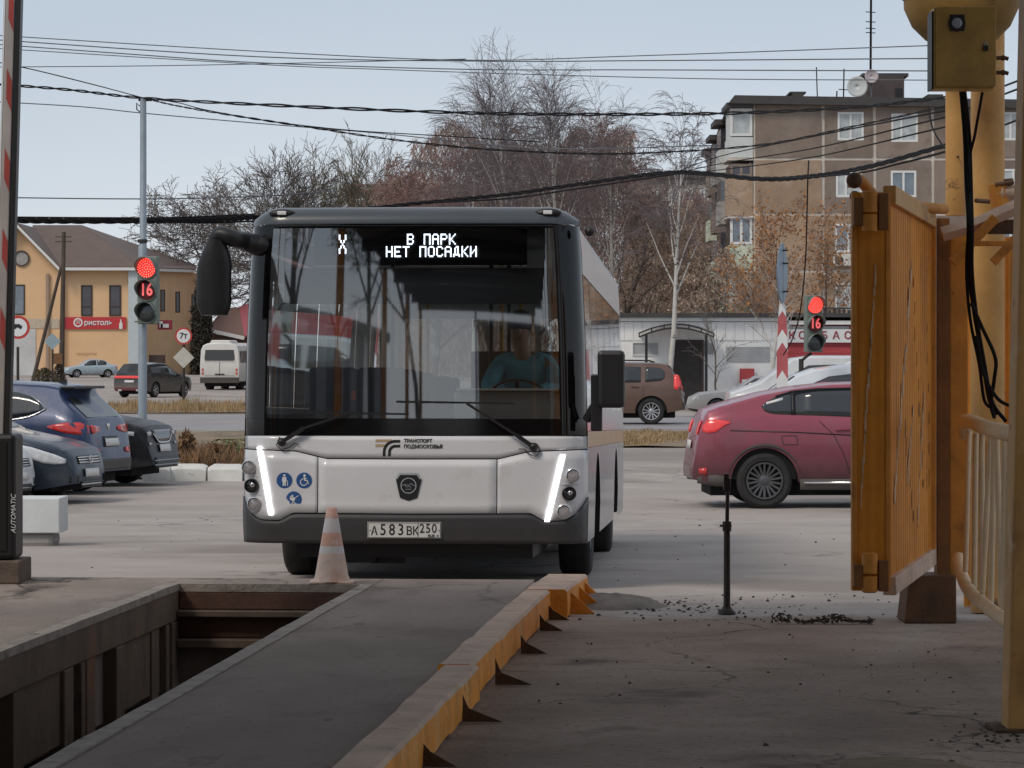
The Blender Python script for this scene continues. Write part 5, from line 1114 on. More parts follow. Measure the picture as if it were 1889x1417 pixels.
vn = Car('taller white van with plain roof standing in front of the red shop front', None, place(1430, D, h - 1.2, rad(180), L), rad(180), L, 1.90, .95,
    [(-h, .5), (-h + .03, 1.5), (-h + .12, 1.83), (-h + .4, 1.89), (-h + 3.0, 1.90), (-h + 3.45, 1.84), (-h + 4.2, 1.3), (h - .1, 1.05), (h, .5)],
    [(-h, .48), (-h + .1, 1.15), (h - 1.0, 1.12), (h - .1, .95), (h, .48)], (-1.5, 1.5), .33, paint('white_van', (.66, .68, .70), .05, .35), sill=.25, tum=.16, name='passing_van', cat='van')
vn.body(); vn.drape('side_window', [(-h + .4, 1.25, 1.7), (-h + 2.3, 1.25, 1.7)], M['car_glass']); vn.drape('side_window', [(-h + 2.45, 1.25, 1.7), (-h + 3.1, 1.23, 1.68), (-h + 3.6, 1.22, 1.4)], M['car_glass']); vn.wheel(5)

# --- far cars by the yellow building ----------------------------------------------------------------------------
L = 4.2; h = L / 2; D = 236
ld = Car('pale blue sedan parked along the yellow building beneath its red sign', None, place(113, D, h, rad(180 + 22), L), rad(180 + 22), L, 1.42, .84,
    [(-h, .5), (-h + .04, .85), (-h + .12, .98), (-h + .55, 1.02), (-h + 1.1, 1.34), (-h + 1.6, 1.42), (-h + 2.2, 1.40), (-h + 2.95, .96), (h - .3, .8), (h - .05, .65), (h, .45)],
    [(-h, .48), (-h + .1, .86), (h - 1.3, .88), (h - .3, .74), (h, .42)], (-1.25, 1.2), .30, paint('pale_blue', (.42, .52, .58), .2, .35, ('6c7076', .2, .7, .8)), sill=.22, scale=.94)
ld.body(); ld.drape('side_window', [(-h + .95, .98, 1.2), (-h + 1.25, .97, 1.33), (-h + 1.68, .95, 1.35)], M['car_glass']); ld.drape('side_window', [(-h + 1.76, .95, 1.35), (-h + 2.25, .93, 1.32), (-h + 2.7, .91, 1.06)], M['car_glass']); ld.wheel(5)
ld.deck('rear_window', [(y, -h + .6, -h + 1.12) for y in (-.55, 0, .55)], M['car_glass']); ld.drape('tail_lamp', [(-h + .08, .72, .86), (-h + .25, .72, .88)], M['tail']); ld.plate(False, .7)
L = 4.7; h = L / 2; D = 156
bk = Car('black crossover with a full-width red tail lamp bar driving away', None, place(238, D, -h, rad(66), L), rad(66), L, 1.68, .94,
    [(-h, .5), (-h + .03, .7), (-h + .08, 1.02), (-h + .14, 1.12), (-h + .5, 1.5), (-h + .62, 1.62), (-h + 1.6, 1.68), (-h + 2.3, 1.65), (-h + 3.3, 1.14), (h - .3, 1.0), (h, .5)],
    [(-h, .48), (-h + .1, 1.0), (h - 1.3, 1.02), (h - .3, .92), (h, .48)], (-1.4, 1.4), .36, paint('black_far', (.018, .018, .02), .3, .25), sill=.28, name='passing_car', tail_w=.86)
bk.body(); bk.deck('rear_window', [(y, -h + .17, -h + .56) for y in (-.66, -.3, 0, .3, .66)], M['car_glass']); bk.end('tail_lamp_bar', bk.cols(-.84, .84, .93, 1.05, 10), M['tail_lit'], False); bk.plate(False, .78)
bk.end('bumper_cladding', bk.cols(-.78, .78, .34, .5, 8), mat('bumper_red', (.12, .03, .03), .6, var=.1), False, .01); bk.drape('side_window', [(-h + .7, 1.15, 1.45), (-h + 2.3, 1.12, 1.52), (-h + 3.0, 1.1, 1.2)], M['car_glass']); bk.wheel(5); bk.mirror(h - 1.6, 1.08)
for y in (-.5, .5):
    b = MB(); b.box(-h - .03, -h + .05, y - .1, y + .1, .32, .40); b.build('exhaust_tip', M['chrome'], bk.o)

# --- small white bus driving away ---------------------------------------------------------------------------------
D = 180.; x0 = XD(405, D); mbz = gw(x0, D); k = FPX / D
mb = thing('minibus', 'small white minibus seen from behind on the far road', 'minibus', (x0, D, mbz), (0, 0, rad(-8)))
M['mb_white'] = mat('minibus_white', (.66, .65, .62), .4, var=.06, s=2, coat=.3, low=('8a8075', .4, 1.6, .5))
Wm, Hm = 1.12, 2.62
def rr(x, z0, z1): return x
prof = [(-Wm, .45), (-Wm, 1.4), (-Wm + .05, 2.2), (-Wm + .16, 2.46), (-Wm + .42, 2.58), (0, 2.63), (Wm - .42, 2.58), (Wm - .16, 2.46), (Wm - .05, 2.2), (Wm, 1.4), (Wm, .45)]
b = MB(); b.prism([(x, z - 0) for x, z in prof], (0, .02, 0), (1, 0, 0), (0, 0, 1), (0, 6.2, 0)); b.build('body', M['mb_white'], mb, bevel=.06)
b = MB(); b.prism([(-.82, 1.62), (-.86, 1.75), (-.80, 2.22), (.80, 2.22), (.86, 1.75), (.82, 1.62)], (0, .005, 0), (1, 0, 0), (0, 0, 1), (0, .02, 0)); b.build('rear_window', M['car_glass'], mb)
b = MB(); b.prism([(-.62, 2.58), (-.5, 2.76), (.5, 2.76), (.62, 2.58)], (0, .2, 0), (1, 0, 0), (0, 0, 1), (0, 1.8, 0)); b.build('roof_unit', M['mb_white'], mb, bevel=.04)
b = MB(); b.box(-1.1, 1.1, -.06, .2, .38, .70); b.build('bumper', M['cladding'], mb, bevel=.03)
for s in (-1, 1):
    for z in (.92, 1.12):
        b = MB(); b.box(s * .96 - .05, s * .96 + .05, -.005, .02, z - .07, z + .07); b.build('tail_lamp', M['tail'], mb, bevel=.01)
b = MB(); b.box(-.27, .27, -.006, .02, .84, .90); b.build('plate_recess', M['ink'], mb)
for z in (1.55, .78):
    b = MB(); b.box(-.85, .85, .008, .0215, z, z + .012); b.build('door_gap', M['ink'], mb)
b = MB(); b.box(-.012, .012, .008, .0215, .79, 1.54); b.build('door_gap', M['ink'], mb)
for s in (-1, 1):
    for y in (.8, 1.9, 3.0, 4.1, 5.2):
        b = MB(); b.box(s * (Wm - .01) - .02, s * (Wm - .01) + .02, y - .48, y + .48, 1.5, 2.15); b.build('side_window', M['car_glass'], mb)
wm_ = wheel_mesh(.36, .4, .2).mesh('wheel', M['rubber'], 35)
for s in (-1, 1):
    for y in (1.3, 5.0): inst('wheel', wm_, mb, (s * .85, y, .36))
b = MB(); b.box(-.9, .9, .2, 6, .2, .5); b.build('underbody', M['arch'], mb)
# ================================================================== BUILDINGS
M['win'] = mat('house_window', (.16, .20, .24), .1, var=.35, s=.6, coat=.6)
M['win_dark'] = mat('dark_house_window', (.05, .05, .06), .12, var=.4, s=.8, coat=.5)
M['curtain'] = mat('net_curtain', (.42, .46, .47), .35, var=.25, s=2.5, coat=.5)
M['frame_w'] = mat('white_window_frame', (.70, .71, .70), .5, var=.04)
M['frame_b'] = mat('brown_window_frame', (.05, .03, .025), .6, var=.1)
M['joint'] = mat('pale_panel_joint', (.56, .51, .45), .9, var=.2, s=2)
M['panel_up'] = mat('grey_brown_render', (.215, .17, .14), .92, var=.14, s=.9, bump=.3, bs=8, spots=(((.29, .245, .21), .5, .5, .75), ((.15, .115, .09), 1.2, .58, .72), ((.27, .22, .185), 4, .6, .75)))
M['panel_lo'] = mat('tan_render', (.36, .255, .175), .92, var=.16, s=.9, bump=.3, bs=8, spots=(((.48, .38, .29), .5, .5, .72), ((.24, .16, .11), 1.2, .56, .72), ((.45, .33, .24), 4, .6, .75)))
M['slate'] = mat('dark_roof_sheet', (.055, .05, .05), .7, var=.2, s=2)
M['balcony_w'] = mat('white_balcony_panel', (.58, .61, .60), .6, var=.08, s=2)
M['balcony_g'] = mat('mint_balcony_panel', (.30, .50, .36), .6, var=.1, s=2)
M['balcony_gl'] = mat('pale_green_panel', (.52, .58, .46), .6, var=.1, s=2)
M['ac'] = mat('air_conditioner', (.60, .59, .55), .5, var=.05)

# ---- five-storey panel block -----------------------------------------------------------------------------------
D = 150.; apt = thing('apartment_block', 'brown five storey panel apartment block with white joints and stacked balconies', 'building', (XD(1400, D), D, gw(XD(1400, D), D)))
def wb(par, name, m, px0, px1, py0, py1, D0, D1, bev=0.):
    b = MB(); b.box(XD(px0, D), XD(px1, D), D0, D1, ZD(py1, D), ZD(py0, D)); return b.build(name, M[m] if isinstance(m, str) else m, par, world=True, bevel=bev)
gz_a = gw(XD(1400, D), D)
b = MB(); xa, xc = XD(1390, D), XD(1925, D); zt_ = ZD(190, D)
bk_ = 44; sh = 1.6
b.add([(xa, D, gz_a - .3), (xc, D, gz_a - .3), (xc + sh, D + bk_, gz_a - .3), (xa + sh, D + bk_, gz_a - .3), (xa, D, zt_), (xc, D, zt_), (xc + sh, D + bk_, zt_), (xa + sh, D + bk_, zt_)], [(0, 3, 2, 1), (4, 5, 6, 7), (0, 1, 5, 4), (1, 2, 6, 5), (2, 3, 7, 6), (3, 0, 4, 7)])
b.build('wall', M['joint'], apt, world=True)
b = MB(); zr = ZD(182, D); e = .5
b.add([(xa - 1.2, D - e, zt_ - .05), (xc + e, D - e, zt_ - .3), (xc + sh + e, D + bk_, zt_ - .1), (xa + sh - 1.2, D + bk_, zt_ - .1), (xa - .9, D - e, zr + .12), (xc + e, D - e, zr - .1), (xc + sh + e, D + bk_, zr), (xa + sh - 1.2, D + bk_, zr)], [(0, 3, 2, 1), (4, 5, 6, 7), (0, 1, 5, 4), (1, 2, 6, 5), (2, 3, 7, 6), (3, 0, 4, 7)])
b.build('roof', M['slate'], apt, world=True)
def tint(m, k):
    """neighbouring panels were cast and repainted at different times"""
    n = m.name + '_batch_%d' % k; q = bpy.data.materials.get(n)
    if not q:
        q = m.copy(); q.name = n; f = (1, .86, 1.12, .95)[k]
        for nd in q.node_tree.nodes:
            if nd.type == 'MIX':
                for ip in (6, 7):
                    if not nd.inputs[ip].is_linked: nd.inputs[ip].default_value = tuple(c * f for c in nd.inputs[ip].default_value[:3]) + (1,)
            if nd.type == 'MAPPING': nd.inputs['Location'].default_value = (k * 3.7, k * 1.9, k * 5.1)
    return q
cx = [1390, 1518, 1613, 1720, 1818, 1925]; cy = [191, 293, 395, 500, 605, 735]
WIN = {(1, 0): (1545, 1593, 207, 259), (2, 0): (1644, 1693, 210, 262), (1, 1): (1542, 1590, 317, 364), (2, 1): (1643, 1690, 315, 364), (1, 2): (1540, 1590, 413, 466), (2, 2): (1643, 1690, 415, 466), (1, 3): (1540, 1590, 522, 572), (2, 3): (1643, 1690, 522, 572), (4, 0): (1848, 1890, 207, 259), (4, 1): (1848, 1890, 312, 364), (4, 2): (1848, 1890, 415, 466), (3, 3): (1745, 1790, 522, 572), (1, 4): (1540, 1590, 628, 680), (2, 4): (1643, 1690, 628, 680)}
for i in range(5):
    for j in range(5):
        m = M['panel_up'] if j < 2 and not (i == 0 and j == 1) else M['panel_lo']
        if j in (2, 3, 4) and i > 2: m = M['panel_up']
        x0, x1, y0, y1 = cx[i] + 3.2, cx[i + 1] - 3.2, cy[j] + 3, cy[j + 1] - 3
        wv_ = WIN.get((i, j)); b = MB(); X = lambda p: XD(p, D); Z = lambda p: ZD(p, D)
        if wv_:
            a, c, t, u = wv_; t0 = D - .06
            for q in ((x0, a, y0, y1), (c, x1, y0, y1), (a, c, y0, t), (a, c, u, y1)):
                if q[1] - q[0] > .5 and q[3] - q[2] > .5: b.box(X(q[0]), X(q[1]), D - .06, D - .004, Z(q[3]), Z(q[2]))
        else: b.box(X(x0), X(x1), D - .06, D - .004, Z(y1), Z(y0))
        b.build('wall_panel', tint(m, (i * 7 + j * 5) % 4), apt, world=True)
def window(par, px0, px1, py0, py1, Dw, Dp, fr='frame_w', pane='curtain', mull=(.5,), sill=True, fw=.07, trans=()):
    """frame with panes set in it; sizes in the plane at Dp, its face at depth Dw"""
    x0, x1, z0, z1 = XD(px0, Dp), XD(px1, Dp), ZD(py1, Dp), ZD(py0, Dp); b = MB()
    for q in ((x0, x1, z0, z0 + fw), (x0, x1, z1 - fw, z1), (x0, x0 + fw, z0 + fw, z1 - fw), (x1 - fw, x1, z0 + fw, z1 - fw)): b.box(q[0], q[1], Dw - .03, Dw + .05, q[2], q[3])
    for t in mull: xm = x0 + (x1 - x0) * t; b.box(xm - fw * .5, xm + fw * .5, Dw - .025, Dw + .05, z0 + fw, z1 - fw)
    for t in trans: zm = z0 + (z1 - z0) * t; b.box(x0 + fw, x1 - fw, Dw - .02, Dw + .05, zm - fw * .4, zm + fw * .4)
    f = b.build('window', M[fr], par, world=True)
    ms = [0] + list(mull) + [1]
    for a, c in zip(ms, ms[1:]):
        b = MB(); b.box(x0 + (x1 - x0) * a + fw * .5, x0 + (x1 - x0) * c - fw * .5, Dw + .01, Dw + .03, z0 + fw * .9, z1 - fw * .9)
        o = b.build('pane', M[pane], None); o.parent = f
    return f
for (i, j), (a, c, t, u) in WIN.items(): window(apt, a, c, t, u, D - .03, D, pane='curtain' if (i + j) % 3 else 'win', mull=((.5,) if (i + j) % 2 else (.38,)), fw=.10)
# the balcony stack at the near corner: two glazed boxes, a dark one, a mint one
xb0, xb1 = XD(1343, D), XD(1389, D)
def bal(par, name, m, D0, D1, px0, px1, py0, py1): return wb(par, name, m, px0, px1, py0, py1, D0, D1)
for (py0, py1, m) in ((253, 291, 'balcony_w'), (327, 398, 'panel_lo'), (452, 497, 'balcony_gl'), (505, 560, 'balcony_w'), (561, 585, 'balcony_g'), (586, 640, 'panel_lo')):
    bal(apt, 'balcony_panel', m, D + .0, D + 3.4, 1346, 1389, py0, py1)
for py0, py1, fr, pn in ((200, 251, 'frame_w', 'curtain'), (302, 326, 'panel_up', 'win_dark'), (400, 451, 'frame_w', 'win')):
    window(apt, 1347, 1388, py0, py1, D + .05, D, fr, pn, (.5,) if py0 > 250 else (), fw=.12)
    bal(apt, 'balcony_box', 'win_dark' if py0 > 250 else 'balcony_w', D + .12, D + 3.4, 1348, 1389, py0, py1)
for py in (292, 398.5, 499): bal(apt, 'balcony_slab', 'joint', D - .12, D + 3.5, 1342, 1389, py, py + 4)
bal(apt, 'balcony_roof', 'slate', D - .3, D + 3.6, 1340, 1389, 190, 199)
for k in range(3):                                      # further balcony stacks down the long side
    Dk = D + 11 + 11 * k; xo = XD(1390, D) + sh * (11 + 11 * k) / bk_
    for f in range(5):
        z1 = ZD(cy[f] + 8, D); z0 = ZD(cy[f + 1], D); mm = ('balcony_w', 'concrete', 'panel_up', 'balcony_gl', 'concrete')[(f + k) % 5]
        if f == 4: continue
        b = MB(); b.box(xo - 1.25, xo - .005, Dk, Dk + 3.2, z0, z0 + 1.15); b.build('balcony_panel', M[mm], apt, world=True)
        b = MB(); b.box(xo - 1.2, xo - .005, Dk + .04, Dk + 3.16, z0 + 1.152, z1 - .2); b.build('balcony_box', M['win' if (f + k) % 2 else 'win_dark'], apt, world=True)
    b = MB(); b.box(xo - 1.5, xo, Dk - .2, Dk + 3.4, ZD(186, D) - .3, ZD(184, D) - .1); b.build('balcony_roof', M['slate'], apt, world=True)
for a, c, t, u in ((1536, 1569, 469, 491), (1507, 1531, 505, 521)):
    b = MB(); b.box(XD(a, D), XD(c, D), D - .5, D - .07, ZD(u, D), ZD(t, D)); o = b.build('air_conditioner', M['ac'], apt, world=True, bevel=.03)
    b = MB(); q = P(a + (c - a) * .36, (t + u) / 2, D - .51); q.y = D - .51; b.lathe([(.2, .0), (.2, -.03), (.14, -.04), (.001, -.03)], 14, q, 'y'); f = b.build('fan_grille', M['cladding'], None); f.parent = o
# on the roof
Dr = D + 6; wbx = lambda n, m, a, c, t, u, d=2.5: (lambda b: (b.box(XD(a, Dr), XD(c, Dr), Dr, Dr + d, ZD(u, Dr), ZD(t, Dr)), b.build(n, M[m], apt, world=True)))(MB())
M['stair'] = mat('brown_brick_box', (.085, .065, .065), .9, var=.2, s=2)
wbx('lift_house', 'stair', 1598, 1668, 141, 192, 4); wbx('lift_house_roof', 'slate', 1591, 1676, 135, 141, 4.4); wbx('vent', 'slate', 1462, 1482, 172, 186); wbx('vent_roof', 'slate', 1457, 1487, 169, 172); wbx('vent', 'slate', 1712, 1740, 174, 190)
b = MB(); b.box(XD(1651, Dr), XD(1664, Dr), Dr - .04, Dr - .005, ZD(180, Dr), ZD(163, Dr)); b.build('hatch', M['ink'], apt, world=True)
for px, py, r in ((1581, 160, 19), (1607.5, 141, 12.5)):
    rm = r / FPX * Dr; b = MB(); b.lathe([(rm, -.10), (rm * .8, -.06), (rm * .4, -.02), (.001, -.01)], 20, (XD(px, Dr - 1), Dr - 1, ZD(py, Dr - 1)), 'y', cap=False); b.build('satellite_dish', M['balcony_w'] if px < 1600 else mat('pinkish_dish', (.50, .44, .46), .5, var=.1), apt, world=True, smooth=60, thick=.02)
    b = MB(); b.bar((XD(px, Dr - 1), Dr - .9, ZD(py, Dr - 1)), (XD(px, Dr - 1), Dr - .9, ZD(188, Dr)), .08, .08); b.build('dish_mast', M['cable_grey'], apt, world=True)
for px, y0, y1, w_ in ((1606, -30, 130, .10), (1508, 124, 186, .05), (1556, 127, 186, .06), (1543, 168, 186, .06)):
    b = MB(); b.bar(P(px, y1, Dr), P(px + (1 if px > 1520 else -2), y0, Dr), w_, w_); b.build('aerial', M['cable'], apt, world=True)
    if px in (1606, 1556):
        b = MB(); 
        for py in ((22, 40, 52, 60) if px == 1606 else (165,)): b.bar(P(px - 9, py, Dr), P(px + 9, py + 1, Dr), .04, .04)
        b.build('aerial_rod', M['cable'], apt, world=True)

# ---- pale block seen through the trees ---------------------------------------------------------------------------
D = 265.; pbk = thing('apartment_block', 'pale apartment block mostly hidden behind the brown trees', 'building', (XD(1250, D), D, gw(XD(1250, D), D)))
M['pale_wall'] = mat('pale_wall', (.34, .30, .27), .9, var=.12, s=.3)
wb(pbk, 'wall', 'pale_wall', 1165, 1318, 330, 700, D, D + 14); wb(pbk, 'roof', 'slate', 1160, 1323, 322, 329.5, D - .4, D + 14.4)
for i in range(5):
    for j in range(5): window(pbk, 1175 + i * 29, 1191 + i * 29, 348 + j * 62, 380 + j * 62, D - .04, D, 'frame_w', 'win', (.5,), fw=.14)
D = 300.; pb2 = thing('apartment_block', 'low grey roof block behind the trees above the bus roof', 'building', (XD(760, D), D, gw(XD(760, D), D)))
wb(pb2, 'wall', 'pale_wall', 640, 1010, 352, 690, D, D + 14); wb(pb2, 'roof', 'concrete', 632, 1018, 340, 351.5, D - .5, D + 14.5)
for i in range(9): window(pb2, 655 + i * 40, 673 + i * 40, 366, 388, D - .04, D, 'frame_w', 'win', (.5,), fw=.16)

# ---- white shop with the arched canopy, red shop next to it -----------------------------------------------------
D = 113.; shop = thing('shop_building', 'low white shop with dark door under an arched canopy and red wing', 'shop', (XD(1300, D), D, gw(XD(1300, D), D)))
g0 = gw(XD(1300, D), D); M['shop_w'] = mat('shop_white_wall', (.80, .80, .79), .8, var=.08, s=1, bump=.1, low=('8b8580', .0, 1.1, .6))
M['shop_red'] = mat('shop_red_siding', (.42, .055, .06), .6, var=.1, s=1.5); M['shop_grey'] = mat('shop_grey_panel', (.36, .37, .38), .7, var=.15, s=2)
base_py = HPX + (HC - g0) * FPX / D
wb(shop, 'wall', 'shop_w', 1120, 1452, 593, base_py + 3, D, D + 9); wb(shop, 'wall', 'shop_red', 1452.5, 1760, 600, base_py + 3, D, D + 9)
wb(shop, 'cornice', 'frame_w', 1118, 1454, 586, 592.5, D - .2, D + 9.2); wb(shop, 'roof', 'slate', 1116, 1780, 578, 585.5, D - .35, D + 9.4)
wb(shop, 'cornice', 'frame_w', 1454.5, 1764, 592, 599, D - .25, D + 9)
for i in range(30): wb(shop, 'roof_crest', 'slate', 1500 + i * 9, 1505 + i * 9, 571 + (i % 2), 577.8, D - .2, D - .1)
wb(shop, 'roof_kerb', 'slate', 1496, 1775, 567.5, 570.8, D - .22, D - .08)
for px in range(1135, 1450, 17): wb(shop, 'wall_panel', 'shop_w', px, px + 16.4, 594, 628, D - .03, D - .004)
wb(shop, 'door', mat('dark_door_leaf', (.030, .024, .022), .6, var=.3), 1245, 1293, 631, base_py - 4, D - .06, D - .005)
for q in ((1240, 1245, 627, base_py - 4), (1293, 1298, 627, base_py - 4), (1245, 1293, 627, 631)): wb(shop, 'door_frame', 'frame_b', *q, D - .09, D - .005)
for a, c in ((1166, 1216), (1300, 1318)): window(shop, a, c, 631, 656, D - .02, D, 'frame_w', 'shop_grey', (.5,) if c - a > 30 else (), fw=.04)
wb(shop, 'wall_panel', 'shop_grey', 1340, 1420, 640, 668, D - .03, D - .004); wb(shop, 'plinth', 'concrete', 1120, 1452, base_py - 8, base_py + 3, D - .08, D - .004)
wb(shop, 'red_panel', 'shop_red', 1364, 1391, 680, 740, D - .16, D - .10); wb(shop, 'white_panel', 'frame_w', 1368, 1391, 700, 742, D - .19, D - .165)
wb(shop, 'step', 'concrete', 1225, 1310, base_py - 6, base_py + 3, D - 1.2, D - .1)
cn_ = []
for i in range(13):
    t = i / 12; px = 1176 + 136 * t; py = 622 - 23 * math.sin(math.pi * (.08 + .84 * t)) ** .9; cn_.append((px, py))
b = MB(); b.grid([[Vector((XD(px, D), y, ZD(py, D))) for px, py in cn_] for y in (D - 1.5, D - .1)]); b.build('canopy_sheet', mat('canopy_sheet', (.30, .29, .28), .5, var=.15), shop, world=True, thick=.02)
b = MB()
for p, q in zip(cn_, cn_[1:]):
    for dy in (0, 7): b.bar((XD(p[0], D), D - 1.5, ZD(p[1] + dy, D)), (XD(q[0], D), D - 1.5, ZD(q[1] + dy, D)), .05, .05, up=(0, 1, 0))
for p in cn_[::2]: b.bar((XD(p[0], D), D - 1.5, ZD(p[1], D)), (XD(p[0], D), D - 1.5, ZD(p[1] + 7, D)), .04, .04, up=(0, 1, 0))
b.build('canopy_frame', M['ink'], shop, world=True)
for px in (1189, 1298):
    b = MB(); b.bar((XD(px, D), D - 1.5, g0), (XD(px, D), D - 1.5, ZD(618, D)), .09, .09); b.build('canopy_post', M['ink'], shop, world=True)
for i in range(9): wb(shop, 'siding_board', 'shop_red', 1453, 1762, 640 + i * 12.3, 651.8 + i * 12.3, D - .05, D - .004)
wb(shop, 'fascia', 'shop_grey', 1455, 1566, 602, 607, D - .1, D - .005); wb(shop, 'fascia', 'shop_red', 1567, 1575, 600.5, 607, D - .12, D - .005)
sg = MB().box(XD(1452, D), XD(1640, D), D - .18, D - .055, ZD(632, D), ZD(607.5, D)).build('sign_board', M['frame_w'], shop, world=True)
M['sign_red'] = mat('sign_letter_red', (.28, .025, .045), .5, var=.05)
for ch, px in zip('КОЛБАСЫ', (1460, 1479, 1498, 1520, 1541.5, 1563, 1585)):
    text(ch, .36, M['sign_red'], shop, (XD(px, D), D - .19, ZD(619.5, D)), world=True, depth=.01, bold=.006)

# ---- yellow two-storey building ------------------------------------------------------------------------------------
D = 252.; yb = thing('shop_building', 'yellow two storey building with brown roof and red shop sign', 'building', (XD(150, D), D, gw(XD(150, D), D)))
M['yb_wall'] = mat('yellow_render', (.72, .48, .275), .9, var=.06, s=.5, bump=.15, spots=(((.74, .54, .36), .25, .55, .8),))
M['yb_roof'] = mat('brown_metal_roof', (.13, .09, .075), .6, var=.12, s=.8); M['yb_white'] = mat('white_plaster', (.55, .56, .56), .9, var=.12, s=.6, bump=.2)
zB = gw(XD(150, D), D) - .3; Z = lambda p: ZD(p, D); X = lambda p: XD(p, D)
b = MB(); b.add([(X(-70), D, zB), (X(114), D, zB), (X(114), D, Z(500)), (X(33), D, Z(417)), (X(-70), D, Z(505)), (X(-70), D + 20, zB), (X(114), D + 20, zB), (X(114), D + 20, Z(500)), (X(33), D + 20, Z(417)), (X(-70), D + 20, Z(505))], [(0, 1, 2, 3, 4), (9, 8, 7, 6, 5), (0, 5, 6, 1), (1, 6, 7, 2), (4, 9, 5, 0)]); b.build('gable_wall', M['yb_wall'], yb, world=True)
b = MB(); b.box(X(114.4), X(252), D + .5, D + 18, zB, Z(496)); b.build('wall', M['yb_wall'], yb, world=True)
D2 = 262.; b = MB(); xq0, xq1 = XD(252.5, D), XD(357, D2 + 8)
b.add([(xq0, D + .6, zB), (xq1, D2 + 8, zB), (xq1, D2 + 8, ZD(503, D2 + 8)), (xq0, D + .6, Z(498)), (xq0, D + 22, zB), (xq1, D2 + 22, zB), (xq1, D2 + 22, ZD(503, D2 + 8)), (xq0, D + 22, Z(498))], [(0, 1, 2, 3), (7, 6, 5, 4), (0, 4, 5, 1), (1, 5, 6, 2), (2, 6, 7, 3), (3, 7, 4, 0)]); b.build('wall', M['yb_wall'], yb, world=True)
def rf(name, pts, m='yb_roof', th=.25):
    b = MB(); b.add(pts, [tuple(range(len(pts)))]); return b.build(name, M[m], yb, world=True, thick=th)
rg = Vector((X(33), D - .8, Z(415)))
rf('roof', [(X(33), D - .8, Z(414)), (X(118), D - .8, Z(501)), (X(118), D + 20, Z(501)), (X(33), D + 20, Z(414))]); rf('roof', [(X(33), D - .8, Z(414)), (X(-76), D - .8, Z(508)), (X(-76), D + 20, Z(508)), (X(33), D + 20, Z(414))])
rf('roof', [(X(108), D - .3, Z(495)), (X(262), D - .3, Z(495)), (XD(150, D + 9), D + 9, ZD(418, D + 9)), (XD(60, D + 9), D + 9, ZD(418, D + 9))])
rf('roof', [(X(262), D - .3, Z(495)), (XD(362, D2 + 8), D2 + 7.4, ZD(499, D2 + 8)), (XD(362, D2 + 22), D2 + 22, ZD(492, D2 + 22)), (XD(150, D + 9), D + 9, ZD(418, D + 9))])
b = MB(); b.bar((X(112), D - .35, Z(496.5)), (X(262), D - .35, Z(496.5)), .25, .22); b.bar((X(33), D - .85, Z(416)), (X(118), D - .85, Z(503)), .18, .16, up=(0, 1, 0)); b.bar((X(33), D - .85, Z(416)), (X(-76), D - .85, Z(510)), .18, .16, up=(0, 1, 0)); b.bar((X(262), D - .35, Z(497)), (XD(362, D2 + 8), D2 + 7.3, ZD(501, D2 + 8)), .25, .22); b.build('eaves_trim', M['frame_w'], yb, world=True)
b = MB(); cxr = (X(40), D - .02, Z(477)); b.lathe([(.62, 0), (.62, -.12), (.52, -.12), (.52, 0)], 24, cxr, 'y', cap=False); rw = b.build('round_window', M['frame_b'], yb, world=True)
b = MB(); b.lathe([(.53, -.03), (.001, -.04)], 24, cxr, 'y', cap=False); o = b.build('pane', mat('fogged_pane', (.34, .33, .31), .3, var=.15), None); o.parent = rw
window(yb, 22, 46, 525, 581, D - .02, D, 'frame_b', 'win', (), fw=.1)
for a, c in ((148, 169), (200, 222)): window(yb, a, c, 526, 583, D + .46, D, 'frame_b', 'win_dark', (), fw=.12, trans=(.3,))
for (a, c, t, u, dd) in ((289, 298, 533, 574, 3.2), (309, 318, 535, 575, 6.1), (331, 340, 538, 576, 10.5)):
    window(yb, a, c, t, u, D + .48 + (a - 252) / (357 - 252) * (D2 + 8 - D - .6), D + 4, 'frame_b', 'win_dark', (), fw=.08)
b = MB(); b.box(X(114.6), X(231), D + .35, D + .49, Z(607), Z(585)); sgn = b.build('shop_sign', mat('sign_red', (.50, .035, .04), .45, var=.08, s=1), yb, world=True)
b = MB(); b.lathe([(.36, .02), (.36, -.03), (.24, -.03), (.24, .02)], 20, (X(143), D + .34, Z(595)), 'y', cap=False); b.build('sign_emblem', M['frame_w'], yb, world=True)
text('П', .34, M['frame_w'], yb, (X(143), D + .32, Z(595)), world=True, bold=.01)
text('ристоль', .56, M['frame_w'], yb, (X(180), D + .32, Z(595.5)), world=True, bold=.012)
b = MB(); b.prism([(-.05, .28), (.05, .28), (.05, .1), (.13, -.05), (.13, -.45), (-.13, -.45), (-.13, -.05), (-.05, .1)], (X(222), D + .33, Z(596)), (1, 0, 0), (0, 0, 1), (0, -.03, 0)); b.build('bottle_mark', M['frame_w'], yb, world=True)
b = MB(); b.box(X(285), X(312), D + 2.2, D + 2.4, Z(608), Z(590)); b.build('shop_sign', M['sign_red'], yb, world=True)
b = MB(); b.box(X(291), X(306), D + 2.1, D + 2.19, Z(604), Z(597)); b.box(X(289), X(295), D + 2.1, D + 2.19, Z(604), Z(592)); b.build('sign_mark', M['frame_w'], yb, world=True)
b = MB(); b.box(X(237), X(257), D - .1, D + .49, zB, Z(498)); b.build('corner_pilaster', mat('pale_blue_pilaster', (.50, .56, .58), .8, var=.08), yb, world=True)
b = MB(); b.box(X(-70), X(66), D - .06, D - .004, zB, Z(607)); b.build('plaster_band', M['yb_white'], yb, world=True)
b = MB(); b.box(X(-70), X(109), D - .05, D - .004, Z(606), Z(588)); b.build('plaster_band', mat('beige_band', (.52, .44, .34), .9, var=.1), yb, world=True)
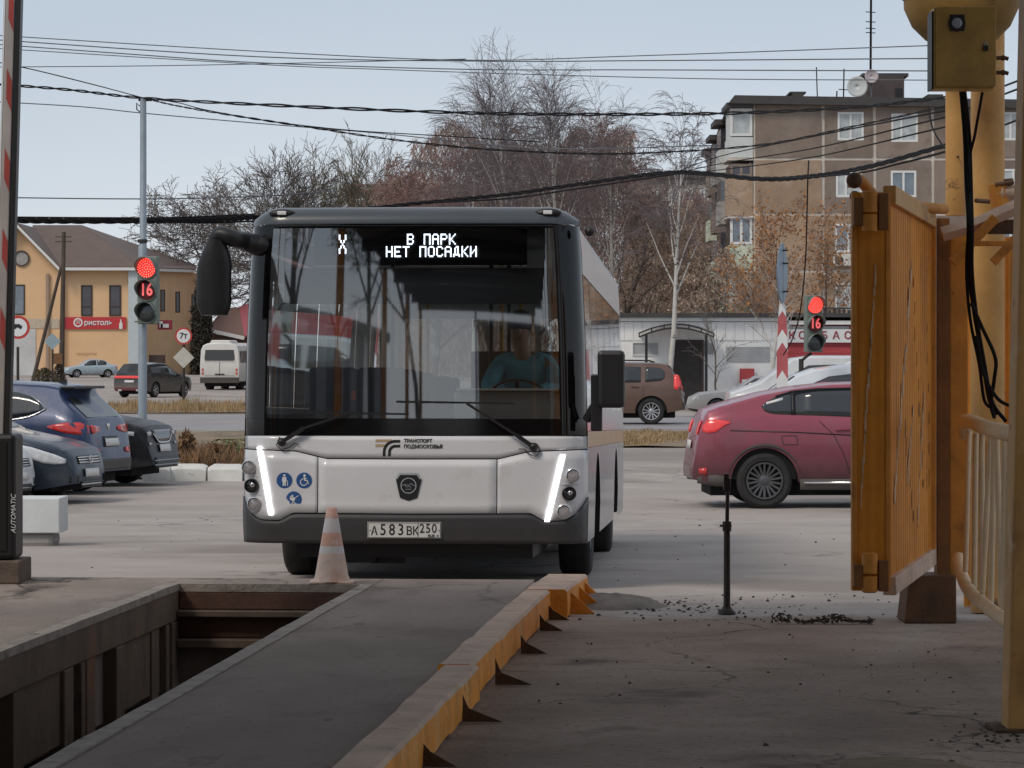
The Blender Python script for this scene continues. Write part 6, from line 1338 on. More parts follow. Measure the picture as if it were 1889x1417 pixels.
b = MB(); b.bar((X(88), D - .15, zB), (X(88), D - .15, Z(505)), .22, .2); b.build('drain_pipe', mat('brownish_pipe', (.34, .25, .19), .7, var=.15), yb, world=True)
b = MB(); b.box(X(272), X(300), D + 1.0, D + 1.8, zB, Z(655)); b.build('porch_rail', M['frame_b'], yb, world=True)
text('продукты', .34, mat('faint_letter', (.42, .25, .11), .9, var=0), yb, (X(158), D + .49, Z(653)), world=True, depth=.004)

# ---- house with the red gable roof behind the small bus ----------------------------------------------------------
D = 268.; hs_ = thing('house', 'low house with a brown and raspberry pitched roof behind the minibus', 'house', (XD(420, D), D, gw(XD(420, D), D)))
Z = lambda p: ZD(p, D); X = lambda p: XD(p, D); zB = gw(XD(420, D), D) - .3
b = MB(); b.box(X(386), X(520), D, D + 12, zB, Z(617)); b.build('wall', mat('dark_house_wall', (.15, .10, .085), .9, var=.2), hs_, world=True)
b = MB(); b.add([(X(384), D - .6, Z(607)), (X(452), D - .6, Z(622)), (X(428), D + 7, Z(566)), (X(402), D + 7, Z(568))], [(0, 1, 2, 3)]); b.build('roof', mat('house_roof_brown', (.20, .12, .10), .7, var=.1), hs_, world=True, thick=.2)
b = MB(); b.add([(X(452), D - .6, Z(622)), (X(530), D + 1, Z(610)), (X(480), D + 7, Z(545)), (X(428), D + 7, Z(566))], [(0, 1, 2, 3)]); b.build('roof', mat('house_roof_pink', (.36, .10, .13), .7, var=.1), hs_, world=True, thick=.2)
b = MB(); b.bar((X(384), D - .7, Z(609)), (X(452), D - .7, Z(624)), .3, .3); b.build('eaves_trim', M['frame_w'], hs_, world=True)
window(hs_, 395, 410, 628, 650, D - .02, D, 'frame_w', 'win_dark', (.5,))
# ================================================================== POLES, SIGNALS, SIGNS
def signal(label, px, py0, py1, D, tilt, digits, lit=1.):
    """three-lamp signal head: red lit, countdown below it, dark green lamp"""
    s = (py1 - py0) / FPX * D; h = thing('traffic_light', label, 'traffic light', P(px, py1, D), (0, 0, tilt), 'traffic lights at red'); w_ = s * .31; r = s * .143
    M['sig_box'] = mat('signal_housing', (.16, .19, .17), .6, var=.15, s=5); M['sig_red'] = mat('signal_red', (.6, .03, .03), .3, var=0, emit=((1, .012, .015), .9)); M['sig_dot'] = mat('signal_red_bright', (1, .3, .2), .3, var=0, emit=((1, .16, .11), 1.5)); M['sig_dark'] = mat('signal_dark_lens', (.03, .035, .035), .2, var=.2, coat=.5); M['sig_ct'] = mat('signal_counter_glass', (.10, .02, .02), .3, var=.2); M['sig_digit'] = mat('signal_digit', (1, .2, .2), .3, var=0, emit=((1, .12, .12), 1.6 * lit))
    b = MB(); b.box(-w_ / 2, w_ / 2, 0, .16, 0, s); b.build('housing', M['sig_box'], h, bevel=.02)
    for k, m in enumerate(('sig_dark', 'sig_ct', 'sig_red')):
        z = s * (.17 + .33 * k); vz = MB(); rows = []
        for i in range(25):
            a = 2 * math.pi * i / 24; up_ = .5 + .5 * math.sin(a); L_ = .03 + .15 * min(1, max(0, (math.sin(a) + .45) / .8)); rows.append([Vector((r * 1.04 * math.cos(a), .0, z + r * 1.04 * math.sin(a))), Vector((r * 1.10 * math.cos(a), -L_, z + r * 1.10 * math.sin(a)))])
        vz.grid(rows); vz.build('visor', M['sig_box'], h, smooth=60, thick=.006)
        b = MB(); b.lathe([(r, -.006), (r * .8, -.018), (r * .4, -.026), (.001, -.028)], 24, (0, 0, z), 'y'); ln = b.build('lens', M[m], h, smooth=60)
        if k == 2:
            b = MB()
            for ring, n in ((.2, 5), (.45, 11), (.7, 17), (.92, 22)):
                for i in range(n):
                    a = 2 * math.pi * i / n + ring * 3; b.box(r * ring * math.cos(a) - .009, r * ring * math.cos(a) + .009, -.036, -.031, z + r * ring * math.sin(a) - .009, z + r * ring * math.sin(a) + .009)
            b.build('led_dots', M['sig_dot'], ln)
        if k == 1: text(digits, r * 1.75, M['sig_digit'], ln, (0, -.034, z), sx=.8, bold=.006)
    return h
D = 56.0
pole = thing('street_pole', 'tall grey steel street pole with wires at its top rising behind the parked cars', 'pole', GP(263, D))
pz = pole.location.z; b = MB(); b.tube([(0, 0, 0), (0, 0, ZD(455, D) - pz), (.01, 0, ZD(450, D) - pz), (.012, 0, ZD(182, D) - pz)], [.078, .074, .060, .054], 14); b.build('shaft', M['zinc'], pole, smooth=40)
b = MB(); b.tube([(-.05, 0, ZD(196, D) - pz), (-.10, 0, ZD(190, D) - pz), (-.10, 0, ZD(202, D) - pz), (-.03, 0, ZD(208, D) - pz)], .012, 6); b.bar((-.07, 0, ZD(184, D) - pz), (.16, 0, ZD(184, D) - pz), .05, .05); b.build('wire_clamp', M['cable'], pole)
for py in (448, 597):
    b = MB(); b.lathe([(.082, 0), (.086, .01), (.086, .05), (.082, .06)], 14, (0, 0, ZD(py, D) - pz)); b.bar((-.13, -.05, ZD(py, D) - pz + .03), (.15, -.05, ZD(py, D) - pz + .03), .02, .02); b.build('band', M['dark_steel'], pole)
signal('traffic light with a dim countdown on the grey street pole above the parked cars', 271, 473, 598, D - .3, rad(-14), '16', .35)
D = 64.
rp = thing('signal_pole', 'signal pole hidden behind the crimson crossover', 'pole', GP(1478, D)); pz = rp.location.z
b = MB(); b.tube([(0, 0, 0), (0, 0, ZD(662, D) - pz)], .05, 10); b.tube([(0, 0, ZD(666, D) - pz), (.12, -.05, ZD(656, D) - pz), (.2, -.05, ZD(652, D) - pz)], .03, 8); b.build('shaft', M['dark_steel'], rp, smooth=40)
signal('traffic light with a bright countdown in front of the red shop sign', 1503, 545, 650, D - .2, rad(18), '16', 1.)
D = 58.; M['tape_red'] = mat('faded_red_tape', (.44, .10, .11), .6, var=.15)
rs = thing('road_sign', 'round road sign seen almost edge-on above a red and white taped post', 'road sign', GP(1443, D)); pz = rs.location.z
o = MB().lathe([(.53, -.012), (.54, 0), (.53, .012)], 36, (0, 0, 0), 'y').build('disc', mat('sign_back', (.20, .27, .34), .5, metal=.3, var=.12), rs); o.location = (0, 0, ZD(505, D) - pz); o.rotation_euler = (0, 0, rad(76))
b = MB(); b.tube([(.01, .04, 0), (.01, .04, ZD(448, D) - pz)], .028, 8); b.build('shaft', M['zinc'], rs)
for py in (462, 486, 538):
    b = MB(); b.bar((.0, .02, ZD(py, D) - pz), (.11, .0, ZD(py, D) - pz), .03, .03); b.build('bracket', M['dark_steel'], rs)
for k, (p0, p1, m, w0, w1) in enumerate(((565, 586, 'white_paint', .06, .07), (586, 622, 'tape_red', .075, .085), (622, 648, 'white_paint', .085, .10), (648, 700, 'tape_red', .10, .10), (700, 745, 'white_paint', .10, .10), (745, 800, 'tape_red', .1, .1))):
    b = MB(); z0, z1 = ZD(p1, D) - pz, ZD(p0, D) - pz; b.add([(-w1, -.02, z0), (0, -.02, z0 + w1 * 1.6), (w1, -.02, z0), (w0, -.02, z1), (0, -.02, z1 + w0 * 1.6), (-w0, -.02, z1)], [(0, 1, 4, 5), (1, 2, 3, 4)]); b.build('tape_chevron', M[m], rs, thick=.004)
def sign_post(label, px, D, top_py, name='road_sign', r=.022):
    t = thing(name, label, 'road sign', GP(px, D)); b = MB(); b.tube([(0, 0, -.05), (0, 0, ZD(top_py, D) - t.location.z)], r, 8); b.build('shaft', M['dark_steel'], t); return t
D = 122.; t = sign_post('round weight limit sign with red rim above a white diamond back', 339, D, 606, r=.05); tz = t.location.z
o = MB().lathe([(.32, 0), (.32, -.03)], 28, (.0, -.06, ZD(620, D) - tz), 'y').build('disc', M['red_paint'], t); o2 = MB().lathe([(.255, -.032), (.255, -.04)], 28, (.0, -.06, ZD(620, D) - tz), 'y').build('disc_face', M['white_paint'], o)
text('7т', .30, M['ink'], o, (.0, -.105, ZD(620, D) - tz), depth=.002, bold=.006)
d = .40; z = ZD(660, D) - tz; b = MB(); b.prism([(0, -d), (d, 0), (0, d), (-d, 0)], (0, -.06, z), (1, 0, 0), (0, 0, 1), (0, .02, 0)); b.build('diamond', mat('sign_diamond', (.52, .51, .46), .6, var=.1), t, bevel=.02)
D = 100.; t = sign_post('round white sign with red rim and black lorry beside the boom arm', 33, D, 640, r=.045); tz = t.location.z; z = ZD(604, D) - tz
o = MB().lathe([(.36, 0), (.36, -.03)], 28, (.02, -.05, z), 'y').build('disc', M['red_paint'], t); MB().lathe([(.28, -.032), (.28, -.04)], 28, (.02, -.05, z), 'y').build('disc_face', M['white_paint'], o)
b = MB(); b.box(-.13, .08, -.1, -.092, z - .01, z + .10); b.box(.085, .14, -.1, -.092, z - .01, z + .06)
for x in (-.08, .09): b.lathe([(.035, 0), (.035, -.008)], 10, (x, -.092, z - .02), 'y')
b.build('lorry_mark', M['ink'], o)
D = 175.; t = sign_post('grey diamond sign seen from behind by the wooden pole', 97, D, 618, r=.05); tz = t.location.z; d = .45; z = ZD(630, D) - tz
b = MB(); b.prism([(0, -d), (d, 0), (0, d), (-d, 0)], (0, -.06, z), (1, 0, 0), (0, 0, 1), (0, .02, 0)); b.build('diamond', mat('sign_back_far', (.27, .36, .40), .5, var=.08), t, bevel=.03)
D = 185.
M['wood'] = mat('weathered_wood', (.075, .058, .045), .9, var=.3, s=2, stretch=(3, 3, .4))
up_ = thing('utility_pole', 'weathered wooden utility pole with slanting brace in front of the yellow building', 'pole', GP(113, D)); pz = up_.location.z
b = MB(); b.tube([(0, 0, 0), (.15, 0, ZD(428, D) - pz)], [.17, .11], 10); b.build('pole', M['wood'], up_, smooth=60)
b = MB(); b.tube([(-1.75, .2, 0), (.0, 0, ZD(492, D) - pz)], [.12, .09], 8); b.build('brace', M['wood'], up_, smooth=60)
b = MB(); b.box(-.42, .1, -.25, -.15, ZD(672, D) - pz, ZD(652, D) - pz); b.build('meter_box', mat('brown_box', (.16, .08, .03), .7, var=.1), up_)
b = MB(); b.box(-.25, -.05, -.22, -.16, 0, ZD(672, D) - pz); b.build('white_guard', M['chalk'], up_)
for py in (437, 446):
    b = MB(); b.bar((-.35, 0, ZD(py, D) - pz), (.6, 0, ZD(py, D) - pz), .06, .06); b.build('cross_arm', M['wood'], up_)

# ================================================================== WIRES
def wire(label, pts, r, m='cable', group=None, twist=None): return cable(label, [P(*p) for p in pts], r, m, group, 5, 'overhead_cable', 'overhead cable')
def twisted(label, pts, r, r2, n=2):
    """bundle of strands wound round each other along a hanging line"""
    q = crv([P(*p) for p in pts], 26); b = MB()
    ks = [min(1, p.y / 45) for p in q]
    for k in range(n):
        b.tube([p + Vector((0, math.cos(i * .55 + k * 2 * math.pi / n) * r2, math.sin(i * .55 + k * 2 * math.pi / n) * r2)) * ks[i] for i, p in enumerate(q)], [r * .8 * f for f in ks], 5)
    return tag(b.build('overhead_cable', M['cable'], smooth=60), label, 'overhead cable')
twisted('thickest twisted black cable crossing the whole sky just above the grey street pole', [(-40, 153, 56), (120, 165, 56), (265, 181, 56), (520, 195, 46), (850, 208, 44), (1100, 211, 41), (1340, 209, 37), (1560, 199, 30), (1745, 180, 22)], .016, .016)
twisted('twisted black cable sagging from the pole top down behind the birches to the right', [(268, 182, 56), (330, 196, 56), (430, 213, 46.8), (560, 233, 47), (720, 257, 47), (880, 274, 47), (1060, 283, 46), (1200, 282, 44), (1400, 268, 38), (1580, 232, 29), (1745, 196, 22)], .010, .010)
wire('thin black cable running beside the sagging twisted cable from the pole top', [(268, 181, 56), (330, 190, 56), (380, 203, 46.7), (500, 224, 46.9), (640, 240, 47.2), (800, 250, 47.5), (1000, 262, 48)], .008)
twisted('thick dark cable bundle rising from the bus roof across the trees to the gate columns', [(470, 400, 62), (640, 388, 61), (800, 372, 60), (940, 358, 58), (1080, 338, 55), (1245, 318, 50), (1400, 330, 42), (1500, 325, 36), (1600, 308, 29), (1745, 268, 22)], .022, .020, 3)
wire('black cable splitting below the thick bundle above the bus roof', [(800, 374, 60), (940, 366, 58), (1060, 349, 55), (1245, 321, 50)], .016)
wire('black cable running under the thick bundle towards the gate pipe arm', [(1245, 320, 50), (1400, 329, 42), (1560, 322, 31), (1660, 302, 26), (1745, 280, 22)], .009)
twisted('thick black cable bundle across the left sky at the yellow roof', [(-60, 404, 58), (80, 407, 59), (265, 407, 60), (380, 405, 61), (470, 400, 62)], .040, .030, 3)
wire('black cable above the left bundle meeting the bus corner', [(-60, 400, 58), (265, 402, 60), (380, 399, 61), (470, 395, 62)], .014)
wire('black cable sagging below the left bundle meeting the bus corner', [(265, 408, 60), (380, 411, 61), (470, 408, 62)], .018)
for k, (pts, r, lab) in enumerate(((((-60, 62, 70), (480, 95, 70), (860, 111, 70), (1180, 103, 68), (1720, 84, 60)), .011, 'topmost thin grey wire of the five across the upper sky'),
    (((-60, 70, 72), (480, 105, 72), (900, 113, 72), (1180, 112, 70), (1720, 108, 62)), .013, 'second thin grey wire from the top across the upper sky'),
    (((-60, 78, 74), (240, 100, 74), (480, 116, 74), (860, 128, 74), (1180, 129, 72), (1720, 131, 64)), .013, 'third thin grey wire from the top, crossing the birch crowns'),
    (((-60, 86, 76), (480, 119, 76), (700, 128, 76), (1000, 138, 75), (1340, 146, 72), (1720, 148, 66)), .011, 'lowest of the thin grey wires above the birches'),
    (((-60, 124, 70), (240, 122, 70), (480, 118, 70), (860, 109, 70)), .010, 'thin grey wire rising gently rightwards at the left of the upper sky'))): wire(lab, pts, r, 'cable_grey')
wire('thin wire slanting from the boom arm down to the top of the grey pole', [(-40, 108, 44), (45, 125, 45), (160, 153, 46), (262, 180, 56)], .008)
wire('thin pale wire crossing behind the grey pole below its top', [(-40, 186, 60), (150, 197, 60), (265, 209, 60), (480, 228, 60), (700, 246, 60), (1000, 274, 60), (1330, 268, 55)], .010, 'cable_grey')
wire('thin wire above the yellow roof ending at the bus roof', [(-40, 364, 60), (265, 367, 61), (480, 362, 62), (620, 352, 63)], .012, 'cable_grey')
for pts, lab in ((((1245, 318, 50), (1330, 288, 45), (1500, 252, 34), (1745, 204, 22)), 'upper of the three cables fanning out over the brown block'), (((1245, 320, 50), (1340, 300, 44), (1500, 274, 34), (1745, 216, 22)), 'middle of the three cables fanning out over the brown block'), (((1245, 322, 50), (1340, 312, 44), (1500, 290, 34), (1745, 234, 22)), 'lower of the three cables fanning out over the brown block')): wire(lab, pts, .007)
wire('black cable hanging down in front of the brown block to the taped post', [(1492, 296, 46), (1490, 340, 46), (1486, 480, 48), (1476, 575, 50), (1462, 625, 52), (1445, 655, 56)], .011)
for k, (p, lab) in enumerate((((1850, 160, 30), 'upper cable behind the column at the right edge'), ((1850, 175, 30), 'lower cable behind the column at the right edge'), ((1850, 232, 30), 'cable below the eaves behind the column at the right edge'))):
    wire(lab, [p, (1960, p[1] - 42, 24)], .010)

# ================================================================== TREES
def branch_tree(rng, H, r0, levels, spread, droop=0., lift=.25, first=.25, nlimb=7, kids=(5, 6, 5), wob=.12, lens=(.42, .5, .5), thin=.012, trunkto=1.0):
    """bare tree: returns trunk-and-limb mesh and twig mesh"""
    T, K = MB(), MB()
    def grow(p, d, L, r, lev, gen):
        n = 6 if lev == 0 else 4 if lev < 3 else 3; pts = [p.copy()]; rs = [r]; q = p.copy(); dd = d.copy()
        for i in range(n):
            dd = (dd + Vector((rng.gauss(0, wob), rng.gauss(0, wob), rng.gauss(0, wob * .6) + (lift * .12 if lev < 2 else 0)))).normalized()
            if droop and lev >= 2: dd = (dd + Vector((0, 0, -droop * (i + 1) / n))).normalized()
            q = q + dd * (L / n); pts.append(q.copy()); rs.append(max(thin * .55, r * (1 - (.86 if lev else .8) * (i + 1) / n)))
        (T if lev < 2 else K).tube(pts, rs, 7 if lev == 0 else 5 if lev == 1 else 3, cap=False)
        if lev >= levels: return
        kn = nlimb if lev == 0 else kids[min(lev - 1, len(kids) - 1)]
        for k in range(kn):
            t = (first + (1 - first) * (k + rng.random()) / kn) if lev == 0 else (.2 + .8 * (k + rng.random()) / kn)
            f = t * n; i = min(n - 1, int(f)); pp = pts[i].lerp(pts[i + 1], f - i); rr_ = rs[i] + (rs[i + 1] - rs[i]) * (f - i); ax = (pts[i + 1] - pts[i]).normalized()
            a = rng.random() * 6.283 if lev else (k * 2.4 + rng.random()); sd = Vector((math.cos(a), math.sin(a), 0)); sd = (sd - ax * sd.dot(ax)).normalized()
            sp = spread * (1.1 - .35 * t if lev == 0 else .8 + .4 * rng.random()); d2 = (ax * math.cos(sp) + sd * math.sin(sp) + Vector((0, 0, lift * (.5 if lev < 2 else .1)))).normalized()
            grow(pp, d2, L * lens[min(lev, len(lens) - 1)] * (1.15 - .55 * t if lev == 0 else .75 + .5 * rng.random()), max(thin * .7, rr_ * .55), lev + 1, gen)
    grow(Vector((0, 0, -.1)), Vector((rng.gauss(0, .03), rng.gauss(0, .03), 1)).normalized(), H * trunkto, r0, 0, 0)
    return T, K
def tree(name, label, px, D, top_py, seed, trunk_m, twig_m, group=None, base=None, **kw):
    t = thing(name, label, 'tree', GP(px, D), group=group); H = ZD(top_py, D) - t.location.z; r = random.Random(seed); a = dict(r0=.16, levels=4, spread=.75); a.update(kw)
    k_ = a.pop('hk', .97); T, K = branch_tree(r, H * .9, **a); f_ = H * k_ / max(v[2] for v in T.v + K.v); T.v = [tuple(c * f_ for c in v) for v in T.v]; K.v = [tuple(c * f_ for c in v) for v in K.v]; T.build('trunk', trunk_m, t, smooth=60); c = K.build('crown', twig_m, t); return t
M['bark'] = mat('grey_bark', (.10, .085, .075), .95, var=.3, s=3); M['twig'] = mat('grey_brown_twigs', (.14, .12, .112), .95, var=.2, s=.4)
M['twig_red'] = mat('reddish_twigs', (.21, .125, .11), .95, var=.25, s=.4); M['twig_birch'] = mat('birch_twigs', (.15, .125, .13), .95, var=.25, s=.3); M['twig_tan'] = mat('tan_twigs', (.30, .23, .185), .95, var=.25, s=.4)
M['birch'] = mat('birch_bark', (.50, .48, .45), .85, var=.1, s=3, spots=(((.045, .04, .04), 2.2, .57, .64),), stretch=(1, 1, 2.2))
M['leaf_or'] = mat('orange_leaves', (.33, .15, .05), .8, var=.3, s=3)
gA = 'bare trees behind the yellow building'
tree('bare_tree', 'wide bare tree with dark limbs left of the bus mirror', 398, 275, 275, 3, M['bark'], M['twig'], gA, r0=.42, spread=.85, lift=.12, first=.22, nlimb=14, lens=(.62, .55, .48), thin=.05, kids=(8, 7, 5), wob=.13, levels=4)
tree('bare_tree', 'tall forked bare tree rising over the left corner of the bus roof', 474, 268, 222, 8, M['bark'], M['twig'], gA, r0=.40, spread=.62, lift=.25, first=.30, nlimb=14, lens=(.60, .55, .48), thin=.05, kids=(8, 7, 5), levels=4)
tree('bare_tree', 'fan-shaped yellowish bare tree above the left half of the bus roof', 622, 272, 210, 15, M['bark'], mat('olive_twigs', (.15, .125, .09), .95, var=.2, s=.4), gA, r0=.40, spread=.50, lift=.4, first=.16, nlimb=18, lens=(.78, .5, .42), thin=.045, kids=(8, 6, 5), levels=4)
tree('bare_tree', 'thin bare tree between the yellow building and the mirror', 330, 280, 345, 25, M['bark'], M['twig'], gA, r0=.25, spread=.8, lift=.1, first=.2, nlimb=9, lens=(.55, .5, .46), thin=.032, levels=4)
gB = 'birches behind the bus'
tree('birch_tree', 'tallest drooping birch with its crown topping the picture', 956, 170, 38, 5, M['birch'], M['twig_birch'], gB, r0=.26, spread=.46, droop=.20, lift=.5, first=.30, nlimb=19, lens=(.36, .55, .62), thin=.0165, kids=(7, 6, 4), wob=.06, hk=.97)
tree('birch_tree', 'white-stemmed birch forking above the right half of the bus roof', 1036, 160, 78, 6, M['birch'], M['twig_birch'], gB, r0=.25, spread=.5, droop=.20, lift=.5, first=.34, nlimb=17, lens=(.36, .55, .62), thin=.0165, kids=(7, 6, 4), wob=.06, hk=.97)
tree('birch_tree', 'birch with long drooping twigs right of the forked white birch', 1125, 175, 100, 9, M['birch'], M['twig_birch'], gB, r0=.22, spread=.52, droop=.30, lift=.25, first=.35, nlimb=15, lens=(.34, .6, .7), thin=.0165, kids=(7, 6, 4), wob=.06, hk=.97)
tree('birch_tree', 'thin leaning birch in the brown wood left of the tallest birch', 880, 180, 150, 13, M['birch'], M['twig_birch'], gB, r0=.18, spread=.5, droop=.22, first=.4, nlimb=12, lens=(.36, .55, .62), thin=.0165, kids=(6, 6, 5), wob=.09)
tree('birch_tree', 'slender white birch standing in front of the shop canopy', 1238, 109, 150, 21, M['birch'], M['twig_birch'], gB, r0=.13, spread=.5, droop=.35, lift=.4, first=.42, nlimb=13, lens=(.32, .5, .55), thin=.014, kids=(5, 5, 4), wob=.07)
tree('birch_tree', 'short-crowned birch trunk in front of the shop sign', 1419, 108, 430, 23, M['birch'], M['twig_tan'], gB, r0=.12, spread=.7, lift=.2, first=.35, nlimb=9, lens=(.42, .5, .5), thin=.014, kids=(5, 4, 4), wob=.12, levels=3)
tree('sapling', 'thin dark sapling without leaves before the white shop wall', 1325, 104, 545, 31, M['bark'], M['twig'], None, r0=.05, spread=.65, lift=.3, first=.3, nlimb=10, lens=(.36, .45, .5), thin=.010, kids=(4, 3), levels=3)
# trees holding brown and orange leaves
def leafy(name, label, px, D, top_py, seed, twig_m, leaf_m, n, wid, z0=.25, group=None, ls=.10, lw=.5, **kw):
    t = tree(name, label, px, D, top_py, seed, M['bark'], twig_m, group, **kw); r = random.Random(seed + 99); H = ZD(top_py, D) - t.location.z; cr_ = [o for o in bpy.data.objects if o.parent == t and o.name.startswith('crown')][0]
    vs = [v.co for v in cr_.data.vertices]; b = MB()
    for _ in range(n):
        p = vs[r.randrange(len(vs))] + Vector((r.gauss(0, .18), r.gauss(0, .18), r.gauss(0, .18))); a = Vector((r.gauss(0, 1), r.gauss(0, 1), r.gauss(0, 1))).normalized(); c = a.cross(Vector((r.gauss(0, 1), r.gauss(0, 1), r.gauss(0, 1)))).normalized(); l_ = ls * (.6 + r.random())
        b.add([p - a * l_, p + c * l_ * lw, p + a * l_, p - c * l_ * lw], [(0, 1, 2, 3)])
    b.build('foliage', leaf_m, t); return t
M['leaf_br'] = mat('brown_leaves', (.19, .10, .083), .9, var=.3, s=.5); M['leaf_tan'] = mat('tan_leaves', (.33, .25, .19), .9, var=.35, s=.4); M['leaf_dk'] = mat('dull_brown_leaves', (.16, .105, .082), .9, var=.3, s=.4)
gC = 'brown trees behind the bus'
for i, (px, D, ty, tm, lm, n, lab) in enumerate(((735, 215, 262, 'twig_red', 'leaf_br', 1300, 'sparse reddish brown tree at the left end of the brown wood'), (800, 220, 268, 'twig_red', 'leaf_br', 2200, 'reddish brown tree filling the gap left of the tallest birch'), (905, 225, 215, 'twig_red', 'leaf_br', 2600, 'large reddish brown tree behind the tallest birch'),
        (985, 230, 205, 'twig_red', 'leaf_br', 2600, 'reddish brown tree between the two tall birches'), (1075, 225, 185, 'twig_red', 'leaf_br', 2600, 'reddish brown tree behind the forked birch'), (1140, 215, 200, 'twig_red', 'leaf_dk', 2400, 'brown tree behind the long-twigged birch'), (1165, 185, 330, 'twig_tan', 'leaf_dk', 1800, 'dull brown tree over the rear of the bus'))):
    leafy('brown_tree', lab, px, D, ty, 40 + i, M[tm], M[lm], int(n * .9), 4, group=gC, ls=.13, lw=.28, r0=.30, spread=.75, lift=.2, first=.18, nlimb=13, lens=(.42, .5, .48), thin=.030, kids=(5, 6, 4), levels=4)
for i, (px, D, ty, lm, n, lab) in enumerate(((1205, 190, 372, 'leaf_tan', 3000, 'tan-leaved tree left above the shop roof'), (1262, 195, 355, 'leaf_tan', 3200, 'tan-leaved tree in the middle above the shop roof'), (1305, 150, 440, 'leaf_tan', 2200, 'pale tan tree against the balconies above the shop roof'))):
    leafy('tan_tree', lab, px, D, ty, 60 + i, M['twig_tan'], M[lm], int(n * 2.0), 4, group='leafy trees above the shop roof', ls=.095, lw=.3, r0=.22, spread=.8, lift=.15, first=.12, nlimb=13, lens=(.45, .5, .48), thin=.025, kids=(5, 5, 4), levels=4)
for i, (px, D, ty, n, lab) in enumerate(((1440, 135, 330, 1700, 'orange-leaved tree before the middle of the brown block'), (1520, 138, 350, 1300, 'orange-leaved tree before the block by the air conditioners'), (1395, 132, 450, 800, 'small orange-leaved tree at the foot of the balcony stack'))):
    leafy('orange_tree', lab, px, D, ty, 70 + i, M['twig_tan'], M['leaf_or'], n, 3, group='orange trees before the brown block', ls=.075, r0=.10, spread=.65, lift=.3, first=.2, nlimb=12, lens=(.42, .5, .48), thin=.012, kids=(5, 5, 4), levels=4)
# the far wood: one mass of brown twigs behind the single trees
r = random.Random(5); b = MB()
for _ in range(26000):
    px = r.uniform(690, 1345); D = r.uniform(232, 258); tp = 262 + 22 * math.sin(px * .021) + 16 * math.sin(px * .057 + 1) + 22 * noise.noise((px * .02, 3, 1)) + (90 if px > 1170 else 0) + (60 if px < 760 else 0)
    py = tp + (690 - tp) * r.random() ** 1.25; p = P(px, py, D); a = Vector((r.gauss(0, .6), r.gauss(0, .4), 1)).normalized() * r.uniform(.3, .9); c = a.cross(Vector((r.gauss(0, 1), r.gauss(0, 1), r.gauss(0, .3)))).normalized() * r.uniform(.02, .05)
    b.add([p - a - c, p - a + c, p + a], [(0, 1, 2)])
tag(b.build('woodland', mat('wood_twigs', (.23, .15, .13), .95, var=.3, s=.06, spots=(((.29, .22, .185), .05, .5, .7),))), kind='stuff')
# dark evergreen behind the small bus, hedge clumps by the yellow building
def bush(name, label, cat, px, D, w, h, n, m, seed, leaf=.12, up=.2, flat=.6):
    t = thing(name, label, cat, GP(px, D)); r = random.Random(seed); b = MB()
    for _ in range(n):
        a = r.random() * 6.283; q = r.random() ** .5; z = h * r.random() ** .9; k = math.sqrt(max(0, 1 - (z / h) ** 2)) * (.8 + .35 * noise.noise((a, z * 2, seed))); p = Vector((w * q * k * math.cos(a), w * flat * q * k * math.sin(a), z)); d = Vector((r.gauss(0, 1), r.gauss(0, 1), r.gauss(up, .8))).normalized() * leaf * (.6 + r.random()); c = d.cross(Vector((r.gauss(0, 1), r.gauss(0, 1), r.gauss(0, 1)))).normalized() * leaf * .35
        b.add([p - d, p + c, p + d, p - c], [(0, 1, 2, 3)])
    b.build('foliage', m, t); b = MB()
    for _ in range(12): a = r.random() * 6.283; b.tube([(0, 0, -.05), (w * .4 * math.cos(a), w * .3 * math.sin(a), h * .7)], [.03, .01], 4)
    b.build('stem', M['bark'], t); return t
bush('evergreen_tree', 'dark narrow evergreen between the yellow building and the red-roofed house', 'tree', 371, 255, 1.1, 7.5, 3000, mat('evergreen', (.045, .04, .03), .9, var=.35, s=1), 3, .25)
bush('shrub', 'olive shrub heap at the foot of the slanting brace', 'shrub', 82, 180, 1.1, 1.2, 900, mat('olive_shrub', (.10, .085, .045), .9, var=.3), 4, .10)
bush('shrub', 'bare brown shrub by the wooden pole', 'shrub', 108, 182, .55, 1.4, 500, mat('brown_shrub', (.07, .045, .03), .9, var=.3), 5, .10)

# ================================================================== WEEDS, GRASS, LITTER
def grass(name, n, area, hmin, hmax, m, seed, wid=.010, lean=.35):
    r = random.Random(seed); b = MB()
    for _ in range(n):
        x, y = area(r); c_ = noise.noise((x * .9, y * .35, seed)); h = r.uniform(hmin, hmax) * (.55 + .8 * max(0, c_ + .3))
        if c_ < -.25: continue
        a = r.random() * 6.283; z = gw(x, y) + .02; lx, ly = math.cos(a) * h * lean * r.random(), math.sin(a) * h * lean * r.random(); wx, wy = wid * math.cos(a + 1.5), wid * math.sin(a + 1.5)
        b.add([(x - wx, y - wy, z), (x + wx, y + wy, z), (x + lx * .4 + wx * .6, y + ly * .4 + wy * .6, z + h * .6), (x + lx, y + ly, z + h)], [(0, 1, 2), (0, 2, 3)])
    return tag(b.build(name, m), kind='stuff')
M['dry'] = mat('dry_grass', (.33, .23, .12), .9, var=.35, s=.7); M['weed'] = mat('dead_weeds', (.22, .13, .07), .9, var=.4, s=1.2); M['green_weed'] = mat('green_weed', (.16, .22, .06), .8, var=.3, s=2)
grass('dry_grass', 4200, lambda r: (lambda y: (r.uniform(XD(255, y), XD(470, y)), y))(r.uniform(54.2, 62)), .05, .42, M['weed'], 1, .008)
grass('weeds', 1500, lambda r: (lambda y: (XD(r.gauss(372, 32), y), y))(r.uniform(54.3, 57)), .2, .62, M['weed'], 2, .009, .5)
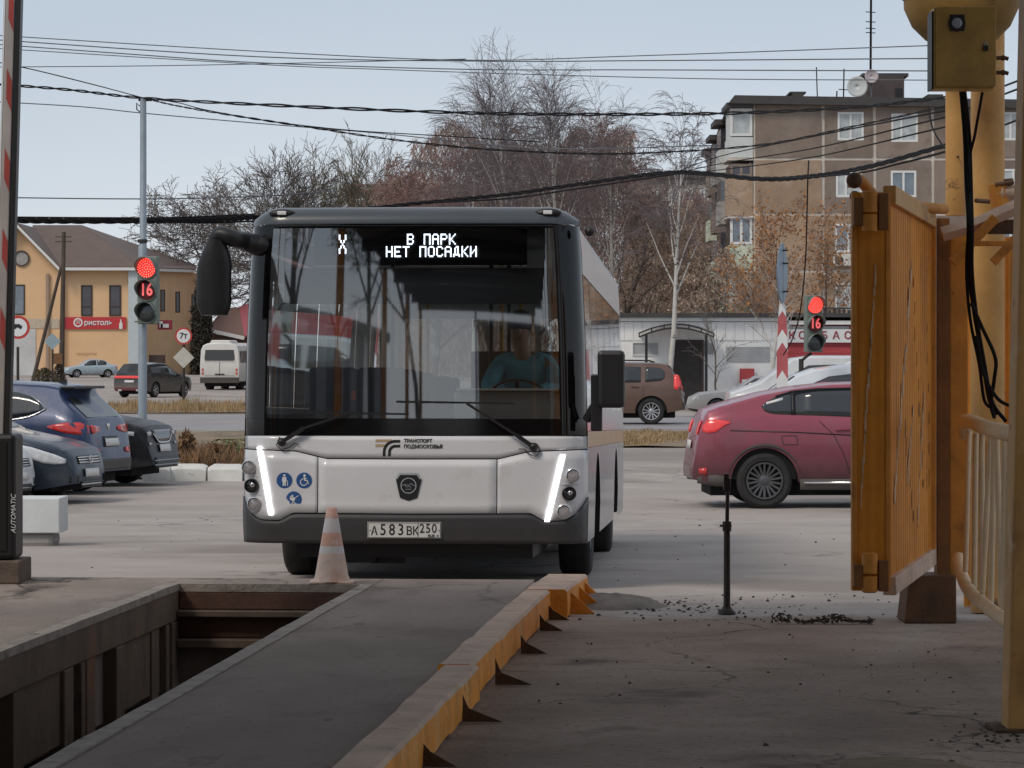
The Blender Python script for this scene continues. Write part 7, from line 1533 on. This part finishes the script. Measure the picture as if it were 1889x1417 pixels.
grass('dry_grass', 3000, lambda r: (lambda y: (r.uniform(XD(200, y), XD(470, y)), y))(r.uniform(104, 123)), .06, .38, M['dry'], 3, .018)
grass('dry_grass', 3600, lambda r: (lambda y: (r.uniform(XD(1150, y), XD(1330, y)), y))(r.uniform(69.2, 79.5)), .04, .16, M['dry'], 4, .010, .8)
b = thing('weed', 'bright green weed among the dead stalks next to the bus', 'plant', GP(424, 56.5)); r = random.Random(8); q = MB()
for _ in range(160):
    a = r.random() * 6.283; h = r.uniform(.2, .62); x, y = r.gauss(0, .14), r.gauss(0, .1); d = Vector((math.cos(a), math.sin(a), 0)); p = Vector((x, y, h)); q.add([p, p + d * .10 + Vector((-d.y, d.x, 0)) * .02, p + d * .2 + Vector((0, 0, -.03)), p + d * .10 - Vector((-d.y, d.x, 0)) * .02], [(0, 1, 2, 3)])
q.build('foliage', M['green_weed'], b); q = MB()
for _ in range(14): x, y = r.gauss(0, .12), r.gauss(0, .1); q.tube([(x * .5, y * .5, 0), (x, y, r.uniform(.3, .6))], .007, 4)
q.build('stem', M['green_weed'], b)
for k, (px, D, w_, h_, lab) in enumerate(((345, 55.5, .30, .75, 'taller clump of dead weeds just right of the dark crossover nose'), (392, 55.0, .35, .55, 'clump of rusty brown weeds above the middle kerb block'))):
    bush('weed_clump', lab, 'plant', px, D, w_, h_, 420, M['weed'], 80 + k, .07, .9)
# litter and clods on the yard
def clods(name, pts, m, seed, sz):
    r = random.Random(seed); b = MB()
    for (u, v) in pts:
        s_ = sz[0] + (sz[1] - sz[0]) * r.random() ** 2.5; c = S(u, v, (-.10 if v < 20 else gz(v)) + s_ * .25); k = [Vector((r.uniform(.6, 1.3) * x, r.uniform(.6, 1.3) * y, r.uniform(.35, .8) * z)) * s_ + c for x, y, z in ((1, 0, 0), (-.5, .87, 0), (-.5, -.87, 0), (.1, 0, 1), (.0, .1, -.6))]
        b.add(k, [(0, 1, 3), (1, 2, 3), (2, 0, 3), (1, 0, 4), (2, 1, 4), (0, 2, 4)])
    return tag(b.build(name, m), kind='stuff')
r = random.Random(77); M['clod'] = mat('dark_clods', (.045, .036, .03), .95, var=.4, s=20)
clods('clods', [(r.uniform(-1.2, 1.5), r.uniform(10.5, 20.5)) for _ in range(120)] + [(1.0 - abs(r.gauss(0, .35)), r.uniform(12.5, 18.5)) for _ in range(110)] + [(r.gauss(.95, .12), r.gauss(13.9, .25)) for _ in range(90)], M['clod'], 3, (.003, .017))
clods('rubble', [(r.gauss(-.55, .32), r.gauss(21.2, .5)) for _ in range(260)] + [(r.uniform(-.9, 1.0), r.uniform(19.8, 23)) for _ in range(110)] + [(r.uniform(-14, 4), r.uniform(24, 40)) for _ in range(120)], M['clod'], 4, (.006, .022))
hb = MB(); n_ = 24; c0 = S(-1.0, 21.4, -.12); rows = []    # dirt heap at the end of the guide rail
for i in range(9):
    q = i / 8; rows.append([c0 + Vector((.42 * q * math.cos(2 * math.pi * j / n_), .55 * q * math.sin(2 * math.pi * j / n_), .10 * (1 - q * q) - .015 + .02 * noise.noise((q * 3 * math.cos(j), q * 3 * math.sin(j), 1)))) for j in range(n_ + 1)])
hb.grid(rows); tag(hb.build('dirt', mat('heaped_dirt', (.20, .175, .155), .95, var=.3, s=6, bump=.8, bs=40), smooth=80), kind='stuff')
ch = thing('dirt_ridge', 'black ridge of caked dirt and twigs on the ground left of the gate base block', 'debris', S(.35, 19.95, -.1)); b = MB(); r = random.Random(12)
for _ in range(260):
    x = r.uniform(-.30, .32); c = Vector((x, r.gauss(0, .03), r.random() * .028 * (1 + .9 * math.sin(x * 19)))); a = Vector((r.gauss(0, 1), r.gauss(0, 1), r.gauss(0, .5))).normalized() * r.uniform(.008, .03); q = a.cross(Vector((0, 0, 1))).normalized() * .006
    b.add([c - a, c + q, c + a, c - q, c + Vector((0, 0, .01))], [(0, 1, 4), (1, 2, 4), (2, 3, 4), (3, 0, 4)])
b.build('clods', M['clod'], ch)['kind'] = 'stuff'
pp = tag(MB().grid([[P(1672 + 4 * i, 1066, 20.02) + Vector((0, .05 * j, .012 + .012 * noise.noise((i * 1.3, j * 1.1, 2)))) for i in range(11)] for j in range(5)]).build('paper_scrap', M['white_paint']), 'crumpled white paper scrap lying on the gate base block', 'litter')
# what the bus windscreen mirrors: trees and lamp posts beyond the far end of the drive-through
for k, (x, y, H, lab) in enumerate(((-12.2, -30, 14, 'tall bare tree beyond the far end of the drive-through'), (-12.8, -12, 12, 'bare tree left beyond the drive-through'), (-11.5, -50, 15, 'bare tree farthest down the yard behind the drive-through'))):
    t = thing('bare_tree', lab, 'tree', (x, y, -.1)); T, K = branch_tree(random.Random(90 + k), H, .22, 4, .7, nlimb=16, thin=.035, kids=(6, 6, 4)); T.build('trunk', M['bark'], t, smooth=60); K.build('crown', M['twig'], t)
# unseen buildings added behind the viewer so the bus windscreen mirrors less sky
for nm, lab, x0, x1, y0, y1, hh, cl in (('added_garage', 'long brick block added unseen along the near side to darken the windscreen reflection', 7.5, 17, -46, 2, 6.2, (.30, .26, .23)), ('added_hall', 'low ochre hall placed unseen behind the drive-through to darken the reflection over the driver', -5.4, 26, -60, -46, 4.0, (.16, .09, .045)), ('added_workshop', 'grey rendered block added unseen along the far side to darken the windscreen reflection', -24, -15, -50, 9, 3.6, (.17, .16, .15))):
    t = thing(nm + '_building', lab, 'building', ((x0 + x1) / 2, (y0 + y1) / 2, -.1)); b = MB(); b.box(x0, x1, y0, y1, -.2, hh); b.build('wall', mat(nm + '_wall', cl, .9, var=.2, s=1.5, bump=.3), t, world=True)
    b = MB(); b.box(x0 - .4, x1 + .4, y0 - .4, y1 + .4, hh + .003, hh + .3); b.build('roof', M['slate'], t, world=True); xf = x0 if x0 > 0 else x1; s_ = -1 if x0 > 0 else 1
    for y in range(int(y0) + 3, int(y1) - 2, 5):
        b = MB(); b.box(min(xf + .01 * s_, xf + .06 * s_), max(xf + .01 * s_, xf + .06 * s_), y, y + 2.6, 1.2 if (y // 5) % 2 else -.1, 3.6); b.build('window' if (y // 5) % 2 else 'door', M['win_dark'] if (y // 5) % 2 else M['shop_grey'], t, world=True)
for k, (x, y, lab) in enumerate(((-5.5, -45, 'nearer street lamp beyond the far end of the drive-through'), (-4.2, -75, 'farther street lamp beyond the far end of the drive-through'))):
    t = thing('street_lamp', lab, 'street lamp', (x, y, -.1)); b = MB(); b.tube([(0, 0, 0), (0, 0, 8), (.5, 0, 8.6), (1.3, 0, 8.8)], [.11, .08, .05, .05], 8); b.build('shaft', M['zinc'], t, smooth=60); b = MB(); b.ball((1.5, 0, 8.8), .25, 10, 6, (1, .5, .3)); b.build('lamp_head', M['zinc'], t)
q = MB(); q.grid([[S(u, v, -.11) for u in (-600, -60, -16, 60, 600)] for v in (-900, -60)]); q.grid([[S(u, v, -.11) for u in (-600, -16)] for v in (-60, 22.2)]); q.grid([[S(u, v, -.11) for u in (60, 600)] for v in (-60, 22.2)]); tag(q.build('ground', M['ground']), kind='structure')
